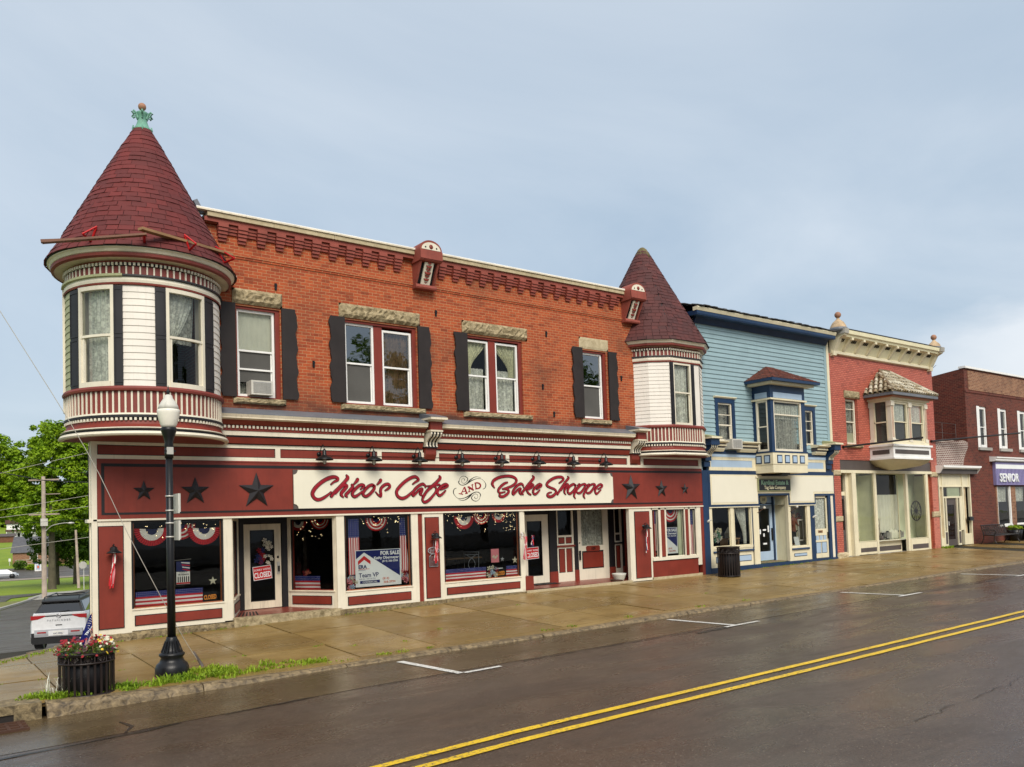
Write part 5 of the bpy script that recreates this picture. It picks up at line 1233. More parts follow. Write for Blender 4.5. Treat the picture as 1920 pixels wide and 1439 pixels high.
# small barn lamps with ribbon streamers
def barn_lamp(x, label):
    o = thing('wall_lamp', label, 'lamp', (x, -.06, 1.72), 'small barn lamps on the red pillars')
    mb = MB('iron_black'); mb.tube([(x, -.05, 1.74), (x, -.09, 1.74)], .055, 12); mb.tube([(x, -.08, 1.76), (x, -.12, 1.83), (x, -.19, 1.84), (x, -.22, 1.79)], .011, 6); mb.build('bracket', o)
    mb = MB('iron_black'); mb.lathe((x, -.22, 0), [(.03, 1.80), (.055, 1.78), (.075, 1.72), (.13, 1.685), (.155, 1.655), (.145, 1.66), (.05, 1.70)], 18); mb.build('shade', o); return o
def streamer(x, z1, z0, mats, label, seed, lean=-.06, name='ribbon_streamer'):
    rnd = random.Random(seed); mb = MB(mats[0])
    for k in range(7):
        m_ = mats[k % len(mats)]; a = x + rnd.uniform(-.02, .02); b = x + lean + rnd.uniform(-.05, .05); ze = z0 + rnd.uniform(0, .12); w_ = .014; n = 8; vs = []
        for i in range(n + 1):
            t = i / n; px_ = a + (b - a) * t + .012 * math.sin(t * 9 + k); py = -.22 + .05 * t + .01 * math.sin(t * 7 + k * 2) - .008 * k; z = z1 + (ze - z1) * t
            vs += [(px_ - w_, py, z), (px_ + w_, py - .008, z)]
        mb.add(vs, [(2 * i, 2 * i + 1, 2 * i + 3, 2 * i + 2) for i in range(n)], m_)
    return tag(mb.build(name), label, 'ribbon', 'patriotic ribbons hanging from the wall lamps')
barn_lamp(.33, 'small black wall lamp on the corner pillar left of the lamp post'); streamer(.34, 1.66, .93, ['red_fabric', 'white_fabric', 'red_fabric', 'pink_print'], 'red and white ribbons hanging on the corner pillar', 1)
barn_lamp(8.14, 'small black wall lamp above the oval plaque'); streamer(8.12, 1.6, 1.0, ['red_fabric', 'white_fabric', 'pink_print'], 'red and white ribbons hanging over the oval plaque', 2, -.02)
barn_lamp(16.04, 'small black wall lamp on the far pillar by the narrow flags'); streamer(16.0, 1.66, .88, ['blue_fabric', 'white_fabric', 'red_fabric', 'pink_print'], 'blue, red and white ribbons on the far pillar', 3, .0)
pq = thing('wall_plaque', 'openwork oval metal plaque hanging on the middle red pillar', 'plaque', (8.12, -.06, .9))
mb = MB('plastic_grey')
pts = [(8.12 + .17 * math.cos(t * math.pi / 10), -.09, 1.34 + .085 * math.sin(t * math.pi / 10)) for t in range(21)]
mb.tube(pts, .012, 5)
for k in range(5): mb.tube([(8.02 + .05 * k, -.09, 1.28), (8.02 + .05 * k, -.09, 1.40)], .006, 4)
mb.tube([(7.96, -.09, 1.34), (8.28, -.09, 1.34)], .007, 4); mb.tube([(8.12, -.09, 1.42), (8.14, -.07, 1.62)], .006, 4); mb.build('oval', pq)
mb = MB('plastic_grey')
for a, b in (((7.99, 1.18), (8.06, 1.24)), ((8.25, 1.18), (8.18, 1.24)), ((7.99, 1.18), (7.99, .92)), ((8.25, 1.18), (8.25, .92)), ((7.99, .92), (8.25, .92)), ((8.06, 1.24), (8.18, 1.24))): mb.tube([(a[0], -.08, a[1]), (b[0], -.08, b[1])], .011, 5)
for k in range(8): mb.tube([(8.0, -.08, .955 + k * .032), (8.24, -.08, .955 + k * .032)], .006, 4)
mb.build('lattice', pq)

# pleated fan bunting inside the glass
def bunting(x, z, r, y, kind, label, a0=175, a1=365, group='red, white and blue fans hanging in the café windows'):
    bandsx = {'fan': [(0, .34, 'blue_fabric'), (.34, .68, 'white_fabric'), (.68, 1, 'red_fabric')], 'stripes': [(0, .30, 'blue_fabric'), (.30, .48, 'red_fabric'), (.48, .60, 'white_fabric'), (.60, .76, 'red_fabric'), (.76, .86, 'white_fabric'), (.86, 1, 'red_fabric')]}[kind]
    mb = MB('red_fabric'); n = 44
    for q0, q1, m_ in bandsx:
        vs = []
        for i in range(n + 1):
            a = R_(a0 + (a1 - a0) * i / n); k = 1 if i % 2 else -1; sc = 1 + .012 * k
            for q in (q0, q1): vs.append((x + r * q * sc * math.cos(a), y + .03 * q * k * .6, z + r * q * sc * math.sin(a)))
        mb.add(vs, [(2 * i, 2 * i + 1, 2 * i + 3, 2 * i + 2) for i in range(n)], m_)
    return tag(mb.build('bunting_fan'), label, 'bunting', group)
bunting(1.15, 2.13, .36, .12, 'fan', 'red edged pleated fan at the left of the corner window')
bunting(1.76, 2.20, .32, .16, 'stripes', 'striped fan half hidden behind the lamp post')
bunting(2.26, 2.11, .36, .12, 'fan', 'red edged pleated fan at the right of the corner window')
bunting(6.58, 2.22, .31, .15, 'stripes', 'striped fan above the sale board in the window')
bunting(9.27, 2.20, .33, .15, 'fan', 'pleated fan with a white ring, leftmost in the long window')
bunting(9.87, 2.26, .28, .18, 'stripes', 'striped fan in the middle of the long window')
bunting(10.45, 2.26, .24, .15, 'fan', 'small red edged fan at the right of the long window')
bunting(17.52, 2.24, .40, .12, 'stripes', 'striped fan in the far triple window')
# dim ones behind the splayed glass
bunting(5.02, 2.2, .22, 1.45, 'fan', 'dim pale fan behind the angled glass, left one'); bunting(5.55, 2.25, .26, 1.3, 'stripes', 'dim striped fan behind the angled glass, right one')
# strings of small warm lights
def lights(spots, label, seed):
    rnd = random.Random(seed); mb = MB('led_warm')
    for x0, x1, z0, z1, y, n in spots:
        for _ in range(n):
            x, z = rnd.uniform(x0, x1), z1 - (z1 - z0) * rnd.random() ** 1.6; q = rnd.uniform(.0035, .0065)
            mb.add([(x + q, y, z), (x - q, y, z), (x, y + q, z), (x, y - q, z), (x, y, z + q), (x, y, z - q)], [(0, 2, 4), (2, 1, 4), (1, 3, 4), (3, 0, 4), (2, 0, 5), (1, 2, 5), (3, 1, 5), (0, 3, 5)])
    bulbs = mb
    o = bulbs.build('fairy_lights'); return tag(o, label, 'string lights', None)
lights([(9.0, 9.2, 1.8, 2.25, .1, 10), (8.6, 11.0, 2.0, 2.28, .11, 60), (10.55, 11.0, 1.78, 2.25, .12, 34), (9.7, 9.75, 1.95, 2.2, .1, 6), (9.9, 9.95, 1.7, 2.2, .1, 8), (10.28, 10.3, 1.95, 2.2, .1, 5)], 'warm fairy lights hanging at the top of the long window', 1)
lights([(6.1, 7.3, 2.05, 2.28, .1, 30), (6.85, 6.9, 1.8, 2.1, .1, 5), (7.1, 7.14, 1.88, 2.15, .1, 5)], 'warm fairy lights above the sale board', 2)
lights([(4.9, 5.6, 1.75, 2.28, 1.25, 24)], 'sparse fairy lights behind the angled glass', 3)
lights([(.95, 1.4, 1.85, 2.2, .09, 10), (2.0, 2.5, 1.9, 2.22, .09, 14), (1.6, 1.95, 2.1, 2.25, .09, 8)], 'faint fairy lights over the corner window fans', 4)

# flags
def flag_banner(x0, x1, z0, z1, y, label, amp=.02, taper=0.0, grp='narrow flag banners hanging in the windows'):
    mb = MB('flag_vertical'); nx, nz = 14, 12; vs = []
    for j in range(nz + 1):
        t = j / nz; z = z1 + (z0 - z1) * t
        for i in range(nx + 1):
            u = i / nx; x = x0 + (x1 - x0) * u; x += taper * t * (u - .5 + .6)
            vs.append((x, y + amp * math.sin(u * 14 + t * 1.5), z))
    mb.add(vs, [(j * (nx + 1) + i, j * (nx + 1) + i + 1, (j + 1) * (nx + 1) + i + 1, (j + 1) * (nx + 1) + i) for j in range(nz) for i in range(nx)])
    return tag(mb.build('flag_banner'), label, 'flag', grp)
flag_banner(5.77, 6.07, .84, 2.24, .10, 'flag banner left of the sale board'); flag_banner(7.24, 7.40, .84, 2.24, .12, 'gathered flag banner right of the sale board', .03, .08)
flag_banner(16.50, 16.80, .92, 2.25, .09, 'flag banner in the leftmost narrow light of the far triple window'); flag_banner(18.33, 18.62, .72, 2.24, .09, 'flag banner in the rightmost narrow light of the far triple window')
def sill_flag(x0, x1, z0, z1, y, label, T=None):
    mb = MB('flag_sill'); n = int((x1 - x0) * 20) + 2; vs = []
    for i in range(n + 1):
        x = x0 + (x1 - x0) * i / n
        for j in range(5): vs.append((x, y + .012 * math.sin(x * 9 + j), z0 + (z1 - z0) * j / 4))
    mb.add(vs, [(5 * i + j, 5 * i + j + 1, 5 * i + j + 6, 5 * i + j + 5) for i in range(n) for j in range(4)]); o = mb.build('flag_bunting')
    if T: o.matrix_world = T
    return tag(o, label, 'flag', 'flag cloths along the bottom of the windows')
sill_flag(.80, 2.20, .485, .80, .10, 'flag cloth along the sill of the corner window'); sill_flag(8.56, 9.92, .50, .80, .10, 'flag cloth along the left of the long window sill'); sill_flag(10.62, 11.02, .50, .78, .10, 'short flag cloth at the right end of the long window')
sill_flag(.14, .95, .50, .84, .06, 'flag cloth behind the angled glass beside the door', seg((4.73, 1.40), (5.42, .02))); sill_flag(.12, 1.2, .50, .84, .06, 'flag cloth behind the narrow angled glass', seg((11.22, .02), (11.95, 1.2)))
# signs in and on the windows
def sale_board(x0, x1, z0, z1, y, label, back=False):
    o = thing('for_sale_board', label, 'sign', ((x0 + x1) / 2, y, z0), 'estate agent boards in the windows'); W, H = x1 - x0, z1 - z0
    U = lambda u, v: (x0 + W * u, z0 + H * v)
    mb = MB('sign_white'); mb.box(x0, x1, y, y + .012, z0, z1); mb.build('board', o)
    mb = MB('sign_navy'); mb.face_xz([U(*p) for p in [(.015, .985), (.015, .76), (.19, .935), (.975, .24), (.975, .985)]], y - .0015, y); mb.build('blue_field', o)
    mb = MB('sign_scarlet'); mb.face_xz([U(*p) for p in [(.055, .70), (.19, .845), (.325, .70), (.325, .60), (.19, .735), (.055, .60)]], y - .002, y); mb.box(*[U(.07, 0)[0], U(.30, 0)[0]], y - .002, y, U(0, .475)[1], U(0, .487)[1]); mb.build('roof_emblem', o)
    L_ = []
    def tx(s_, u, v, size, m_, b=.0, al='LEFT', sx=1.0, sp_=1.0): p = U(u, v); L_.append(text(s_, p[0], p[1], y - .003, size * H, m_, None, 'tmp', al, b * H, 0, sx, 0, .001, True, sp_))
    tx('FOR SALE', .965, .845, .145, 'sign_white', .006, 'RIGHT', .95); tx('Kathy Obermeyer', .955, .735, .105, 'sign_white', .003, 'RIGHT', 1.0); tx('(814) 366-5506', .935, .645, .080, 'sign_white', .001, 'RIGHT')
    tx('ERA', .06, .50, .135, 'sign_navy', .005, 'LEFT', 1.05); tx('REAL ESTATE', .06, .44, .030, 'sign_navy', 0, 'LEFT', 1.2)
    tx('Team VP', .065, .26, .165, 'sign_navy', .002); tx('REAL ESTATE', .08, .195, .050, 'sign_navy', 0, 'LEFT', 1.15, 1.5)
    mb2 = MB('sign_navy'); mb2.box(U(.09, 0)[0], U(.52, 0)[0], y - .002, y, U(0, .085)[1], U(0, .165)[1]); pb = mb2.build('label_strip', o)
    tx('COMMERCIAL', .305, .10, .066, 'sign_white', .001, 'CENTER', 1.0, 1.12)
    tx('(814)', .58, .165, .085, 'faded_red', .002, 'LEFT', 1.05, 1.1); tx('368-3994', .60, .065, .085, 'faded_red', .002, 'LEFT', 1.05, 1.1)
    l = merge_text(L_, 'lettering', o)
    for v in l.data.vertices: v.co -= o.location
    return o
sale_board(5.93, 7.22, .52, 1.44, .075, 'large blue and white sale board leaning in the window')
s2 = sale_board(16.72, 17.84, .79, 1.66, .13, 'blue and white sale board half hidden in the far triple window')
def closed_sign(x, z, y, w_, lab, rot=.05, big=True):
    if big:
        o = thing('closed_sign', lab, 'sign', (x, y, z), 'red closed signs on the doors'); h_ = w_ * .72
        mb = MB('sign_white'); mb.box(-w_ / 2, w_ / 2, -.004, .004, -h_ / 2, h_ / 2); mb.build('plate', o, True)
        mb = MB('sign_scarlet'); mb.box(-w_ / 2 + .014, w_ / 2 - .014, -.007, -.003, -h_ / 2 + .014, h_ / 2 - .014); mb.build('red_field', o, True)
        a = text("SORRY WE'RE", 0, h_ * .17, -.009, w_ * .14, 'sign_white', None, 'tmp', 'CENTER', .001, 0, 1.02, 0, .001, True); b = text('CLOSED', 0, -h_ * .33, -.009, w_ * .31, 'sign_white', None, 'tmp', 'CENTER', .004, 0, .80, 0, .001, True)
        for v in b.data.vertices: v.co.z = -h_ * .33 + (v.co.z + h_ * .33) * 1.25
        merge_text([a, b], 'lettering', o); o.rotation_euler = (0, -rot, 0)
    else:
        o = thing('closed_sign', lab, 'sign', (x, y, z), 'orange lettered closed signs standing in the windows'); h_ = w_ * .68
        mb = MB('iron_black'); mb.box(-w_ / 2, w_ / 2, -.004, .004, -h_ / 2, h_ / 2); mb.build('plate', o, True)
        b = text('CLOSED', 0, -h_ * .27, -.006, w_ * .25, 'orange_print', None, 'tmp', 'CENTER', .003, 0, .95, 0, .001, True)
        for v in b.data.vertices: v.co.z = -h_ * .27 + (v.co.z + h_ * .27) * 1.75
        merge_text([b], 'lettering', o); o.rotation_euler = (0, -.04, 0)
    return o
closed_sign(4.03, .97, 1.37, .47, 'red and white closed sign on the left café door', .09); closed_sign(12.44, 1.04, 1.19, .50, 'red and white closed sign on the door behind the angled glass', .03)
closed_sign(2.36, .585, .10, .31, 'small black closed sign in the corner window', big=False); closed_sign(10.42, .60, .11, .34, 'small black closed sign in the long window', big=False)
o = thing('notice_board', 'small faded orange notice at the foot of the leftmost narrow flag', 'sign', (16.65, .1, .84)); mb = MB('iron_black'); mb.box(16.52, 16.79, .095, .1, .74, .92); mb.build('plate', o); text('CLOSED', 16.655, .79, .092, .075, 'faded_red', o, 'lettering', 'CENTER', .002, 0, .8)
# veteran poster on a stand, with flag top and silhouettes
o = thing('poster', 'dark poster with waving flag and row of silhouettes in the corner window', 'poster', (1.83, .3, .88))
mb = MB('poster_grey'); mb.box(1.69, 1.99, .30, .31, .88, 1.40, 'iron_black'); mb.box(1.695, 1.985, .297, .30, 1.17, 1.395, 'blue_fabric'); mb.box(1.695, 1.985, .297, .30, .89, 1.165, 'white_fabric')
for k in range(4): mb.poly([(1.80 + .01 * k, .2955, 1.38 - .05 * k), (1.985, .2955, 1.36 - .055 * k), (1.985, .2955, 1.335 - .055 * k), (1.80 + .01 * k, .2955, 1.36 - .05 * k)], 'red_fabric' if k % 2 else 'white_fabric')
mb.box(1.695, 1.985, .2955, .297, .895, .93, 'red_fabric'); mb.build('sheet', o)
mb = MB('iron_black')
for k in range(6): xx = 1.73 + k * .045; mb.ball((xx, .294, 1.055), .011, 5); mb.box(xx - .012, xx + .012, .293, .296, .935, 1.045)
mb.build('silhouettes', o); text('THANK A', 1.84, 1.145, .293, .03, 'iron_black', o, 'small_print', 'CENTER', 0, 0, 1.3); text('VETERAN', 1.84, 1.085, .293, .055, 'iron_black', o, 'lettering', 'CENTER', .001)
mb = MB('aluminium'); mb.tube([(1.66, .31, 1.42), (2.02, .31, 1.44)], .006, 5); mb.tube([(1.86, .32, 1.42), (1.86, .32, .45)], .006, 5, 'iron_black'); mb.build('rod', o)
star(2.43, .93, .10, 'cream star on a stick above the closed sign in the corner window', .11, 'stars on sticks in the windows', 'petal_white', 'stick_star', .012)
star(10.95, .93, .11, 'white and blue star on a stick at the right of the long window', .11, 'stars on sticks in the windows', 'petal_white', 'stick_star', .012)
star(10.52, .98, .07, 'small grey star on a stick beside the pink poster', .13, 'stars on sticks in the windows', 'plastic_grey', 'stick_star', .01)
for x, z in ((2.43, .84), (10.95, .84), (10.52, .92)):
    mb = MB('iron_black'); mb.tube([(x, .125, z), (x, .125, .50)], .004, 4); tag(mb.build('star_stick'), 'thin stick holding up a window star at x' .replace(' at x', ''), 'stick', 'sticks of the window stars')
mb = MB('pink_print'); mb.box(10.14, 10.41, .14, .145, .90, 1.28); 
for k in range(5): mb.ball((10.20 + .035 * k, .137, 1.05 + .03 * math.sin(k * 2)), .025, 5, 'petal_white', 1, .2, 1.4)
tag(mb.build('pink_poster'), 'pale pink poster standing in the long window', 'poster')
mb = MB('sign_white'); mb.box(10.26, 10.52, .12, .2, .70, .735); tag(mb.build('tray'), 'small white tray on the sill above the closed sign', 'tray')
def posy(x, y, z, r, mats, n, seed, label):
    rnd = random.Random(seed); mb = MB(mats[0])
    for k in range(n):
        a = rnd.uniform(0, 6.28); q = r * rnd.random() ** .5; px_, pz = x + q * math.cos(a), z + q * math.sin(a); m_ = mats[k % len(mats)]; py = y + rnd.uniform(-.05, .02); s_ = r * rnd.uniform(.22, .4)
        for j in range(5):
            b = j * 1.256 + a; mb.add([(px_, py - .01, pz), (px_ + s_ * math.cos(b - .4), py - .02, pz + s_ * math.sin(b - .4)), (px_ + s_ * 1.2 * math.cos(b), py + .0, pz + s_ * 1.2 * math.sin(b)), (px_ + s_ * math.cos(b + .4), py - .02, pz + s_ * math.sin(b + .4))], [(0, 1, 2, 3)], m_)
    return tag(mb.build('flower_arrangement'), label, 'flowers', 'artificial flowers in the windows')
posy(5.80, .12, .66, .16, ['light_blue', 'petal_red', 'petal_white', 'pink_print'], 26, 1, 'blue and cream flowers at the left foot of the sale board')
posy(7.36, .12, .74, .16, ['petal_white', 'light_blue', 'pink_print', 'petal_red'], 24, 2, 'cream and blue flowers at the right foot of the sale board')
posy(10.12, .10, .66, .16, ['petal_white', 'light_blue', 'blue_fabric', 'petal_red'], 26, 3, 'red, white and blue wreath between the sill flags')
posy(4.14, 1.37, 1.66, .15, ['petal_white', 'petal_white', 'cream'], 9, 4, 'white lilies hanging on the left café door'); posy(3.98, 1.36, 1.38, .16, ['blue_fabric', 'petal_red', 'petal_red'], 16, 5, 'blue and red blooms hanging below the door lilies'); posy(4.16, 1.35, 1.30, .12, ['petal_white', 'cream'], 7, 6, 'lowest white lilies on the left café door')
posy(5.15, 1.3, .88, .12, ['faded_red', 'petal_red'], 10, 7, 'dim red flowers behind the angled glass'); posy(11.14, -.03, 1.62, .10, ['petal_white', 'pink_print', 'white_fabric'], 14, 8, 'pale rosette tied to the post beside the long window')
streamer(11.10, 1.60, .92, ['red_fabric', 'white_fabric', 'pink_print'], 'long red and white ribbon tied to the post beside the long window', 9, -.02); streamer(11.35, 1.62, 1.25, ['red_fabric', 'white_fabric', 'blue_fabric'], 'short flag cloth tied to the post beside the long window', 10, .02)
# wrought iron table and chair inside
o = thing('cafe_chair', 'grey wire backed chair inside the long window', 'chair', (10.45, 1.7, .05)); mb = MB('plastic_grey')
mb.tube([(10.2, 1.6, .5), (10.2, 1.6, 1.18), (10.72, 1.6, 1.16), (10.70, 1.6, .5)], .012, 6); mb.tube([(10.2, 1.6, 1.10), (10.72, 1.6, 1.08)], .009, 5)
for sgn in (1, -1): mb.tube(catmull([(10.46 - .2 * sgn, 1.6, 1.1), (10.46 + .05 * sgn, 1.6, .95), (10.46 + .12 * sgn, 1.6, .78), (10.46, 1.6, .6), (10.46 - .1 * sgn, 1.6, .55)], 4), .009, 5)
mb.build('back', o); mb = MB('plastic_grey'); mb.box(10.2, 10.72, 1.6, 2.0, .48, .51); mb.build('seat', o)
for lx, ly in ((10.21, 1.6), (10.71, 1.6), (10.21, 1.99), (10.71, 1.99)): mb = MB('plastic_grey'); mb.tube([(lx, ly, .48), (lx, ly, .04)], .012, 5); mb.build('leg', o)
o = thing('cafe_table', 'wooden topped café table inside the long window', 'table', (10.5, 2.2, .05)); mb = MB('plank'); mb.box(9.9, 11.15, 2.05, 2.7, .95, .99); mb.build('tabletop', o); mb = MB('iron_black'); mb.tube([(10.5, 2.4, .95), (10.5, 2.4, .05)], .03, 8); mb.build('pedestal', o)
# air conditioner and flower pot
def aircon(x0, x1, z0, z1, y0, y1, label):
    o = thing('air_conditioner', label, 'air conditioner', ((x0 + x1) / 2, y0, z0), 'window air conditioners'); mb = MB('pottery'); mb.box(x0, x1, y0, y1, z0, z1); mb.build('case', o)
    mb = MB('lead_grey'); mb.box(x0 + .05, x1 - .05, y0 - .004, y0, z0 + .04, z1 - .04); 
    n = int((z1 - z0 - .08) / .022)
    for k in range(n): mb.box(x0 + .05, x1 - .05, y0 - .012, y0 - .003, z0 + .045 + k * .022, z0 + .055 + k * .022, 'pottery')
    mb.build('grille', o); return o
aircon(3.28, 3.80, 5.17, 5.50, -.20, .14, 'beige window air conditioner in the brick wall beside the round turret')
o = thing('flower_pot', 'chipped white bowl planter with brown rim in the shop doorway', 'pot', (15.05, .12, .03)); mb = MB('pottery'); mb.lathe((15.05, .12, .03), [(.12, 0), (.17, .08), (.21, .20), (.23, .25), (.21, .26), (.18, .2)], 18); mb.build('bowl', o); mb = MB('rust'); mb.lathe((15.0, .16, .03), [(.16, 0), (.20, .03), (.20, .07), (.16, .08)], 14); mb.build('saucer', o)
mb = MB('rubber'); mb.poly([(12.2, .75, .098), (13.2, .75, .085), (13.25, 1.15, .088), (12.2, 1.15, .10)]); tag(mb.build('door_mat'), 'black rubber mat in front of the glazed door', 'mat')
mb = MB('rubber')
for k in range(6): mb.poly([(3.0 + .09 * k, .18 + .16 * k * 0, .068), (3.04 + .09 * k, .18, .068), (3.36 + .07 * k, .95, .076), (3.33 + .07 * k, .95, .076)])
tag(mb.build('door_mat'), 'striped rubber mat at the left café door', 'mat')
# roofing planks and red brackets left on the cone
o = thing('roof_staging', 'two weathered planks on red roof brackets round the big cone', 'staging', (1.05, -1.9, 7.9))
def plank_piece(a, b, w_, t, m_):
    a, b = Vector(a), Vector(b); d = (b - a); rot = d.to_track_quat('X', 'Z').to_matrix(); mb = MB(m_); mb.obox((a + b) / 2, d.length / 2, w_ / 2, t / 2, rot); return mb
plank_piece((-1.12, -1.55, 7.55), (.62, -2.0, 7.88), .12, .04, 'wood_brown').build('plank', o); plank_piece((.50, -2.02, 7.97), (2.55, -1.15, 8.03), .14, .05, 'plank').build('plank', o)
plank_piece((-1.14, -1.56, 7.56), (-.50, -1.70, 7.66), .10, .05, 'wood_brown').build('plank_end', o)
for a_, zz_ in ((-44, 7.62), (-13, 7.83), (14, 7.84), (44, 7.88)):
    d = facing(R_(a_)); q = Vector((TC[0], TC[1], 0)) + d * 1.80; mb = MB('sign_scarlet')
    mb.tube([q + Vector((0, 0, 8.12)) - d * .10, q + d * .05 + Vector((0, 0, 7.80))], .028, 4); mb.tube([q + d * .30 + Vector((0, 0, 7.86)), q + d * .04 + Vector((0, 0, 7.78))], .026, 4); mb.tube([q - d * .13 + Vector((0, 0, 8.16)), q + d * .32 + Vector((0, 0, 7.86))], .018, 4); mb.build('roof_bracket', o)
# ================================================================ the blue clapboard shop
blue = thing('blue_shop_building', 'two storey pale blue clapboard shop with navy trim and square bay window', 'building', (23, 0, .1))
mb = MB('blue_clap')
BX0, BX1 = 19.1, 26.74
def clap_holes(mb, x0, x1, z0, z1, pitch, m, holes):
    z = z0
    while z < z1 - .004:
        t = min(z + pitch, z1); segs = [(x0, x1)]
        for a, b, c, d in holes:
            if c < (z + t) / 2 < d: segs = [q for s_ in segs for q in ((s_[0], min(s_[1], a)), (max(s_[0], b), s_[1])) if q[1] - q[0] > .01]
        for a, b in segs: clap(mb, (a, 0), (b, 0), z, t, pitch, m, .030)
        z = t
clap_holes(mb, BX0, BX1, 4.0, 8.72, .158, 'blue_clap', [(19.9, 20.92, 4.6, 6.1), (24.95, 25.85, 4.6, 6.1), (22.0, 24.1, 4.0, 6.9)])
mb.box(19.02, 19.1, -.01, 9.5, -.1, 8.9); mb.box(27.0, 27.04, .1, 9.5, 0, 8.9); mb.box(19.1, 27, 9.4, 9.5, -.1, 8.6)
mb.poly([(19.1, .32, 4.0), (27, .32, 4.0), (27, .32, 8.9), (19.1, .32, 8.9)], 'dark_inside')
mb.build('wall', blue)
mb = MB('blue_clap'); mb.box(26.74, 26.90, -.03, .1, 4.6, 8.95); mb.box(26.90, 27.06, -.045, .1, 4.6, 9.0, 'cream_bluehouse'); mb.build('corner_board', blue)
mb = MB('cream_bluehouse'); mb.box(19.1, 26.9, -.04, .05, 8.715, 8.765); mb.box(19.1, 26.9, -.025, .05, 8.765, 8.95, 'screen_mesh'); mb.build('frieze', blue)
mb = MB('navy'); mb.prof([(-.06, 8.90), (-.44, 8.88), (-.46, 8.93), (-.46, 9.03), (0, 9.05)], 18.62, 26.95)
mb.prof([(-.47, 9.03), (-.52, 9.13), (-.50, 9.16), (-.30, 9.16), (-.30, 9.03)], 18.60, 26.95, 'cream_bluehouse'); mb.prof([(-.05, 8.70), (-.05, 8.92), (-.2, 8.92)], 18.9, 26.9)
mb.build('eave', blue)
rnd = random.Random(9); mb = MB('grey_shingle')
for r_ in range(6):
    X = 18.58 + rnd.uniform(0, .2)
    while X < 27.0:
        w_ = rnd.uniform(.16, .30); y0 = -.56 + r_ * .16 + rnd.uniform(-.03, .02); z = 9.165 + r_ * .042 + rnd.uniform(0, .012)
        mb.obox((X + w_ / 2, y0 + .13, z + .045 + rnd.uniform(0, .03)), w_ / 2 - .004, .14, .012, Matrix.Rotation(.24 + rnd.uniform(-.06, .05), 3, 'X')); X += w_
mb.poly([(18.6, .3, 9.40), (27.04, .3, 9.40), (27.04, 9.5, 8.7), (18.6, 9.5, 8.7)]); mb.poly([(18.6, -.5, 9.16), (27.04, -.5, 9.16), (27.04, .3, 9.42), (18.6, .3, 9.42)]); mb.build('roof', blue)
def blue_win(x0, x1, z0, z1, lab, cur):
    mb = MB('navy'); w_ = .15
    mb.box(x0, x0 + w_, -.045, .06, z0, z1); mb.box(x1 - w_, x1, -.045, .06, z0, z1); mb.box(x0 + w_, x1 - w_, -.045, .06, z1 - .16, z1)
    mb.prof([(-.05, z1), (-.11, z1 + .04), (-.11, z1 + .065), (0, z1 + .075), (0, z1)], x0 - .06, x1 + .06, 'cream_bluehouse'); mb.build('window_casing', blue)
    f = sash(blue, x0 + w_, x1 - w_, z0 + .02, z1 - .16, .0, 'cream', .42, .05, label=lab); mb = MB('cream'); mb.box(x0 + w_ + .05, x1 - w_ - .05, .02, .06, z0 + .94, z0 + .965); mb.build('storm_rail', f)
    curtain(x0 + .2, x1 - .2, z0, z1 - .2, .2, cur, f); return f
blue_win(19.87, 20.95, 4.62, 6.15, 'small window above the air conditioner', 'lace_grey'); blue_win(24.88, 25.92, 4.62, 6.15, 'small window half hidden by the bay', 'lace_grey')
aircon(20.30, 20.86, 4.33, 4.68, -.38, .0, 'white window air conditioner under the left window of the blue shop')
# bay
bx0, bx1, by = 22.0, 24.10, -.80
mb = MB('navy')
def ring3(mb, z0, z1, o_, m): mb.box(bx0 - o_, bx1 + o_, by - o_, 0, z0, z1, m)
ring3(mb, 6.12, 6.66, .0, 'navy'); ring3(mb, 4.20, 4.26, .03, 'navy')
for a, b, c, d in ((bx0, bx0 + .17, by, by + .14), (bx1 - .22, bx1, by, by + .14), (bx0, bx0 + .14, -.16, 0), (bx1 - .14, bx1, -.16, 0)): mb.box(a, b, c, d, 4.26, 6.12)
mb.box(bx0 + .05, bx1 - .05, -.04, .28, 4.26, 6.12, 'dark_inside')
bay = mb.build('bay_window', blue)
mb = MB('light_blue'); mb.box(bx0 + .17, bx1 - .18, by - .012, by, 6.20, 6.40); mb.box(bx0 - .012, bx0, by + .14, -.14, 6.20, 6.40); mb.build('bay_panel', bay)
mb = MB('cream_bluehouse'); mb.box(bx0 - .06, bx1 + .06, by - .06, .0, 6.12, 6.18); mb.box(bx0 - .26, bx1 + .26, by - .26, .0, 6.66, 6.74); mb.build('bay_moulding', bay)
f = sash(blue, bx0 + .17, bx1 - .22, 4.26, 6.12, by + .02, 'cream', .72, .07, label='wide front sash of the blue bay with grey drapes'); curtain(bx0 + .26, bx1 - .3, 4.33, 5.60, by + .2, 'lace_grey', f, 'drape', .05, .15); curtain(bx0 + .26, bx1 - .3, 5.45, 6.0, by + .16, 'sheer_white', f, 'valance', .03, .12)
for X, nm in ((bx0, 'left side sash of the blue bay'), (bx1 - .09, 'right side sash of the blue bay')):
    mb = MB('cream'); y0, y1 = by + .14, -.16
    mb.box(X, X + .09, y0, y0 + .06, 4.26, 6.12); mb.box(X, X + .09, y1 - .06, y1, 4.26, 6.12); mb.box(X, X + .09, y0 + .06, y1 - .06, 6.05, 6.12); mb.box(X, X + .09, y0 + .06, y1 - .06, 4.26, 4.34); mb.box(X + .01, X + .08, y0 + .06, y1 - .06, 5.14, 5.18)
    f = mb.build('window', blue); f['label'] = nm; g_ = MB('glass_upper'); g_.poly([(X + .045, y0, 4.3), (X + .045, y1, 4.3), (X + .045, y1, 6.1), (X + .045, y0, 6.1)]); g_.build('pane', f)
mb = MB('rust_shingle'); ex0, ex1, ey = bx0 - .42, bx1 + .42, by - .42; ax0, ax1, az_ = 22.92, 23.25, 7.52
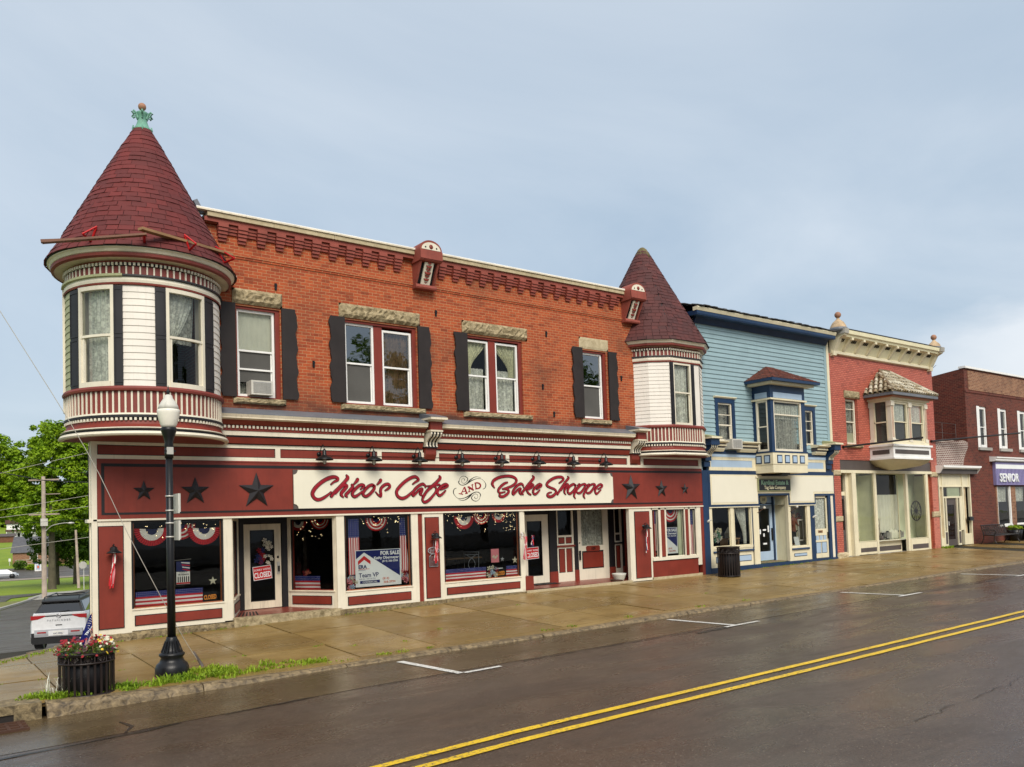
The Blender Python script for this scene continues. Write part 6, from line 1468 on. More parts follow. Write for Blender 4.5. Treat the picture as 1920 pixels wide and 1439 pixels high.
def hip(mb, m, seed, ex0, ex1, ey, zb, ax0, ax1, az_, step=.13, tw=.22, thick=.012):
    rnd = random.Random(seed)
    for A, B, C_, D_ in (((ex0, ey, zb), (ex1, ey, zb), (ax1, 0, az_), (ax0, 0, az_)), ((ex0, 0, zb), (ex0, ey, zb), (ax0, 0, az_), (ax0, 0, az_)), ((ex1, ey, zb), (ex1, 0, zb), (ax1, 0, az_), (ax1, 0, az_))):
        A, B, C_, D_ = map(Vector, (A, B, C_, D_)); nrm = (B - A).cross(D_ - A).normalized(); n = max(3, int((D_ - A).length / step))
        for r_ in range(n):
            t0, t1 = r_ / n, min(1, (r_ + 1.2) / n); P0, P1 = A.lerp(D_, t0), B.lerp(C_, t0); Q0, Q1 = A.lerp(D_, t1), B.lerp(C_, t1); c = max(1, int((P1 - P0).length / tw)); o_ = rnd.uniform(0, .4)
            for k in range(-1, c + 1):
                u0, u1 = max(0, (k + o_) / c), min(1, (k + 1 + o_) / c - .012)
                if u1 <= u0: continue
                d = nrm * (thick + rnd.uniform(0, thick * .7)); mb.add([P0.lerp(P1, u0) + d, P0.lerp(P1, u1) + d, Q0.lerp(Q1, u1) + nrm * .004, Q0.lerp(Q1, u0) + nrm * .004, P0.lerp(P1, u0), P0.lerp(P1, u1)], [(0, 1, 2, 3), (4, 5, 1, 0)], m)
hip(mb, 'rust_shingle', 2, ex0, ex1, ey, 6.84, ax0, ax1, az_); mb.box(ex0, ex1, ey, 0, 6.74, 6.835, 'navy'); mb.build('bay_roof', bay)
mb = MB('cream_bluehouse'); mb.box(bx0 - .02, bx1 + .02, by - .02, 0, 3.78, 4.20); mb.box(bx0 + .0, bx1 - .0, by, 0, 3.48, 3.80); mb.build('bay_base', bay)
mb = MB('light_blue')
for k in range(4): x = bx0 + .22 + k * .46; mb.box(x, x + .30, by - .032, by - .02, 3.82, 4.12, 'navy'); mb.box(x + .04, x + .26, by - .038, by - .02, 3.86, 4.08)
for k in range(2): y = by + .10 + k * .36; mb.box(bx0 - .032, bx0 - .02, y, y + .26, 3.82, 4.12, 'navy'); mb.box(bx0 - .038, bx0 - .02, y + .04, y + .22, 3.86, 4.08)
mb.build('bay_squares', bay)
# cornice blocks, consoles, belt
for a, b in ((19.34, 20.12), (20.92, 21.92), (24.3, 24.8), (25.55, 26.35)):
    mb = MB('cream_bluehouse'); mb.prof([(-.30, 4.52), (-.40, 4.57), (-.40, 4.60), (0, 4.66), (0, 4.52)], a, b); mb.box(a + .03, b - .03, -.27, 0, 4.40, 4.52, 'taupe'); mb.prof([(-.16, 4.24), (-.22, 4.33), (-.22, 4.37), (0, 4.37), (0, 4.24)], a + .04, b - .04); mb.box(a + .03, b - .03, -.2, 0, 4.37, 4.40, 'navy')
    x = a + .06
    while x < b - .08: mb.box(x, x + .035, -.31, -.27, 4.42, 4.475, 'cream_bluehouse'); x += .07
    mb.build('cornice_block', blue)
for x in (19.22, 26.62):
    mb = MB('navy'); mb.box(x - .22, x + .22, -.52, 0, 4.42, 4.64); mb.box(x - .28, x + .28, -.60, 0, 4.64, 4.70, 'cream_bluehouse'); mb.prof([(-.60, 4.70), (0, 4.84), (0, 4.70)], x - .28, x + .28, 'green_clap')
    S = [(-.46, 4.42), (-.47, 4.36), (-.42, 4.29), (-.30, 4.22), (-.21, 4.14), (-.20, 4.05), (0, 4.05), (0, 4.42)]; mb.prof(S, x - .17, x + .17)
    for dx in (-.14, -.05, .05, .14): mb.prof([(y - .012 if y < 0 else y, z) for y, z in S], x + dx - .018, x + dx + .018, 'cream_bluehouse')
    mb.box(x - .16, x + .16, -.18, 0, 3.90, 4.05); mb.box(x - .16, x + .16, -.12, 0, 3.70, 3.88); mb.build('console_bracket', blue)
mb = MB('navy'); mb.box(19.1, 26.9, -.03, .1, 3.98, 4.30); mb.box(19.4, 26.45, -.10, 0, 4.17, 4.21); mb.box(19.4, 26.45, -.075, .0, 4.06, 4.17, 'light_blue'); mb.box(19.4, 26.45, -.06, 0, 4.02, 4.06, 'cream_bluehouse')
mb.box(19.4, 26.45, -.05, .05, 3.58, 3.70, 'cream_bluehouse')
for a, b in ((19.42, 19.50), (21.80, 22.0), (24.12, 24.35), (26.32, 26.45)): mb.box(a, b, -.05, .05, 3.70, 4.02, 'cream_bluehouse')
mb.box(19.5, 26.32, -.048, .05, 3.95, 4.018, 'cream_bluehouse'); mb.box(19.5, 26.32, -.036, .05, 3.702, 3.948, 'light_blue'); mb.box(19.0, 27.0, -.04, .05, 3.50, 3.58); mb.box(19.3, 26.9, -.02, .3, 3.5, 4.0); mb.build('belt_course', blue)
# blank ivory boards with navy edging
mb = MB('navy')
for pts in ([(19.32, 2.30), (22.12, 2.30), (22.12, 2.68), (23.90, 2.68), (23.90, 2.30), (25.66, 2.30), (25.66, 2.64), (27.0, 2.64), (27.0, 3.50), (19.32, 3.50)],): mb.face_xz(pts, -.045, .02)
mb.box(19.3, 22.1, -.07, .05, 2.27, 2.30, 'cream_bluehouse'); mb.box(23.9, 25.66, -.07, .05, 2.27, 2.30, 'cream_bluehouse')
mb.build('fascia_edging', blue)
mb = MB('cream_bluehouse'); mb.face_xz([(19.42, 2.38), (22.04, 2.38), (22.04, 2.76), (23.98, 2.76), (23.98, 2.38), (25.58, 2.38), (25.58, 2.72), (26.94, 2.72), (26.94, 3.44), (19.42, 3.44)], -.056, -.04); mb.build('fascia_frame', blue)
mb = MB('sign_ivory'); mb.box(19.48, 21.98, -.064, -.05, 2.45, 3.38); mb.face_xz([(24.03, 2.44), (25.5, 2.44), (25.5, 2.80), (26.88, 2.80), (26.88, 3.38), (24.03, 3.38)], -.064, -.05); mb.box(21.9, 24.1, -.09, -.04, 3.33, 3.38, 'cream_bluehouse'); mb.build('blank_sign_board', blue)
o = thing('shop_sign', 'small dark green sign board with pale gothic letters above the blue shop door', 'sign', (23, -.08, 2.85))
mb = MB('sign_black'); mb.box(22.02, 23.98, -.115, -.066, 2.83, 3.30, 'green_clap'); mb.box(22.05, 23.95, -.122, -.11, 2.86, 3.27); mb.build('board', o)
text('Kardinal Estate &', 23.0, 3.08, -.124, .225, 'kerning_green', o, 'lettering', 'CENTER', .007, 0, 1.05); text('Tag Sale Company', 23.0, 2.915, -.124, .175, 'pale_yellow', o, 'lettering', 'CENTER', .005, 0, 1.0)
o = thing('shop_lantern', 'black lantern fitting under the bay of the blue shop', 'lamp', (23, -.5, 3.4)); mb = MB('iron_black'); mb.box(22.75, 23.25, -.62, -.3, 3.41, 3.475); mb.box(22.3, 23.7, -.2, -.06, 3.40, 3.45); mb.build('fitting', o)
# storefront
posts(blue, 'navy', [(19.0, 19.30, -.05, .1, .0, 3.5), (21.66, 21.74, -.01, .08, .66, 2.30), (25.28, 25.56, -.04, .08, .15, 2.3), (26.52, 26.70, -.04, .08, .15, 2.66), (26.88, 27.04, -.03, .08, .1, 2.7)])
posts(blue, 'navy', [(19.3, 27.04, -.06, .1, -.05, .185)], 'plinth')
posts(blue, 'cream_bluehouse', [(19.30, 19.47, -.03, .08, .15, 2.28), (20.46, 20.62, -.03, .08, .9, 2.28), (20.66, 20.70, -.01, .08, .9, 2.28), (21.60, 21.66, -.03, .08, .9, 2.28), (21.74, 22.06, -.03, .10, .18, 2.7), (23.86, 24.02, -.03, .10, .18, 2.7), (25.08, 25.28, -.03, .08, .18, 2.28), (26.70, 26.88, -.03, .1, .15, 2.66, 'cream')])
posts(blue, 'cream_bluehouse', [(19.47, 21.66, -.04, .08, .82, .91), (24.02, 25.08, -.04, .08, .64, .73)], 'window_sill')
mb = MB('cream_bluehouse')
for a, b, zt in ((19.47, 21.66, .66), (24.02, 25.08, .56)):
    mb.box(a, b, -.02, .1, .185, zt); mb.box(a + .12, b - .12, -.032, 0, .34, zt - .10, 'navy'); mb.box(a + .14, b - .14, -.038, 0, .36, zt - .12, 'light_blue')
    mb.box(a, b, -.02, .1, zt, zt + .16, 'cream_bluehouse'); mb.prof([(-.05, zt + .03), (-.09, zt + .05), (-.05, zt + .10), (0, zt + .10), (0, zt + .03)], a - .02, b + .02, 'navy')
mb.build('kneewall', blue)
def shopwin(parent, x0, x1, z0, z1, y=.03, gl='glass_pale', m='cream_bluehouse'):
    mb = MB(m); mb.box(x0, x0 + .02, y - .01, y + .03, z0, z1); mb.box(x1 - .02, x1, y - .01, y + .03, z0, z1); mb.box(x0, x1, y - .01, y + .03, z0, z0 + .02); f = mb.build('display_window', parent)
    g_ = MB(gl); g_.poly([(x0 + .02, y, z0), (x1 - .02, y, z0), (x1 - .02, y, z1), (x0 + .02, y, z1)]); g_.build('pane', f); return f
shopwin(blue, 19.47, 20.46, .91, 2.28, gl='glass_shop'); shopwin(blue, 20.70, 21.60, .91, 2.28, gl='glass_shop'); shopwin(blue, 24.02, 25.08, .73, 2.28, gl='glass_shop')
mb = MB('dark_inside'); mb.box(19.3, 22.0, 2.2, 2.25, 0, 2.4); mb.poly([(19.3, .1, .88), (22, .1, .88), (22, 2.2, .88), (19.3, 2.2, .88)], 'floor_inside'); mb.poly([(19.3, .1, 2.32), (27, .1, 2.32), (27, 2.3, 2.32), (19.3, 2.3, 2.32)]); mb.box(19.28, 19.3, .1, 2.2, 0, 2.4); mb.box(21.98, 22.04, .1, 1.9, 0, 2.4, 'navy')
mb.box(24.0, 25.7, .50, .55, .5, 2.4, 'pale_inside'); mb.poly([(24, .1, .70), (25.7, .1, .70), (25.7, .5, .70), (24, .5, .70)], 'plank'); mb.box(25.6, 25.65, .14, .5, .5, 2.4, 'pale_inside'); mb.build('interior', blue)
# recessed door
mb = MB('pale_yellow'); mb.box(23.88, 23.96, .08, .62, .18, 2.72); mb.poly([(22, .0, .20), (24, .0, .20), (24, .7, .22), (22, .7, .22)], 'foundation'); mb.poly([(22, .0, 2.66), (24, 0, 2.66), (24, .7, 2.66), (22, .7, 2.66)], 'cream_bluehouse'); mb.box(22.0, 22.7, .60, .66, .2, 2.7, 'navy')
mb.box(22.62, 22.70, .56, .66, .2, 2.7, 'navy'); mb.box(23.72, 23.82, .56, .66, .2, 2.7, 'navy'); mb.box(23.82, 23.88, .56, .66, .2, 2.7, 'light_blue'); mb.box(22.7, 23.72, .58, .66, 2.38, 2.42, 'navy'); mb.box(22.7, 23.72, .6, .66, 2.42, 2.68, 'light_blue'); mb.build('entrance_recess', blue)
def door_b(parent, x0, x1, z0, z1, y, m, gx0, gx1, gz0, gz1):
    mb = MB(m); mb.box(x0, gx0, y, y + .05, z0, z1); mb.box(gx1, x1, y, y + .05, z0, z1); mb.box(gx0, gx1, y, y + .05, gz1, z1); mb.box(gx0, gx1, y, y + .05, z0, gz0)
    o = mb.build('door', parent); g_ = MB('glass_shop'); g_.poly([(gx0, y + .02, gz0), (gx1, y + .02, gz0), (gx1, y + .02, gz1), (gx0, y + .02, gz1)]); g_.build('door_glass', o); return o
d = door_b(blue, 22.72, 23.70, .24, 2.37, .58, 'light_blue', 22.86, 23.54, .58, 2.20); d['label'] = 'glazed light blue door set back in its recess'
mb = MB('sign_white')
for a, b, c, e_ in ((23.1, 23.3, 1.36, 1.42), (23.12, 23.2, 1.14, 1.26), (22.9, 22.98, 1.24, 1.42), (23.1, 23.32, .84, .90), (23.4, 23.48, 1.3, 1.55)): mb.box(a, b, .585, .59, c, e_)
mb.build('door_stickers', d); mb = MB('iron_black'); mb.box(23.60, 23.66, .53, .58, .98, 1.45); mb.build('door_handle', d)
mb = MB('dark_inside'); mb.box(22.4, 24.0, 1.9, 1.95, .2, 2.4); mb.build('interior', blue)
mb = MB('pale_yellow'); mb.lathe((0, 0, 0), [(.17, -.01), (.17, .01)], 16, None, False, 1.3, 1); o = mb.build('number_plate', blue, True); o.location = (23.2 - 23, .575, 2.55 - .1); o.rotation_euler = (R_(90), 0, 0)
text('111', 23.2, 2.50, .56, .13, 'iron_black', blue, 'house_number', 'CENTER', .003)
# right house door
mb = MB('cream_bluehouse'); y = .03
mb.box(25.58, 25.66, y, y + .05, .20, 2.55); mb.box(26.44, 26.52, y, y + .05, .20, 2.62); mb.box(25.66, 26.44, y, y + .05, .20, .38); mb.box(25.66, 26.44, y, y + .05, .82, .90); mb.box(25.66, 26.44, y, y + .05, 1.08, 1.34)
mb.box(25.66, 26.44, y + .02, y + .05, .38, 1.08, 'cream_bluehouse'); mb.box(25.58, 26.52, y, y + .05, 2.55, 2.66, 'cream_bluehouse')
d = mb.build('door', blue); d['label'] = 'cream panelled house door with a tall lace curtain'
mb = MB('light_blue')
for k in range(3): mb.box(25.70 + k * .255, 25.90 + k * .255, y + .012, y + .03, .88, 1.10, 'navy'); mb.box(25.71 + k * .255, 25.89 + k * .255, y + .008, y + .03, .90, 1.085)
for k in range(2): mb.box(25.69 + k * .39, 26.03 + k * .39, y + .012, y + .03, .38, .82, 'navy'); mb.box(25.71 + k * .39, 26.01 + k * .39, y + .008, y + .03, .40, .80)
mb.build('door_panels', d); g_ = MB('glass_shop'); g_.poly([(25.66, y + .02, 1.34), (26.44, y + .02, 1.34), (26.44, y + .02, 2.55), (25.66, y + .02, 2.55)]); g_.build('door_glass', d); curtain(25.7, 26.42, 1.34, 2.52, y + .06, 'lace', d, 'lace_curtain', .02, .12)
mb = MB('bronze_brown'); mb.box(25.84, 26.16, y - .008, y, 1.18, 1.28, 'plank'); mb.build('letter_plate', d); text('MAIL', 26.0, 1.195, y - .009, .085, 'iron_black', d, 'lettering', 'CENTER', .002)
mb = MB('iron_black'); mb.box(26.46, 26.50, y - .05, y, .95, 1.2); mb.build('door_handle', d)
# things in the blue shop's windows
o = thing('shop_curtain', 'pale green curtain drawn to one side in the blue shop window', 'curtain', (21.3, .2, .9)); curtain(21.0, 21.58, .95, 2.28, .20, 'sheer_white', o, 'cloth', .03, .14, 'r')
mb = MB('pottery'); mb.face_xz([(20.75, 1.18), (21.10, 1.18), (21.10, 1.36), (20.93, 1.56), (20.75, 1.36)], .3, .5); tag(mb.build('model_house'), 'white model cottage on a shelf behind the blue shop window', 'ornament')
mb = MB('plank'); mb.box(20.6, 21.3, .25, .6, 1.12, 1.17); mb.box(20.6, 20.65, .3, .6, .9, 1.12); mb.box(21.25, 21.3, .3, .6, .9, 1.12); tag(mb.build('display_shelf'), 'low wooden shelf in the blue shop window', 'shelf')
posy(20.15, .35, 1.30, .22, ['green_print', 'pale_yellow', 'pottery'], 26, 21, 'pale greenery and cards in the left pane of the blue shop'); posy(19.95, .6, 1.65, .2, ['taupe', 'lead_grey', 'pottery'], 16, 22, 'dim grey dried flowers high in the left pane of the blue shop')
mb = MB('pottery'); mb.lathe((19.95, .5, .9), [(.10, .0), (.05, .2), (.04, .55), (.05, .56)], 10, 'taupe'); mb.lathe((19.95, .5, 1.4), [(.20, 0), (.12, .26), (.0, .27)], 12, 'taupe'); tag(mb.build('table_lamp'), 'dim table lamp inside the blue shop', 'lamp')
# shop dummy dressed as a cowboy
o = thing('shop_dummy', 'shop window dummy in brown jacket and hat by the blue shop door', 'mannequin', (24.55, .25, .72))
def skin_fig(parent, name, verts, edges, radii, mat):
    me = bpy.data.meshes.new(name); me.from_pydata(verts, edges, []); ob = bpy.data.objects.new(name, me); COL.objects.link(ob); ob.parent = parent
    md = ob.modifiers.new('s', 'SKIN'); sv = me.skin_vertices[0].data
    for v_, r_ in zip(sv, radii): v_.radius = (r_, r_ * .85)
    sv[0].use_root = True; ms_ = ob.modifiers.new('b', 'SUBSURF'); ms_.levels = 1; ms_.render_levels = 1; me.materials.append(MAT[mat]); return ob
skin_fig(o, 'body', [(0, 0, .62), (0, 0, .82), (0, 0, 1.05), (0, 0, 1.12), (0, 0, 1.20), (-.13, 0, 1.03), (-.17, -.03, .86), (-.08, -.10, .80), (.13, 0, 1.03), (.17, -.04, .86), (.20, -.12, .76), (-.06, 0, .55), (-.07, 0, .30), (-.07, -.02, .04), (.06, 0, .55), (.07, 0, .30), (.07, -.02, .04)],
         [(0, 1), (1, 2), (2, 3), (3, 4), (2, 5), (5, 6), (6, 7), (2, 8), (8, 9), (9, 10), (0, 11), (11, 12), (12, 13), (0, 14), (14, 15), (15, 16)], [.10, .10, .10, .045, .07, .05, .042, .03, .05, .042, .03, .07, .055, .04, .07, .055, .04], 'leather')
skin_fig(o, 'trousers', [(0, 0, .64), (-.06, 0, .55), (-.07, 0, .30), (-.07, 0, .06), (.06, 0, .55), (.07, 0, .30), (.07, 0, .06)], [(0, 1), (1, 2), (2, 3), (0, 4), (4, 5), (5, 6)], [.115, .08, .07, .06, .08, .07, .06], 'iron_black')
mb = MB('skin'); mb.ball((0, -.02, 1.20), .078, 8, 'skin', .9, 1, 1.2); mb.build('head', o, True); mb = MB('leather'); mb.lathe((0, 0, 1.26), [(.155, 0), (.16, .015), (.08, .02), (.075, .10), (.05, .12), (.0, .115)], 14, 'taupe'); mb.build('hat', o, True)
o = thing('picture_frame', 'empty white picture frame in the window beside the dummy', 'frame', (24.75, .4, .72)); mb = MB('pottery')
for a, b, c, e_ in ((24.86, 24.92, .9, 1.75), (25.18, 25.24, .9, 1.75), (24.92, 25.18, 1.69, 1.75), (24.92, 25.18, .9, .96)): mb.box(a, b, .24, .27, c, e_)
mb.build('moulding', o)
mb = MB('sign_white'); mb.obox((24.60, .16, .90), .15, .008, .18, Matrix.Rotation(-.2, 3, 'X')); tag(mb.build('document_card'), 'white printed card leaning at the foot of the dummy', 'card')
mb = MB('leather'); mb.tube([(25.15 + .13 * math.cos(t * .6), .42, 1.78 + .2 * math.sin(t * .6)) for t in range(12)], .03, 6); mb.tube([(25.05, .42, 1.7), (25.25, .40, 1.85)], .06, 6); tag(mb.build('horse_collar'), 'brown leather horse collar on the back wall of the window', 'harness')
for x, lab in ((19.2, 'small white camera fixed on the left navy post of the blue shop'), (25.42, 'small white camera fixed on the navy post by the house door')):
    mb = MB('pottery'); mb.box(x - .03, x + .03, -.09, -.05, 1.78, 1.84); mb.tube([(x, -.08, 1.83), (x + .03, -.18, 1.86)], .03, 8); tag(mb.build('security_camera'), lab, 'camera', 'small white cameras on the blue shop')
for x, lab in ((22.0, 'small white floodlight left of the blue shop door'), (24.0, 'small white floodlight right of the blue shop door')):
    mb = MB('rust'); mb.tube([(x, -.03, 2.05), (x + .12, -.2, 2.2)], .012, 5); mb.lathe((x + .16, -.22, 2.18), [(.03, 0), (.06, .05), (.02, .1)], 8, 'pottery'); tag(mb.build('floodlight'), lab, 'lamp', 'floodlights beside the blue shop door')
# ================================================================ red painted brick building
redb = thing('red_brick_building', 'two storey red painted brick shop with cream bracketed cornice and tiled bay', 'building', (31.3, 0, .15))
mb = MB('painted_brick'); RX0, RX1 = 27.06, 35.54
walls(mb, RX0, RX1, 4.10, 8.45, 0, .28, [(28.17, 29.07, 4.76, 6.66)])
mb.box(RX0, 27.56, 0, .3, .1, 4.10); mb.box(35.02, RX1, 0, .3, .1, 4.10, 'pink_brick'); mb.box(34.98, 35.02, .0, .3, .1, 3.45)
mb.poly([(RX0, 0.02, 8.45), (RX0, .02, 9.2), (RX0, 10, 9.0), (RX0, 10, .2), (RX0, .3, .2), (RX0, .3, 8.4)]); mb.poly([(RX1, .0, .1), (RX1, 10, .1), (RX1, 10, 9), (RX1, 0, 9.2)]); mb.poly([(RX0, 10, 0), (RX1, 10, 0), (RX1, 10, 9), (RX0, 10, 9)])
mb.build('wall', redb)
mb = MB('roof_grey'); mb.poly([(RX0, 0, 9.3), (RX1, 0, 9.3), (RX1, 10, 9.0), (RX0, 10, 9.0)]); mb.build('flat_roof', redb)
for a, b, c, d in ((27.04, 27.58, 3.45, 3.68), (27.02, 27.58, 1.58, 1.80), (34.96, 35.58, 3.43, 3.66), (34.94, 35.60, 1.58, 1.84)): rough_block('stone_band', a, b, c, d, .05, 'smooth_stone', redb, int(a * 3 + c), .006)
rough_block('pillar_base', 27.0, 27.75, .02, .34, .10, 'smooth_stone', redb, 77, .02)
rough_block('lintel', 28.08, 29.25, 6.67, 6.98, .05, 'sandstone', redb, 50); rough_block('sill', 28.1, 29.26, 4.60, 4.74, .10, 'sandstone', redb, 51)
f = sash(redb, 28.19, 29.05, 4.76, 6.64, .12, 'cream', .5, .07, label='narrow window left of the tiled bay'); mb = MB('cream'); mb.box(28.25, 28.98, .14, .17, 6.22, 6.25); mb.build('storm_rail', f); curtain(28.25, 28.98, 4.8, 6.6, .25, 'lace_grey', f); mb = MB('pale_inside'); mb.box(28.26, 28.98, .21, .22, 4.8, 5.25); mb.build('blind', f)
mb = MB('dark_inside'); mb.box(28.0, 29.3, .9, .95, 4.5, 6.9); mb.build('dark_room', f)
# cornice
mb = MB('pale_yellow'); cxa, cxb = 27.30, 35.30
mb.prof([(-.30, 9.0), (-.55, 9.05), (-.58, 9.12), (-.64, 9.16), (-.66, 9.30), (-.60, 9.33), (-.3, 9.34)], cxa, cxb); mb.prof([(-.05, 8.40), (-.12, 8.43), (-.12, 8.52), (-.06, 8.58), (0, 8.58), (0, 8.40)], cxa - .1, cxb + .1, 'cream_bluehouse'); mb.prof([(-.07, 8.55), (-.34, 9.02), (-.1, 9.02), (0, 8.6)], cxa, cxb)
mb.box(cxa, cxb, -.35, 0, 8.98, 9.06, 'cream_bluehouse'); mb.prof([(-.65, 9.33), (-.62, 9.36), (0, 9.62), (0, 9.33)], cxa + .3, cxb - .25, 'black_trim')
o = mb.build('cornice', redb); x = 28.05; k = 0
while x < 34.9:
    mb = MB('cream_bluehouse'); mb.prof([(-.10, 8.56), (-.14, 8.56), (-.46, 8.95), (-.56, 8.96), (-.56, 9.05), (-.30, 9.05)], x - .07, x + .07)
    mb.build('cornice_bracket', redb)
    for q in (.25, .37, .49):
        if x + q < 34.8: pass
    x += .885; k += 1
mb = MB('dark_inside')
x = 28.05 - .885
while x < 34.9:
    for q in (.30, .42, .54): mb.prof([(-.30, 8.90), (-.385, 8.995), (-.36, 8.995), (-.27, 8.90)], x + q, x + q + .06)
    x += .885
mb.build('vent_slots', redb)
for x in (27.34, 35.22):
    mb = MB('cream_bluehouse'); mb.prof([(-.0, 8.32), (-.16, 8.34), (-.18, 8.52), (-.44, 8.98), (-.66, 9.08), (-.68, 9.20), (0, 9.2)], x - .12, x + .12); mb.prof([(-.40, 9.1), (-.72, 9.14), (-.74, 9.34), (-.4, 9.36)], x - .16, x + .16, 'concrete_pale'); mb.build('end_bracket', redb)
    s_ = .80 if x < 30 else .68
    mb = MB('terracotta'); c = (x + (.03 if x < 30 else -.02), -.35, 9.30); mb.lathe(c, [(.42 * s_, 0), (.42 * s_, .10), (.36 * s_, .22), (.28 * s_, .36 * s_ + .04), (.14 * s_, .46 * s_ + .06), (.07, .50 * s_ + .07), (.05, .56 * s_ + .08)], 14, 'finial_clay'); mb.lathe((c[0], c[1], c[2] - .05), [(.45 * s_, 0), (.46 * s_, .12), (.40 * s_, .17)], 14, 'lead_grey'); mb.ball((c[0], c[1], c[2] + .68 * s_ + .10), .13, 10, 'terracotta'); mb.build('ball_finial', redb)
# bay with clay tile hood
vx0, vx1, vy = 29.92, 32.92, -.98
mb = MB('cream_bluehouse'); mb.box(vx0, vx1, vy, 0, 6.52, 6.66); mb.box(vx0 - .08, vx1 + .08, vy - .08, 0, 6.60, 6.68); mb.box(vx0 - .22, vx1 + .22, vy - .22, 0, 6.68, 6.74, 'orange_frame'); mb.box(vx0 - .02, vx1 + .02, vy - .02, 0, 4.72, 4.84); mb.box(vx0 + .1, vx1 - .1, -.06, .28, 4.8, 6.6, 'dark_inside')
bay2 = mb.build('bay_window', redb)
mb = MB('clay_tile'); rnd = random.Random(4); e0, e1, ey_, zb_, a0_, a1_, az2 = vx0 - .36, vx1 + .36, vy - .34, 6.86, 30.95, 31.75, 7.98
for A, B, C_, D_ in (((e0, ey_, zb_), (e1, ey_, zb_), (a1_, 0, az2), (a0_, 0, az2)), ((e0, 0, zb_), (e0, ey_, zb_), (a0_, 0, az2), (a0_, 0, az2)), ((e1, ey_, zb_), (e1, 0, zb_), (a1_, 0, az2), (a1_, 0, az2))):
    A, B, C_, D_ = map(Vector, (A, B, C_, D_)); nr = 6; wd_ = (B - A).length; nc = int(wd_ / .19); u = (B - A).normalized(); slope = ((D_ + C_) / 2 - (A + B) / 2); nrm = u.cross(slope).normalized()
    for r_ in range(nr):
        for c_ in range(nc):
            p0 = A + u * (wd_ * (c_ + .5) / nc) + slope * (r_ / nr); tl = (r_ + .5) / nr; lo, hi = (A.lerp(D_, tl) - A).dot(u), (B.lerp(C_, tl) - A).dot(u); q = (p0 - A).dot(u)
            off_ = slope.dot(u) * (r_ / nr)
            if q < lo - .05 or q > hi + .05: continue
            j = rnd.uniform(-.008, .012); mb.tube([p0 + nrm * (.035 + j), p0 + slope * (1.25 / nr) + nrm * (.012 + j)], [.082, .062], 6, None, False)
for A, B in (((e0, ey_, zb_), (a0_, 0, az2)), ((e1, ey_, zb_), (a1_, 0, az2)), ((a0_, 0, az2), (a1_, 0, az2))): mb.tube([Vector(A) + Vector((0, 0, .05)), Vector(B) + Vector((0, 0, .05))], .07, 6)
for P in ([(e0, ey_, zb_), (e1, ey_, zb_), (a1_, 0, az2), (a0_, 0, az2)], [(e0, 0, zb_), (e0, ey_, zb_), (a0_, 0, az2)], [(e1, ey_, zb_), (e1, 0, zb_), (a1_, 0, az2)]): mb.poly(P, 'foundation')
mb.box(e0, e1, ey_, 0, 6.74, 6.85, 'lead_grey'); mb.build('tile_hood', bay2)
for px_, py in ((vx0 + .11, vy + .08), (vx0 + 1.52, vy + .08), (vx1 - .13, vy + .08), (vx0 + .11, -.1)):
    mb = MB('cream'); mb.box(px_ - .09, px_ + .09, py - .08, py + .08, 4.84, 6.52); mb.box(px_ - .13, px_ + .13, py - .12, py + .1, 6.33, 6.52); mb.box(px_ - .12, px_ + .12, py - .11, py + .1, 4.84, 4.98)
    for q in (-.04, .04): mb.box(px_ + q - .012, px_ + q + .012, py - .09, py - .08, 5.0, 6.3, 'orange_frame')
    mb.build('column', bay2)
for a, b, lb in ((vx0 + .24, vx0 + 1.40, 'left front sash of the tiled bay'), (vx0 + 1.64, vx1 - .24, 'right front sash of the tiled bay')):
    f = sash(redb, a, b, 4.84, 6.52, vy + .04, 'cream_bluehouse', .5, .08, label=lb); curtain(a + .08, b - .08, 5.7, 6.45, vy + .16, 'sheer_white', f, amp=.015); screen(f, a + .09, b - .09, 4.93, 5.66, vy + .13)
mb = MB('cream_bluehouse'); mb.box(vx0 + .02, vx0 + .1, vy + .16, vy + .23, 4.84, 6.52); mb.box(vx0 + .02, vx0 + .1, -.25, -.18, 4.84, 6.52); mb.box(vx0 + .02, vx0 + .1, vy + .2, -.2, 5.64, 5.69); f = mb.build('window', redb); f['label'] = 'left side sash of the tiled bay'; g_ = MB('glass_upper'); g_.poly([(vx0 + .06, vy + .2, 4.84), (vx0 + .06, -.2, 4.84), (vx0 + .06, -.2, 6.52), (vx0 + .06, vy + .2, 6.52)]); g_.build('pane', f); mb = MB('screen_mesh'); mb.poly([(vx0 + .12, vy + .2, 4.84), (vx0 + .12, -.2, 4.84), (vx0 + .12, -.2, 6.52), (vx0 + .12, vy + .2, 6.52)]); mb.build('insect_screen', f)
mb = MB('white_trim'); mb.box(vx0 - .05, vx1 + .05, vy - .05, 0, 4.15, 4.66); mb.box(vx0 - .12, vx1 + .12, vy - .12, 0, 4.64, 4.72); mb.box(vx0 - .10, vx1 + .10, vy - .10, 0, 4.10, 4.17); mb.box(vx0 + .08, vx1 - .12, vy - .062, vy, 4.32, 4.50, 'taupe'); mb.box(vx0 - .062, vx0, vy + .12, -.12, 4.32, 4.50, 'taupe'); mb.build('bay_base', bay2)
mb = MB('cream_bluehouse'); lv = [(0, 4.10), (.06, 4.0), (.25, 3.86), (.62, 3.76), (.95, 3.70)]; cxm = (vx0 + vx1) / 2 - .0; vs = []
for t, z in lv:
    hx = (vx1 - vx0) / 2 * (1 - t) + .04; hy = -vy * (1 - t) + .04; vs += [(cxm - hx, .05, z), (cxm - hx, -hy, z), (cxm + hx, -hy, z), (cxm + hx, .05, z)]
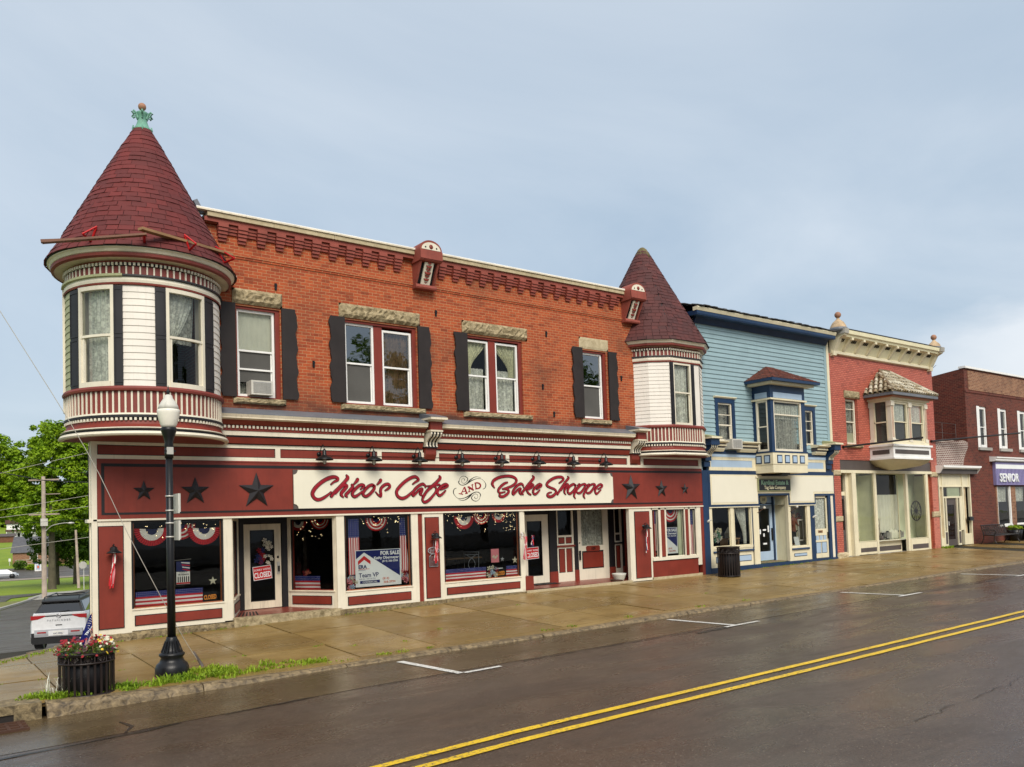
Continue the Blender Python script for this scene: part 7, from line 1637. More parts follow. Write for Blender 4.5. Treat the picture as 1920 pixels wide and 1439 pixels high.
mb.add(vs, [(4 * i + k, 4 * i + (k + 1) % 4, 4 * i + 4 + (k + 1) % 4, 4 * i + 4 + k) for i in range(len(lv) - 1) for k in range(4)], None, True); mb.build('bay_corbel', bay2)
# storefront
mb = MB('taupe'); mb.box(27.56, 34.98, .03, .2, 3.68, 4.12); mb.build('sign_beam', redb)
mb = MB('cream_bluehouse'); mb.box(27.56, 34.98, -.03, .2, 3.56, 3.68); mb.box(28.34, 28.64, -.02, .2, .15, 3.56); mb.box(30.04, 30.20, -.02, .12, .15, 3.56); mb.box(32.66, 32.84, .0, .12, .15, 3.56); mb.box(34.40, 34.60, -.02, .12, .15, 3.56); mb.box(34.6, 34.98, .12, .2, .15, 3.56, 'orange_frame'); mb.box(28.12, 28.34, .15, .3, .15, 3.56); mb.box(27.56, 28.34, .2, .3, 2.64, 2.80)
mb.build('storefront_frame', redb)
def knee2(x0, x1, z0, z1, y=0, T=None): mb = MB('cream_bluehouse'); mb.T = T; mb.box(x0, x1, y - .02, y + .1, z0, z1); mb.box(x0 + .12, x1 - .08, y - .03, y, z0 + .10, z1 - .24, 'taupe'); mb.build('kneewall', redb)
knee2(28.64, 30.06, .17, .68); knee2(32.84, 34.42, .12, .66); knee2(30.16, 32.68, .12, .66, .35)
mb = MB('foundation'); mb.box(27.5, 35, -.02, .6, .05, .14, 'concrete_pale'); mb.build('threshold', redb)
shopwin(redb, 28.64, 30.04, .70, 3.56); shopwin(redb, 32.84, 34.40, .68, 3.56); shopwin(redb, 30.20, 32.66, .66, 3.50, .38)
mb = MB('green_inside'); mb.box(28.4, 35.0, .80, .85, .1, 3.6); mb.box(30.1, 30.16, .12, .80, .6, 3.5, 'pale_inside'); mb.poly([(28.4, .1, .66), (35, .1, .66), (35, .8, .66), (28.4, .8, .66)], 'linen'); mb.poly([(27.6, .2, 3.57), (35, .2, 3.57), (35, .95, 3.57), (27.6, .95, 3.57)], 'pale_inside'); mb.box(34.9, 34.96, .2, .8, .1, 3.5, 'pale_inside'); mb.box(28.36, 28.4, .3, .8, .1, 3.5); mb.box(30.3, 33.2, .74, .79, 2.62, 3.56, 'dark_inside'); mb.build('interior', redb)
d = door_b(redb, 27.58, 28.14, .20, 2.64, .22, 'taupe', 27.66, 28.06, 1.22, 2.5); d['label'] = 'dark brown door squeezed beside the brick pillar'
mb = MB('dark_inside'); mb.box(27.56, 28.12, .36, .4, .1, 3.6); mb.build('door_back', d); g_ = MB('glass_shop'); g_.poly([(27.58, .25, 2.8), (28.14, .25, 2.8), (28.14, .25, 3.56), (27.58, .25, 3.56)]); g_.build('transom_glass', d)
mb = MB('taupe')
for k in range(5): mb.box(27.64, 28.08, .20, .23, .30 + k * .17, .42 + k * .17)
mb.build('door_panels', d)
o = thing('shop_curtain', 'long white grommet curtain behind the middle pane of the red shop', 'curtain', (31.4, .7, .7)); curtain(30.35, 33.1, .72, 2.66, .66, 'linen', o, 'cloth', .05, .26)
o = thing('shop_curtain', 'narrow white curtain at the left edge of the red shop window', 'curtain', (28.8, .8, .7)); curtain(28.66, 29.0, .72, 2.7, .7, 'linen', o, 'cloth', .03, .12)
o = thing('wagon_wheel', 'dark spoked wagon wheel standing in the right pane of the red shop', 'wheel', (34.02, .3, 1.9)); mb = MB('bronze_brown'); pts = [(34.02 + .44 * math.cos(t * math.pi / 16), .3, 1.90 + .44 * math.sin(t * math.pi / 16)) for t in range(33)]; mb.tube(pts, .028, 6); mb.build('rim', o)
mb = MB('bronze_brown')
for k in range(12): a = k * math.pi / 6; mb.tube([(34.02, .3, 1.90), (34.02 + .43 * math.cos(a), .3, 1.90 + .43 * math.sin(a))], .012, 5)
mb.build('spokes', o); mb = MB('bronze_brown'); mb.tube([(34.02, .24, 1.9), (34.02, .36, 1.9)], .07, 10); mb.build('hub', o)
rnd = random.Random(6)
for k, (x, m_, w_) in enumerate(((31.55, 'pottery', .22), (31.85, 'charcoal', .2), (32.2, 'linen', .26), (32.55, 'linen', .24), (32.9, 'charcoal', .2))):
    mb = MB(m_); mb.ball((x, .52, .88), w_, 8, m_, 1, .35, .95)
    for q in range(5):
        if k in (1, 4) or k == 0: mb.box(x - w_ * .9 + q * .09, x - w_ * .9 + q * .09 + .035, .435, .60, .74, 1.0, 'charcoal' if k == 0 else 'pottery')
    tag(mb.build('cushion'), ['white cushion with dark stripes, leftmost on the window bench', 'dark striped cushion, second on the window bench', 'plain cream cushion in the middle of the window bench', 'cream cushion right of the middle one on the window bench', 'navy striped cushion by the window mullion'][k], 'cushion', 'cushions on the red shop window bench')
mb = MB('pole_wood')
for k in range(7): mb.tube(catmull([(31.2, .5, .8), (31.15 + rnd.uniform(-.1, .1), .5, 1.1), (31.1 + rnd.uniform(-.25, .2), .5 + rnd.uniform(-.1, .1), 1.4 + rnd.uniform(0, .3))], 3), .012, 4)
mb.lathe((31.2, .5, .68), [(.12, 0), (.15, .1), (.12, .2)], 10, 'taupe'); tag(mb.build('twig_vase'), 'bare twigs in a dark pot on the window bench', 'vase')
mb = MB('taupe')
for k in range(16): a = .68 + k * .062; mb.tube([(28.86, .45, a), (28.95 - k * .004, .42, a + .05), (28.93, .4, a + .1)], .014, 4); mb.tube([(28.86, .45, a), (28.78 + k * .004, .42, a + .05)], .014, 4)
tag(mb.build('fern'), 'thin dark fern at the left of the red shop window', 'plant')
posy(29.2, .45, .95, .22, ['linen', 'pale_yellow', 'plank'], 34, 31, 'pile of straw coloured dried flowers in the red shop window')
# banner rods with their wires
for a, b, l in (((27.82, -.04, 4.62), (30.80, -1.80, 4.93), 'long dark rod slanting across the front of the red shop'), ((35.1, -.04, 5.08), (41.9, -1.1, 5.60), 'long dark rod slanting across the maroon brick front')):
    mb = MB('bronze_brown'); mb.tube([a, b], .045, 6); mb.tube([a, (a[0], 0, a[2])], .06, 6); tag(mb.build('banner_rod'), l, 'rod', 'rods slanting out from the shop fronts')

# ================================================================ little infill shop
infl = thing('infill_shop_building', 'single storey infill shop with whitewashed brick above a beige front', 'building', (37.2, 0, .2))
mb = MB('white_brick'); P = [(35.56, 3.9), (38.72, 3.9), (38.72, 4.3), (38.35, 4.35), (38.5, 4.75), (38.7, 4.95), (38.72, 5.15), (38.3, 5.22), (37.6, 5.17), (36.6, 5.24), (35.56, 5.15)]; mb.face_xz([(35.56, 3.9), (38.74, 3.9), (38.74, 5.16), (38.3, 5.22), (37.6, 5.17), (36.6, 5.24), (35.56, 5.15)], 0, .3); mb.build('wall', infl)
mb = MB('maroon_brick'); mb.face_xz([(38.74, 3.9), (38.74, 4.9), (38.3, 4.4), (38.1, 3.9)], -.003, .0); mb.build('brick_patch', infl)
mb = MB('roof_grey'); mb.poly([(35.6, .2, 5.0), (38.7, .2, 5.0), (38.7, 9, 4.8), (35.6, 9, 4.8)]); mb.build('flat_roof', infl)
mb = MB('taupe')
for z in (5.62, 6.10): mb.tube([(35.6, .5, z), (38.7, .5, z - .02)], .012, 5)
for x in (35.65, 37.3, 38.65): mb.tube([(x, .5, 5.05), (x, .5, 6.1)], .012, 5)
mb.build('roof_railing', infl)
mb = MB('white_trim'); mb.prof([(-.16, 3.60), (-.34, 3.86), (-.38, 3.88), (-.38, 3.96), (0, 3.96), (0, 3.60)], 35.42, 35.50); mb.prof([(-.16, 3.60), (-.34, 3.86), (-.38, 3.88), (-.38, 3.96), (0, 3.96), (0, 3.60)], 39.12, 39.20); mb.prof([(-.32, 3.80), (-.38, 3.86), (-.38, 3.958), (0, 3.98), (0, 3.80)], 35.502, 39.118); mb.box(35.502, 39.118, -.2, 0, 3.58, 3.798, 'taupe'); mb.build('cornice', infl)
mb = MB('cream_bluehouse'); mb.box(35.58, 38.72, .02, .1, 3.0, 3.58); mb.box(35.58, 38.72, -.01, .1, 2.96, 3.02)
for a, b in ((35.58, 35.66), (35.90, 35.98), (37.86, 37.98), (38.62, 38.72)): mb.box(a, b, -.02, .1, .2, 3.58)
mb.box(35.98, 37.86, 0, .1, 2.44, 2.52); mb.box(35.98, 36.28, 0, .1, .2, .9); mb.box(35.98, 36.06, 0, .1, .9, 2.44); mb.box(36.2, 36.28, 0, .1, .9, 2.44); mb.box(37.30, 37.38, 0, .1, .9, 2.44); mb.box(37.56, 37.86, 0, .1, .9, 2.44); mb.box(37.30, 37.6, 0, .1, .2, .9); mb.box(37.98, 38.62, 0, .1, .2, .72); mb.box(35.66, 35.90, 0, .1, .2, .6)
mb.box(36.04, 36.22, -.01, .05, .3, .85, 'taupe'); mb.box(37.34, 37.54, -.01, .05, .3, .85, 'taupe'); mb.box(36.5, 37.7, .05, .1, 2.52, 2.95, 'green_inside')
mb.build('storefront_frame', infl)
mb = MB('green_inside'); mb.box(35.6, 38.7, 1.2, 1.25, .2, 3.4); mb.poly([(35.6, .1, 2.97), (38.7, .1, 2.97), (38.7, 1.2, 2.97), (35.6, 1.2, 2.97)]); mb.box(35.64, 35.92, .09, .12, .6, 2.96, 'lemon_stone'); mb.box(38.0, 38.4, .09, .12, .72, 2.96, 'lemon_stone'); mb.build('interior', infl)
d = door_b(infl, 36.28, 37.30, .20, 2.42, .06, 'taupe', 36.46, 37.12, .50, 2.12); d['label'] = 'grey framed glass door of the infill shop'; mb = MB('aluminium'); mb.tube([(36.40, .0, 1.15), (36.40, .0, 1.35)], .02, 5); mb.build('door_handle', d)
g_ = MB('glass_upper'); g_.poly([(36.1, .04, 2.54), (37.8, .04, 2.54), (37.8, .04, 2.94), (36.1, .04, 2.94)]); g_.poly([(36.06, .04, .9), (36.2, .04, .9), (36.2, .04, 2.44), (36.06, .04, 2.44)]); g_.poly([(37.38, .04, .9), (37.56, .04, .9), (37.56, .04, 2.44), (37.38, .04, 2.44)]); g_.build('side_glass', infl)
o = thing('letter_box', 'small black letter box on the beige front of the infill shop', 'letter box', (38.4, -.06, 1.35)); mb = MB('iron_black'); mb.box(38.24, 38.60, -.14, .0, 1.33, 1.47); mb.prof([(-.15, 1.47), (-.1, 1.52), (0, 1.53), (0, 1.47)], 38.22, 38.62); mb.build('case', o)

# ================================================================ maroon brick building at the right edge
sen = thing('maroon_brick_building', 'two storey dark red brick building with a purple sign at the right edge', 'building', (45, 0, .2))
mb = MB('maroon_brick'); MX0, MX1 = 38.74, 58.0
wins = [(39.85 + 2.33 * k, 40.92 + 2.33 * k, 4.93, 7.0) for k in range(7)]
walls(mb, MX0, MX1, 2.98, 8.80, 0, .25, wins); mb.box(MX0, 41.42, 0, .3, .1, 2.98); mb.box(MX0, 58, -.03, 0, 7.62, 7.72)
mb.poly([(MX0, 0, .1), (MX0, 9, .1), (MX0, 9, 8.2), (MX0, 1.6, 8.62), (MX0, 0, 8.80)]); mb.box(MX0, MX1, 8.9, 9, .2, 8.2); mb.poly([(MX1, 0, .1), (MX1, 9, .1), (MX1, 9, 8.2), (MX1, 0, 8.8)])
mb.box(41.42, 58, 0, .3, .15, .95); mb.build('wall', sen)
mb = MB('tan_brick'); mb.box(39.1, 58, -.02, .0, 7.75, 8.70)
for k in range(8): mb.box(41.42 + 2.1 * k * 1.0, 41.58 + 2.1 * k, -.02, .2, .95, 2.98)
for k in range(8): mb.box(43.14 + 2.05 * k, 43.64 + 2.05 * k, -.015, .2, .95, 2.98)
mb.build('patched_brick', sen)
mb = MB('white_trim'); mb.box(MX0 - .04, MX1, -.10, .25, 8.80, 8.90); mb.build('coping', sen)
mb = MB('roof_grey'); mb.poly([(MX0, .2, 8.7), (MX1, .2, 8.7), (MX1, 9, 8.2), (MX0, 9, 8.2)]); mb.build('flat_roof', sen)
for k in range(7):
    a = wins[k][0]; mb = MB('white_trim'); mb.box(a, a + .30, .0, .14, 4.93, 7.0); mb.build('window_filler', sen); f = sash(sen, a + .28, a + 1.07, 4.93, 7.0, .05, 'white_trim', .5, .13); f['label'] = ['tall white window nearest the corner', 'second tall white window from the corner', 'third tall white window from the corner', 'fourth tall white window from the corner', 'fifth tall white window', 'sixth tall white window', 'seventh tall white window'][k]
    screen(f, a + .42, a + .94, 5.05, 5.95, .16); mb = MB('linen'); mb.box(a + .4, a + .95, .3, .31, 5.95, 6.9); mb.build('blind', f); mb = MB('dark_inside'); mb.box(a, a + 1.2, .4, .45, 4.8, 7.1); mb.build('dark_room', f); mb = MB('concrete_pale'); mb.box(a - .05, a + 1.3, -.10, .05, 4.79, 4.93); mb.build('sill', sen)
mb = MB('white_trim'); mb.prof([(-.24, 4.24), (-.30, 4.28), (-.30, 4.36), (-.36, 4.40), (-.36, 4.46), (0, 4.50), (0, 4.24)], 40.95, 58); mb.build('cornice', sen)
o = mb = MB('purple'); mb.box(41.25, 58, -.14, .0, 3.05, 4.22); mb.box(41.28, 58, -.155, -.1, 3.88, 4.10, 'sign_white')
x = 41.3
while x < 47: mb.box(x, x + .012, -.150, -.13, 3.07, 3.86, 'blue_fabric'); x += .16
fs = mb.build('sign_fascia', sen)
so_ = thing('wall_lettering', 'white raised capital letters on the purple fascia', 'lettering', (43.4, -.16, 3.25)); text('SENIOR', 41.62, 3.22, -.165, .60, 'sign_white', so_, 'letters', 'LEFT', .010, 0, .98, 0, .02, False, 1.12)
mb = MB('white_trim')
for k in range(7):
    a, b = 41.58 + (2.06 * k), 43.14 + 2.05 * k; mb.box(a, a + .08, .0, .1, .95, 2.98); mb.box(b - .12, b, -.01, .1, .95, 2.98); mb.box(a, b, -.04, .1, .92, 1.05)
mb.build('window_frames', sen)
for k in range(3): shopwin(sen, 41.66 + 2.06 * k, 43.02 + 2.05 * k, 1.05, 2.98, .05, 'glass_upper', 'white_trim'); 
for k in range(3): o = thing('shop_curtain', ['lace curtain in the first window under the purple sign', 'lace curtain in the second window under the purple sign', 'lace curtain in the third window under the purple sign'][k], 'curtain', (42.3 + 2.05 * k, .2, 2)); curtain(41.7 + 2.06 * k, 43.0 + 2.05 * k, 2.2, 2.95, .2, 'lace', o, 'cloth')
mb = MB('dark_inside'); mb.box(41.4, 58, .9, .95, .9, 3.0); mb.build('interior', sen)
# bench, planter, bin
o = thing('park_bench', 'brown metal lattice bench against the maroon brick wall', 'bench', (40.3, -.7, .17)); bx0_, bx1_ = 38.62, 41.3
mb = MB('bronze_brown')
for k in range(12): mb.tube([(bx0_ + .1 + k * .222, -.52, .62), (bx0_ + .1 + k * .222, -.40, 1.06)], .014, 4)
for t in range(20): x = bx0_ + .1 + t * .13; mb.tube([(x, -.51, .64), (min(x + .30, bx1_ - .1), -.405, 1.05)], .012, 4); mb.tube([(min(x + .30, bx1_ - .1), -.51, .64), (x, -.405, 1.05)], .012, 4)
mb.tube([(bx0_ + .05, -.40, 1.08), (bx1_ - .05, -.40, 1.08)], .026, 6); mb.tube([(bx0_ + .05, -.52, .62), (bx1_ - .05, -.52, .62)], .022, 6); mb.build('backrest', o)
mb = MB('bronze_brown'); mb.box(bx0_ + .05, bx1_ - .05, -1.0, -.52, .585, .615); mb.tube([(bx0_ + .05, -1.01, .59), (bx1_ - .05, -1.01, .59)], .028, 6); mb.build('seat', o)
for x in (bx0_ + .08, bx1_ - .08):
    mb = MB('bronze_brown'); mb.tube(catmull([(x, -.40, 1.05), (x, -.50, .62), (x, -.46, .35), (x, -.36, .19)], 4), .024, 6); mb.tube(catmull([(x, -.50, .62), (x, -.95, .60), (x, -.98, .4), (x, -1.08, .19)], 4), .024, 6); mb.build('leg', o)
    mb = MB('bronze_brown'); mb.tube(catmull([(x, -.44, .86), (x, -.75, .86), (x, -1.0, .84), (x, -1.05, .76), (x, -1.0, .62)], 4), .02, 6); mb.build('armrest', o)
o = thing('planter', 'round dark planter with bright green leaves behind the bench', 'planter', (42.35, -.42, .22)); mb = MB('iron_black'); mb.lathe((42.35, -.42, .2), [(.26, 0), (.32, .3), (.36, .56), (.33, .56), (.3, .5)], 16); mb.build('tub', o)
def leafball(parent, name, c, r, n, m, seed, s=.05, flat=.6):
    rnd = random.Random(seed); mb = MB(m)
    for _ in range(n):
        d = Vector((rnd.gauss(0, 1), rnd.gauss(0, 1), rnd.gauss(0, 1))).normalized() * r * rnd.random() ** .35; p = Vector((c[0] + d.x, c[1] + d.y, c[2] + d.z * flat)); q = Matrix.Rotation(rnd.uniform(0, 6), 3, Vector((rnd.random() - .5, rnd.random() - .5, rnd.random() + .2)).normalized()); k = s * rnd.uniform(.6, 1.3)
        mb.add([p + q @ Vector((-k, 0, 0)), p + q @ Vector((0, -k * .45, k * .2)), p + q @ Vector((k, 0, 0)), p + q @ Vector((0, k * .45, k * .2))], [(0, 1, 2, 3)])
    return mb.build(name, parent)
leafball(o, 'leaves', (42.35, -.42, .86), .34, 260, 'weed_leaf', 3, .07, .45)
mb = MB('iron_black'); mb.lathe((43.0, -.5, .22), [(.27, 0), (.27, .68), (.30, .70), (.30, .76), (.2, .78)], 18)
for k in range(18): a = k * math.pi / 9; mb.box(43.0 + .28 * math.cos(a) - .012, 43.0 + .28 * math.cos(a) + .012, -.5 + .28 * math.sin(a) - .012, -.5 + .28 * math.sin(a) + .012, .24, .92)
tag(mb.build('litter_bin'), 'small black bin at the right edge beside the planter', 'bin')
# ================================================================ street furniture
lp = thing('street_lamp', 'black cast iron street lamp with acorn globe in front of the café corner', 'street lamp', (.36, -4.40, -.36)); X, Y = .36, -4.40
mb = MB('iron_black'); mb.lathe((X, Y, 0), [(.25, -.36), (.27, -.30), (.265, -.18), (.24, -.12), (.20, -.09), (.17, -.02), (.205, .02), (.20, .05), (.15, .07), (.125, .12), (.095, .24), (.10, .27), (.085, .29), (.085, .32)], 24)
for k in range(14): a = k * math.pi / 7; mb.tube([(X + .165 * math.cos(a), Y + .165 * math.sin(a), .07), (X + .10 * math.cos(a), Y + .10 * math.sin(a), .25)], .012, 5)
mb.build('base', lp)
mb = MB('iron_black'); mb.lathe((X, Y, 0), [(.068, .30), (.062, 1.5), (.055, 3.44)], 18)
for z in (1.98, 2.21, 2.42, 2.66): mb.lathe((X, Y, z), [(.064, -.012), (.070, -.012), (.070, .012), (.064, .012)], 16, 'aluminium')
mb.lathe((X, Y, 0), [(.07, 3.30), (.07, 3.47)], 14); mb.build('pole', lp)
mb = MB('iron_black'); mb.lathe((X, Y, 0), [(.06, 3.45), (.075, 3.50), (.065, 3.56), (.09, 3.66), (.125, 3.76), (.13, 3.80), (.11, 3.82)], 20); mb.build('collar', lp)
mb = MB('lamp_globe'); mb.lathe((X, Y, 0), [(.105, 3.81), (.13, 3.86), (.165, 3.98), (.18, 4.06), (.185, 4.10), (.175, 4.12)], 24, None, True); mb.lathe((X, Y, 0), [(.172, 4.12), (.15, 4.19), (.11, 4.26), (.075, 4.31), (.06, 4.36), (.02, 4.38)], 24, 'pottery'); mb.build('globe', lp)
mb = MB('iron_black'); mb.lathe((X, Y, 0), [(.03, 4.375), (.02, 4.40), (.035, 4.43), (.012, 4.46), (.004, 4.53)], 10); mb.build('finial', lp)
mb = MB('aluminium'); mb.box(X - .055, X + .05, Y - .085, Y - .06, 3.36, 3.48); mb.box(X - .09, X + .09, Y - .08, Y - .07, 3.40, 3.43, 'iron_black'); mb.build('bracket_plate', lp)
for z0, z1 in ((2.37, 2.70), (1.92, 2.25)): mb = MB('pottery'); mb.box(X + .095, X + .115, Y - .16, Y + .14, z0, z1); mb.box(X + .115, X + .135, Y - .15, Y + .13, z0 + .02, z1 - .0, 'aluminium'); tag(mb.build('parking_sign'), 'upper parking sign seen edge on, strapped to the lamp post' if z0 > 2.2 else 'lower parking sign seen edge on, strapped to the lamp post', 'sign', 'signs strapped to the lamp post')

def bin_(x, y, z, r, h, lab, name, cat):
    o = thing(name, lab, cat, (x, y, z), 'ribbed dark metal street bins')
    n = 26; mb = MB('bronze_brown')
    for k in range(n):
        a = 2 * math.pi * k / n; c, s_ = math.cos(a), math.sin(a); rot = Matrix.Rotation(a, 3, 'Z'); mb.obox((c * r, s_ * r, h * .40), .006, .016, h * .40, rot)
    mb.build('ribs', o, True)
    mb = MB('bronze_brown')
    for zz in (.02, h * .79, h * .985): mb.lathe((0, 0, zz), [(r - .012, -.014), (r + .014, -.014), (r + .014, .014), (r - .012, .014)], 30)
    mb.lathe((0, 0, h), [(r - .03, .0), (r + .03, .0), (r + .035, .012), (r - .03, .02)], 30); mb.build('rings', o, True)
    mb = MB('bronze_brown'); m_ = 13
    for k in range(m_):
        a = 2 * math.pi * (k + .5) / m_; C = Vector((math.cos(a) * r, math.sin(a) * r, h * .885)); u = Vector((-math.sin(a), math.cos(a), 0)); q = h * .085
        mb.tube([C + u * q * math.cos(t * math.pi / 7) + Vector((0, 0, q * math.sin(t * math.pi / 7))) for t in range(15)], .008, 4)
        for t in range(5): b = math.pi * (t + .5) / 5; mb.tube([C - Vector((0, 0, q * .7)), C + u * q * math.cos(b) + Vector((0, 0, q * math.sin(b)))], .006, 4)
        b = 2 * math.pi * k / m_; mb.tube([(math.cos(b) * r, math.sin(b) * r, h * .79), (math.cos(b) * r, math.sin(b) * r, h)], .012, 4)
    mb.build('medallions', o, True)
    mb = MB('black_trim'); mb.lathe((0, 0, 0), [(r * .80, .03), (r * .80, h * .97)], 20); mb.build('liner', o, True)
    return o
b1 = bin_(-1.02, -4.98, -.33, .375, .62, 'ribbed dark metal tub full of red and cream petunias at the street corner', 'flower_bin', 'planter')
mb = MB('dirt'); mb.lathe((0, 0, .55), [(.33, 0), (.3, .05), (.001, .06)], 18); mb.build('soil', b1, True)
leafball(b1, 'petunia_leaves', (-1.02, -4.98, .32), .44, 900, 'planter_leaf', 5, .032, .32)
rnd = random.Random(8); mb = MB('petal_red')
for _ in range(230):
    a = rnd.uniform(0, 6.283); q = .44 * math.sqrt(rnd.random()); px_, py = -1.02 + q * math.cos(a), -4.98 + q * math.sin(a); pz = .40 + .10 * (1 - (q / .44) ** 2) + rnd.uniform(-.05, .05) - (.08 if q > .38 else 0)
    right = px_ > -.92; m_ = rnd.choice(['petal_red'] * 5 + ['petal_dark'] * 2 + ['petal_white']) if not right else rnd.choice(['petal_white'] * 4 + ['petal_red'] * 3 + ['petal_dark', 'petal_yellow'])
    nrm = Vector((rnd.gauss(0, .5), -.6 + rnd.gauss(0, .4), .8)).normalized(); u = nrm.orthogonal().normalized(); v = nrm.cross(u); s_ = rnd.uniform(.016, .030); P = []
    for k in range(10): rr = s_ if k % 2 == 0 else s_ * .72; P.append(Vector((px_, py, pz)) + (u * math.cos(k * .628) + v * math.sin(k * .628)) * rr)
    mb.poly(P, m_)
mb.build('petunia_blooms', b1)
bin_(19.10, -.95, -.035, .36, .97, 'tall ribbed black street bin between the café and the blue shop', 'litter_bin', 'bin')
# two small flags stuck in the flowers
def stick_flag(base, tip, mats, label, w_, h_, lean, kind):
    o = thing('stick_flag', label, 'flag', base, 'small flags stuck in the flower bin'); mb = MB('plank'); mb.tube([base, tip], .006, 5); mb.build('stick', o)
    b, t = Vector(base), Vector(tip); u = (t - b).normalized(); side = Vector(lean).normalized(); mb = MB(mats[0]); n, m_ = 10, 13 if kind == 'us' else 8
    def P(i, j): s_ = i / n; q = j / m_; return t - u * h_ * q + side * w_ * s_ - Vector((0, 0, .13 * s_ * s_)) + Vector((0, .02 * math.sin(s_ * 7 + q * 2), 0))
    for j in range(m_):
        for i in range(n):
            mm = ('blue_fabric' if (i < 4 and j < 7) else ('red_fabric' if j % 2 == 0 else 'white_fabric')) if kind == 'us' else 'sign_navy'
            mb.poly([P(i, j), P(i + 1, j), P(i + 1, j + 1), P(i, j + 1)], mm)
    if kind != 'us':
        for q in (5, 6): 
            for i in range(6): mb.poly([P(i, q) + Vector((0, -.004, 0)), P(i + 1, q) + Vector((0, -.004, 0)), P(i + 1, q + .45) + Vector((0, -.004, 0)), P(i, q + .45) + Vector((0, -.004, 0))], 'white_fabric' if q == 5 else 'red_fabric')
        for k in range(12):
            c_ = P((k % 4) + .5, (k // 4) + 1.2) + Vector((0, -.006, 0)); mb.poly([c_ + Vector((-.006, 0, 0)), c_ + Vector((0, 0, .006)), c_ + Vector((.006, 0, 0)), c_ + Vector((0, 0, -.006))], 'white_fabric')
    mb.build('cloth', o)
    if kind != 'us':
        tt = text('TRU', 0, 0, 0, .055, 'sign_white', o, 'lettering', 'LEFT', .002, 0, 1, 0, .001, True); tt.location = tuple(P(5.2, 4.6) - b + Vector((0, -.012, 0))); tt.rotation_euler = (0, R_(-50), 0)
    return o
stick_flag((-.93, -5.02, .30), (-.95, -5.04, .88), ['sign_navy'], 'dark blue lettered flag standing in the flower bin', .30, .30, (-.42, -.05, -.62), 'blue')
stick_flag((-.95, -5.10, .30), (-.99, -5.14, .64), ['red_fabric'], 'small striped flag drooping in front of the blue one', .26, .16, (-.50, -.05, -.8), 'us')
# guy wire
o = thing('guy_wire', 'pale steel guy wire slanting down to an anchor right of the lamp post', 'wire', (.98, -3.92, -.34)); mb = MB('wire_pale')
mb.tube(catmull([(.98, -3.92, -.30), (.60, -4.0, .34), (-.20, -4.1, 1.98), (-.86, -4.15, 3.44), (-2.06, -4.2, 5.57), (-4.4, -4.3, 9.6), (-7, -4.4, 14)], 4), .0055, 6); mb.build('cable', o)
mb = MB('taupe'); mb.tube([(1.02, -3.91, -.36), (.90, -3.935, -.14), (.84, -3.95, -.03)], [.035, .022, .012], 8); mb.build('anchor', o)

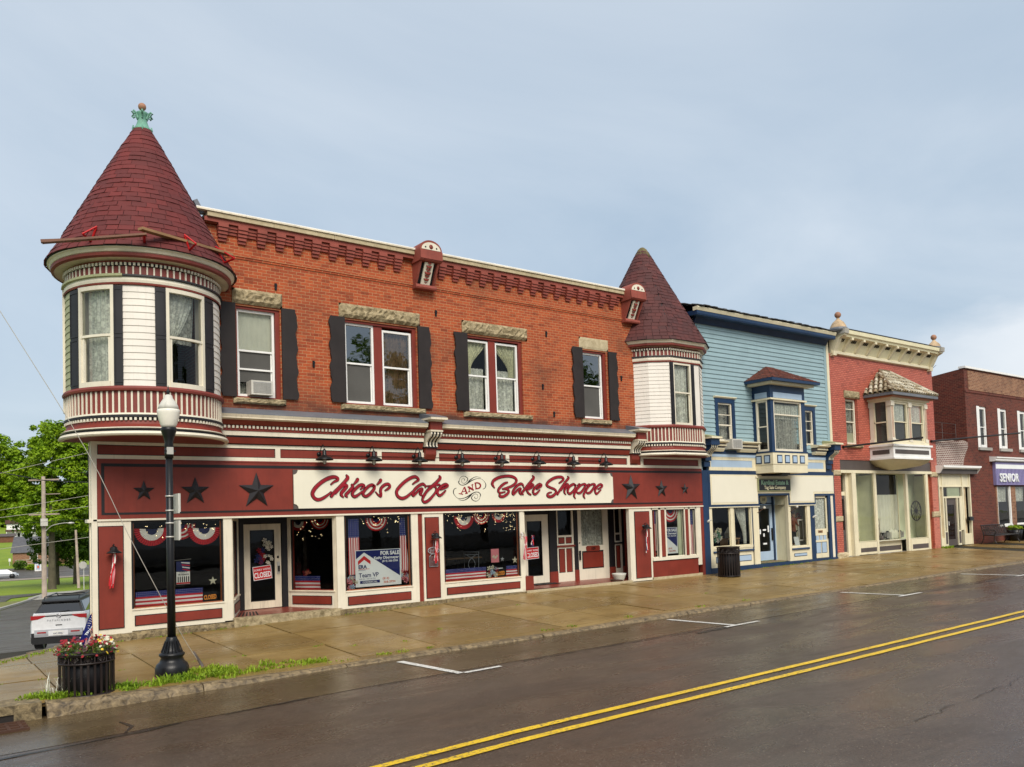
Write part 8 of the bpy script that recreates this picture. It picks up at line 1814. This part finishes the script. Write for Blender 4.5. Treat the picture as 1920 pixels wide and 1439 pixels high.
# ================================================================ cars
def car(name, label, cat, loc, rz, paint_m, suv=True):
    o = thing(name, label, cat, loc, None, rz); H = 1.0 if suv else .86
    # body loft along y (0 = rear)
    hw = .985 if suv else .90; L_ = 4.95 if suv else 4.4
    def sec(y, w_, zb, zs_, zt): return [(y, x, z) for x, z in ((-w_ * .90, zb), (-w_, zb + .12), (-w_ * 1.0, zs_ - .22), (-w_ * .97, zs_), (-w_ * .90, zt), (w_ * .90, zt), (w_ * .97, zs_), (w_, zs_ - .22), (w_, zb + .12), (w_ * .9, zb))]
    S = [sec(.0, hw * .93, .50, 1.15 * H, 1.33 * H), sec(.06, hw * .98, .38, 1.17 * H, 1.36 * H), sec(.5, hw, .32, 1.17 * H, 1.35 * H), sec(2.0, hw, .30, 1.12 * H, 1.27 * H), sec(3.4, hw, .30, 1.08 * H, 1.20 * H), sec(4.0, hw * .99, .30, 1.02 * H, 1.12 * H), sec(L_ - .3, hw * .93, .32, .90 * H, .98 * H), sec(L_, hw * .80, .42, .72 * H, .80 * H)]
    mb = MB(paint_m); vs = [(x, y, z) for s_ in S for y, x, z in s_]; mb.add(vs, [(10 * i + k, 10 * i + (k + 1) % 10, 10 * i + 10 + (k + 1) % 10, 10 * i + 10 + k) for i in range(len(S) - 1) for k in range(10)] + [tuple(range(10)), tuple(10 * (len(S) - 1) + k for k in range(9, -1, -1))], None, True)
    body = mb.build('body', o, True); md = body.modifiers.new('b', 'BEVEL'); md.width = .035; md.segments = 2
    # greenhouse
    G_ = [(.10, .86 * hw, 1.34 * H), (.42, .66 * hw, 1.73 * H), (2.9, .66 * hw, 1.75 * H), (3.75, .84 * hw, 1.20 * H)]
    gv = [(-G_[0][1], G_[0][0], G_[0][2]), (G_[0][1], G_[0][0], G_[0][2]), (G_[1][1], G_[1][0], G_[1][2]), (-G_[1][1], G_[1][0], G_[1][2]), (-G_[2][1], G_[2][0], G_[2][2]), (G_[2][1], G_[2][0], G_[2][2]), (G_[3][1], G_[3][0], G_[3][2]), (-G_[3][1], G_[3][0], G_[3][2])]
    mb = MB('car_black'); mb.add(gv, [(3, 2, 5, 4), (0, 3, 4, 7), (1, 6, 5, 2), (0, 1, 2, 3), (4, 5, 6, 7)]); mb.build('cabin', o, True)
    def quad_on(a, b, c, d, m_, off, nm):
        q = [Vector(gv[i]) for i in (a, b, c, d)]; n_ = (q[1] - q[0]).cross(q[2] - q[0]).normalized(); ctr = sum(q, Vector()) / 4; n_ = n_ if n_.dot(ctr - Vector((0, 1.9, 1.2))) > 0 else -n_; mb = MB(m_)
        mb.poly([ctr + (p - ctr) * .88 + n_ * off for p in q]); return mb.build(nm, o, True)
    quad_on(0, 1, 2, 3, 'car_glass', .012, 'rear_window'); quad_on(4, 5, 6, 7, 'car_glass', .012, 'windscreen'); quad_on(0, 3, 4, 7, 'car_glass', .012, 'side_window'); quad_on(1, 6, 5, 2, 'car_glass', .012, 'side_window')
    mb = MB('car_black' if suv else paint_m); t = 1.73 * H; mb.prof([(.34, t - .03), (.30, t + .03), (.40, t + .075), (1.5, t + .10), (2.8, t + .06), (2.95, t + .0)], -.66 * hw, .66 * hw, None, False); r_ = mb.build('roof', o, True); md = r_.modifiers.new('b', 'BEVEL'); md.width = .03; md.segments = 2
    for sx in (-1, 1):
        for yy in (.95, L_ - .95):
            mb = MB('rubber'); xo = sx * hw; mb.tube([(xo - sx * .26, yy, .36), (xo - sx * .02, yy, .36)], .36, 22); w_ = mb.build('wheel', o, True)
            mb = MB('chrome'); mb.tube([(xo - sx * .03, yy, .36), (xo + sx * .0, yy, .36)], .22, 16); mb.build('rim', w_, True)
            mb = MB('car_black'); mb.tube([(xo - sx * .3, yy, .40), (xo + sx * .004, yy, .40)], .42, 20); mb.build('wheel_arch', o, True)
    return o, hw, H
suv, hw, H = car('parked_suv', 'white parked sport utility vehicle with black roof seen from behind', 'car', (1.45, 14.6, -2.02), -R_(20), 'car_white')
mb = MB('car_black'); mb.box(-.90, .90, -.03, .3, .26, .52); mb.box(-.94, -.80, -.01, .4, .3, .66); mb.box(.80, .94, -.01, .4, .3, .66); mb.build('lower_bumper', suv, True)
mb = MB('plastic_grey'); mb.prof([(-.07, .52), (-.08, .62), (-.05, .77), (.05, .78), (.05, .50)], -.82, .82); mb.build('bumper', suv, True)
for s_ in (-1, 1):
    mb = MB('tail_lamp'); mb.face_xz([(s_ * .95, 1.28), (s_ * .95, 1.13), (s_ * .72, 1.15), (s_ * .46, 1.24), (s_ * .46, 1.28)], -.012, .06); mb.build('tail_light', suv, True); mb = MB('tail_lamp'); mb.box(min(s_ * .42, s_ * .72), max(s_ * .42, s_ * .72), -.09, -.07, .655, .70); mb.build('reflector', suv, True)
mb = MB('car_black'); mb.box(-.46, .46, -.012, .05, 1.235, 1.275); mb.build('light_bar', suv, True); mb = MB('chrome'); mb.tube([(.075 * math.cos(t * math.pi / 8), -.03, 1.255 + .06 * math.sin(t * math.pi / 8)) for t in range(17)], .010, 5); mb.box(-.085, .085, -.035, -.02, 1.245, 1.265); mb.build('badge', suv, True)
mb = MB('plate_white'); mb.box(-.34, .33, -.086, -.07, .55, .73, 'car_white'); mb.box(-.19, .17, -.094, -.08, .56, .72); pl = mb.build('number_plate', suv, True); text('AAC-9F8U', -.01, .60, -.096, .085, 'sign_navy', pl, 'plate_lettering', 'CENTER', .001, 0, .85, 0, .001, True)
text('PATHFINDER', 0, 1.07, -.02, .085, 'plastic_grey', suv, 'tailgate_lettering', 'CENTER', .001, 0, 1.0, 0, .004, True, 1.75)
mb = MB('car_black'); mb.box(-.11, .11, -.02, .0, .91, .935); mb.build('handle', suv, True); mb = MB('car_black'); mb.tube([(-.0, .10, 1.38), (.35, .12, 1.41)], .014, 5); mb.build('wiper', suv, True)
for s_ in (-1, 1):
    mb = MB('car_black'); mb.tube([(s_ * .60, .45, 1.80), (s_ * .60, .55, 1.90), (s_ * .60, 2.5, 1.92), (s_ * .60, 2.7, 1.82)], .022, 6); mb.build('roof_rail', suv, True)
    mb = MB('car_black'); mb.ball((s_ * 1.04, 3.25, 1.18), .11, 8, None, 1, .6, .8); mb.build('wing_mirror', suv, True)
mb = MB('car_black')
for y in (.95, 2.1): mb.tube([(-.60, y, 1.91), (.60, y, 1.91)], .02, 6)
mb.build('cross_bar', suv, True)
sc_, _, _ = car('parked_car', 'silver grey car crossing at the far left behind the grass', 'car', (9.9, 144.6, -4.93), -R_(96), 'car_silver', False)

suv.scale = (.94, .97, .98)
# ================================================================ background on the left
def tree(name, label, x, y, z, tr, th, blobs, n, s_, mat, seed, group=None, lean=0):
    o = thing(name, label, 'tree', (x, y, z), group); rnd = random.Random(seed); mb = MB('bark')
    mb.tube(catmull([(x, y, z - .3), (x, y, z + th * .25), (x + lean * .5, y, z + th * .6), (x + lean, y, z + th)], 4), [tr * 1.5] + [tr * (1.15 - .6 * i / 12) for i in range(12)], 10)
    for bx, by_, bz, br, brz in blobs[:6]:
        p0 = Vector((x + lean * .7, y, z + th * .7)); p1 = Vector((bx, by_, bz)); mb.tube([p0, p0.lerp(p1, .5) + Vector((0, 0, .4)), p1], [tr * .5, tr * .32, tr * .12], 6)
    mb.build('trunk', o); mb = MB(mat); tot = sum(b[3] ** 2 * b[4] for b in blobs)
    for bx, by_, bz, br, brz in blobs:
        k = max(4, int(br * 5)); cs = []
        for _ in range(int(22 + br * 9)):
            d = Vector((rnd.gauss(0, 1), rnd.gauss(0, 1), rnd.gauss(0, 1))).normalized(); q = rnd.uniform(.55, 1.02); cs.append((bx + d.x * br * q, by_ + d.y * br * q, bz + d.z * brz * q, rnd.uniform(.16, .30) * br))
        cnt = int(n * br ** 2 * brz / tot)
        for _ in range(cnt):
            c = rnd.choice(cs); d = Vector((rnd.gauss(0, 1), rnd.gauss(0, 1), rnd.gauss(0, 1))).normalized() * c[3] * rnd.random() ** .4; p = Vector((c[0] + d.x, c[1] + d.y, c[2] + d.z * .75)); q = (d.normalized() * .6 + Vector((rnd.gauss(0, .5), rnd.gauss(0, .5), .7 + rnd.gauss(0, .4)))).normalized(); u = q.orthogonal().normalized(); u = Matrix.Rotation(rnd.uniform(0, 6.28), 3, q) @ u; v = q.cross(u); k2 = s_ * rnd.uniform(.6, 1.35)
            mb.add([p - u * k2, p - v * k2 * .6, p + u * k2, p + v * k2 * .6], [(0, 1, 2, 3)])
    mb.build('crown', o); return o
tg = 'maples on the grass beyond the side street'
tree('maple_tree', 'tall bright green maple whose thick trunk stands beside the utility pole', 10.45, 80.8, -3.6, .36, 9, [(11, 81.5, 8.6, 4.0, 5.2), (9.6, 80, 4.8, 3.0, 2.6), (12.6, 82, 5.6, 3.0, 3.2), (10.6, 80.5, 12.0, 2.2, 2.4), (13.4, 81, 10, 2.5, 3)], 34000, .185, 'maple_leaf', 1, tg)
tree('maple_tree', 'broad green maple at the left edge of the picture', 5.2, 91, -3.85, .40, 9, [(7.4, 88.5, 8.2, 3.6, 4.4), (4.0, 91, 8.0, 4.2, 4.6), (9.2, 87, 7.2, 2.6, 3.4), (6.2, 89, 11.6, 2.2, 2.0), (8.8, 88, 10.8, 2.2, 2.6), (8.6, 88.5, 8.6, 3.0, 3.4)], 34000, .19, 'maple_leaf', 2, tg)
tree('maple_tree', 'maple crown rising behind the corner of the café', 16.2, 81, -3.6, .34, 9, [(14.9, 80, 8.4, 3.4, 4.8), (18.0, 81, 7.6, 4.0, 5.0), (14.0, 79.5, 5.0, 2.6, 2.6), (13.6, 79.6, 12.2, 1.5, 1.8)], 24000, .185, 'maple_leaf', 3, tg)
tree('dark_tree', 'dark leafy tree filling the gap behind the utility pole', 13.2, 97, -4.0, .30, 6, [(13.4, 97, 2.0, 3.4, 3.2), (12.4, 96.5, -.2, 2.2, 1.9), (15.4, 97.5, 1.6, 3.2, 3.4), (12.5, 98, 5, 4, 3), (17.8, 98, 1.0, 3, 2.6)], 15000, .17, 'dark_leaf', 4, tg)
tree('dark_tree', 'slim dark trunked tree near the short bare pole', 14.9, 94.6, -3.95, .26, 5, [(15.4, 95, 1.2, 2.6, 1.8), (17.2, 95, .6, 2.6, 1.8), (14.6, 95.4, 3.2, 2.8, 2.0)], 5000, .2, 'dark_leaf', 5, tg)
for i, (x, y, zt, r_) in enumerate(((20, 300, 10, 12), (33, 325, 11, 13), (46, 335, 12, 14), (4, 305, 10, 14), (62, 345, 14, 16))):
    tree('hillside_tree', ['round tree on the far hill above the white house', 'round tree on the far hill behind the maples', 'tree on the far hill hidden by the café', 'tree on the far hill at the very left', 'tree on the far hill right of the others'][i], x, y, hh(y), .5, 6, [(x, y, zt, r_ * .8, 8), (x + r_ * .5, y, zt - 2, r_ * .5, 5), (x - r_ * .5, y + 3, zt - 1, r_ * .55, 6)], 2600, 1.0, 'dark_leaf' if i % 2 else 'maple_leaf', 10 + i, 'trees on the far hill')
leafy = thing('bush', 'round dark bush in front of the brick house', 'bush', (16.2, 160, -4.1)); leafball(leafy, 'foliage', (16.2, 160, -3.3), 1.2, 500, 'dark_leaf', 9, .25, .8)
leafy = thing('bush', 'pale green low bush beside the round dark one', 'bush', (18.0, 158.5, -4.2)); leafball(leafy, 'foliage', (18.0, 158.5, -3.8), 1.0, 400, 'maple_leaf', 19, .25, .6)
# utility poles
def at_(p, q): return (p[0], p[1], q)
o = thing('utility_pole', 'weathered wooden utility pole with two crossarms and a street light arm', 'pole', (6.8, 58.7, -3.1)); mb = MB('pole_wood'); mb.tube([(6.8, 58.6, -3.3), (6.78, 58.5, 2.0), (6.74, 58.3, 6.9)], [.20, .17, .14], 10); mb.build('shaft', o)
mb = MB('pole_wood'); mb.obox((6.78, 58.3, 6.62), 1.25, .05, .06, Matrix.Rotation(-.64, 3, 'Z')); mb.build('crossarm', o); mb = MB('pole_wood'); mb.obox((6.8, 58.3, 3.80), 1.25, .05, .06, Matrix.Rotation(-.64, 3, 'Z')); mb.obox((7.3, 58.0, 5.45), .7, .03, .03, Matrix.Rotation(-.64, 3, 'Z')); mb.build('crossarm', o)
mb = MB('pottery'); mb.box(6.5, 7.0, 58.0, 58.3, 2.85, 3.45); mb.build('transformer_box', o); mb = MB('aluminium'); mb.tube(catmull([(6.9, 58.3, 2.45), (7.3, 58.0, 2.85), (8.0, 57.5, 3.03), (8.4, 57.2, 3.04)], 4), .035, 6); mb.build('lamp_arm', o); mb = MB('aluminium'); mb.ball((8.55, 57.1, 3.02), .26, 8, None, 1, .5, .35); mb.build('lamp_head', o)
o = mb = MB('pole_wood'); mb.tube([(12.74, 79.35, -3.9), (12.47, 79.2, 2.56)], [.15, .11], 8); tag(mb.build('wooden_post'), 'short bare wooden pole leaning beside the second trunk', 'pole')
# wires
def wire(name, label, pts, r=.02, m='wire_black', grp='overhead wires beyond the side street'):
    mb = MB(m); a, b = Vector(pts[0]), Vector(pts[-1]); u = (b - a); P = [a - u * 1.2 + Vector((0, 0, .6))] + [Vector(p) for p in pts] + [b + u * 1.4 + Vector((0, 0, .5))]
    mb.tube(P, r, 4); tag(mb.build(name), label, 'wire', grp)
wire('overhead_wire', 'pale wire rising to the right across the maples to the café corner', [(3.69, 58.0, 7.11), (9.17, 53.8, 8.49)], .018, 'wire_pale')
wire('overhead_wire', 'thick dark cable sagging over the top of the utility pole', [(3.69, 58, 7.19), (6.43, 56, 6.45), (9.17, 53.9, 6.17)], .035)
wire('overhead_wire', 'thin dark wire falling to the right above the pole top', [(3.69, 57.95, 8.25), (9.17, 53.9, 6.89)], .014)
wire('overhead_wire', 'pale wire just above the lower crossarm', [(3.69, 58.17, 4.19), (9.17, 54.0, 5.11)], .016, 'wire_pale')
wire('overhead_wire', 'pale wire at the lower crossarm', [(3.69, 58.2, 3.6), (9.17, 54.06, 4.25)], .018, 'wire_pale')
wire('overhead_wire', 'thin wire level with the transformer box', [(3.69, 58.2, 3.05), (9.17, 54.1, 3.25)], .012)
wire('overhead_wire', 'lowest pale wire crossing the tree trunks', [(3.69, 58.3, 1.11), (9.17, 54.2, 1.80)], .018, 'wire_pale')
mb = MB('wire_black'); mb.tube([(35.4, -.3, 8.6), (38.4, 2.5, 8.2), (39.0, 3.2, 8.6)], .012, 4); tag(mb.build('roof_wire'), 'thin wire from the bracketed cornice down to the maroon building roof', 'wire')
# houses
def house(name, label, x, y, z, w_, d_, h_, rh, wm, rm, rz, wins_, porch=False):
    o = thing(name, label, 'house', (x, y, z), None, rz); mb = MB(wm); mb.box(0, w_, 0, d_, -1, h_); mb.add([(0, 0, h_), (0, d_, h_), (0, d_ / 2, h_ + rh), (w_, 0, h_), (w_, d_, h_), (w_, d_ / 2, h_ + rh)], [(0, 1, 2), (3, 5, 4)]); mb.build('wall', o, True)
    mb = MB(rm); e_ = .35; mb.add([(-e_, -e_, h_ - .15), (w_ + e_, -e_, h_ - .15), (w_ + e_, d_ / 2, h_ + rh), (-e_, d_ / 2, h_ + rh), (w_ + e_, d_ + e_, h_ - .15), (-e_, d_ + e_, h_ - .15)], [(0, 1, 2, 3), (3, 2, 4, 5)])
    if porch: mb.add([(-.3, -1.8, h_ * .50), (w_ + .3, -1.8, h_ * .50), (w_ + .3, .0, h_ * .62), (-.3, 0, h_ * .62)], [(0, 1, 2, 3)])
    mb.build('roof', o, True)
    for a, b, c, e2 in wins_:
        mb = MB('car_glass'); mb.box(a, b, -.04, .02, c, e2); wq = mb.build('window', o, True); mb = MB('white_trim'); mb.box(a - .08, a, -.05, .0, c, e2); mb.box(b, b + .08, -.05, 0, c, e2); mb.box(a - .08, b + .08, -.05, 0, e2, e2 + .1); mb.build('window_frame', wq, True)
    if porch:
        mb = MB('white_trim')
        for k in range(5): mb.box(k * w_ / 4 - .07, k * w_ / 4 + .07, -1.75, -1.6, 0, h_ * .5)
        mb.box(-.1, w_ + .1, -1.8, 0, -.4, .05); mb.build('porch', o, True)
    return o
house('brick_house', 'low brick house with steep brown roof half behind the dark tree', 15.9, 168.5, -3.5, 9, 8, 2.5, 3.0, 'tan_brick', 'roof_grey', -.25, [(3, 4.2, .9, 2.0)])
house('white_house', 'white two storey house with a porch on the green hillside', 22.6, 247, 1.1, 8, 6, 4.6, 1.6, 'white_trim', 'rust', -.1, [(1.9, 2.6, 3.2, 4.1), (4.4, 5.1, 3.2, 4.1), (1.4, 2.0, .8, 1.9), (2.6, 3.2, .8, 1.9), (4.0, 4.6, .8, 1.9)], True)
house('shed', 'small brown shed left of the white house', 19.4, 236, .3, 4.0, 3, 2.0, .6, 'wood_brown', 'taupe', -.1, [])
o = thing('rail_fence', 'rustic wooden rail fence in front of the brick house', 'fence', (16.5, 165.8, -3.6)); mb = MB('pole_wood')
for z in (.35, .75, 1.1): mb.box(16.0, 22.5, 165.9, 166.0, -3.65 + z, -3.5 + z)
mb.build('rails', o)
for k in range(8): mb = MB('pole_wood'); mb.box(16.1 + k * .9, 16.25 + k * .9, 165.85, 166.05, -3.8, -2.4); mb.build('post', o)
o = thing('notice_kiosk', 'white and blue notice kiosk with a poster beside the back street', 'kiosk', (18.6, 156, -4.6)); mb = MB('white_trim'); mb.box(18.1, 19.15, 155.9, 156.3, -4.65, -3.0); mb.box(17.95, 19.3, 155.8, 156.5, -3.0, -2.8, 'navy'); mb.build('case', o); mb = MB('light_blue'); mb.box(18.3, 18.95, 155.86, 155.9, -4.1, -3.2); mb.box(18.45, 18.8, 155.84, 155.86, -3.9, -3.4, 'faded_red'); mb.build('poster', o)
o = thing('sign_post', 'small white sign on a thin post by the far grass', 'sign', (16.3, 168, -3.4)); mb = MB('aluminium'); mb.tube([(15.3, 167.5, -3.5), (15.3, 167.5, -2.2)], .05, 5); mb.build('post', o); mb = MB('white_trim'); mb.box(15.12, 15.48, 167.4, 167.45, -2.7, -2.15); mb.build('panel', o)
o = thing('stop_sign', 'back of a stop sign seen edge of the café corner', 'sign', (12.1, 73.6, -3.4)); o['label'] = 'grey back of an octagonal sign just left of the café corner post'; mb = MB('aluminium'); mb.tube([(12.25, 73.6, -3.45), (12.25, 73.6, -.7)], .04, 5); mb.build('post', o); mb = MB('aluminium'); mb.face_xz([(12.15 + .38 * math.cos(R_(22.5 + 45 * k)), -1.0 + .38 * math.sin(R_(22.5 + 45 * k))) for k in range(8)], 73.5, 73.52); mb.build('panel', o)
# across the street, behind the camera: what the upper windows mirror
for i, (x, y, h_) in enumerate(((8, -46, 14), (20, -46, 17), (30, -45, 20), (42, -46, 17), (54, -45, 20), (66, -46, 17))):
    tree('street_tree', ['tree across the street behind the camera', 'second tree across the street', 'third tree across the street', 'fourth tree across the street', 'fifth tree across the street', 'sixth tree across the street'][i], x, y, 0, .3, h_ * .5, [(x, y, h_ * .70, 4.4, 4.6), (x + 3, y, h_ * .5, 3.4, 3.2), (x - 3, y, h_ * .55, 3.4, 3.2)], 9000, .20, 'dark_leaf', 40 + i, 'trees across the street')
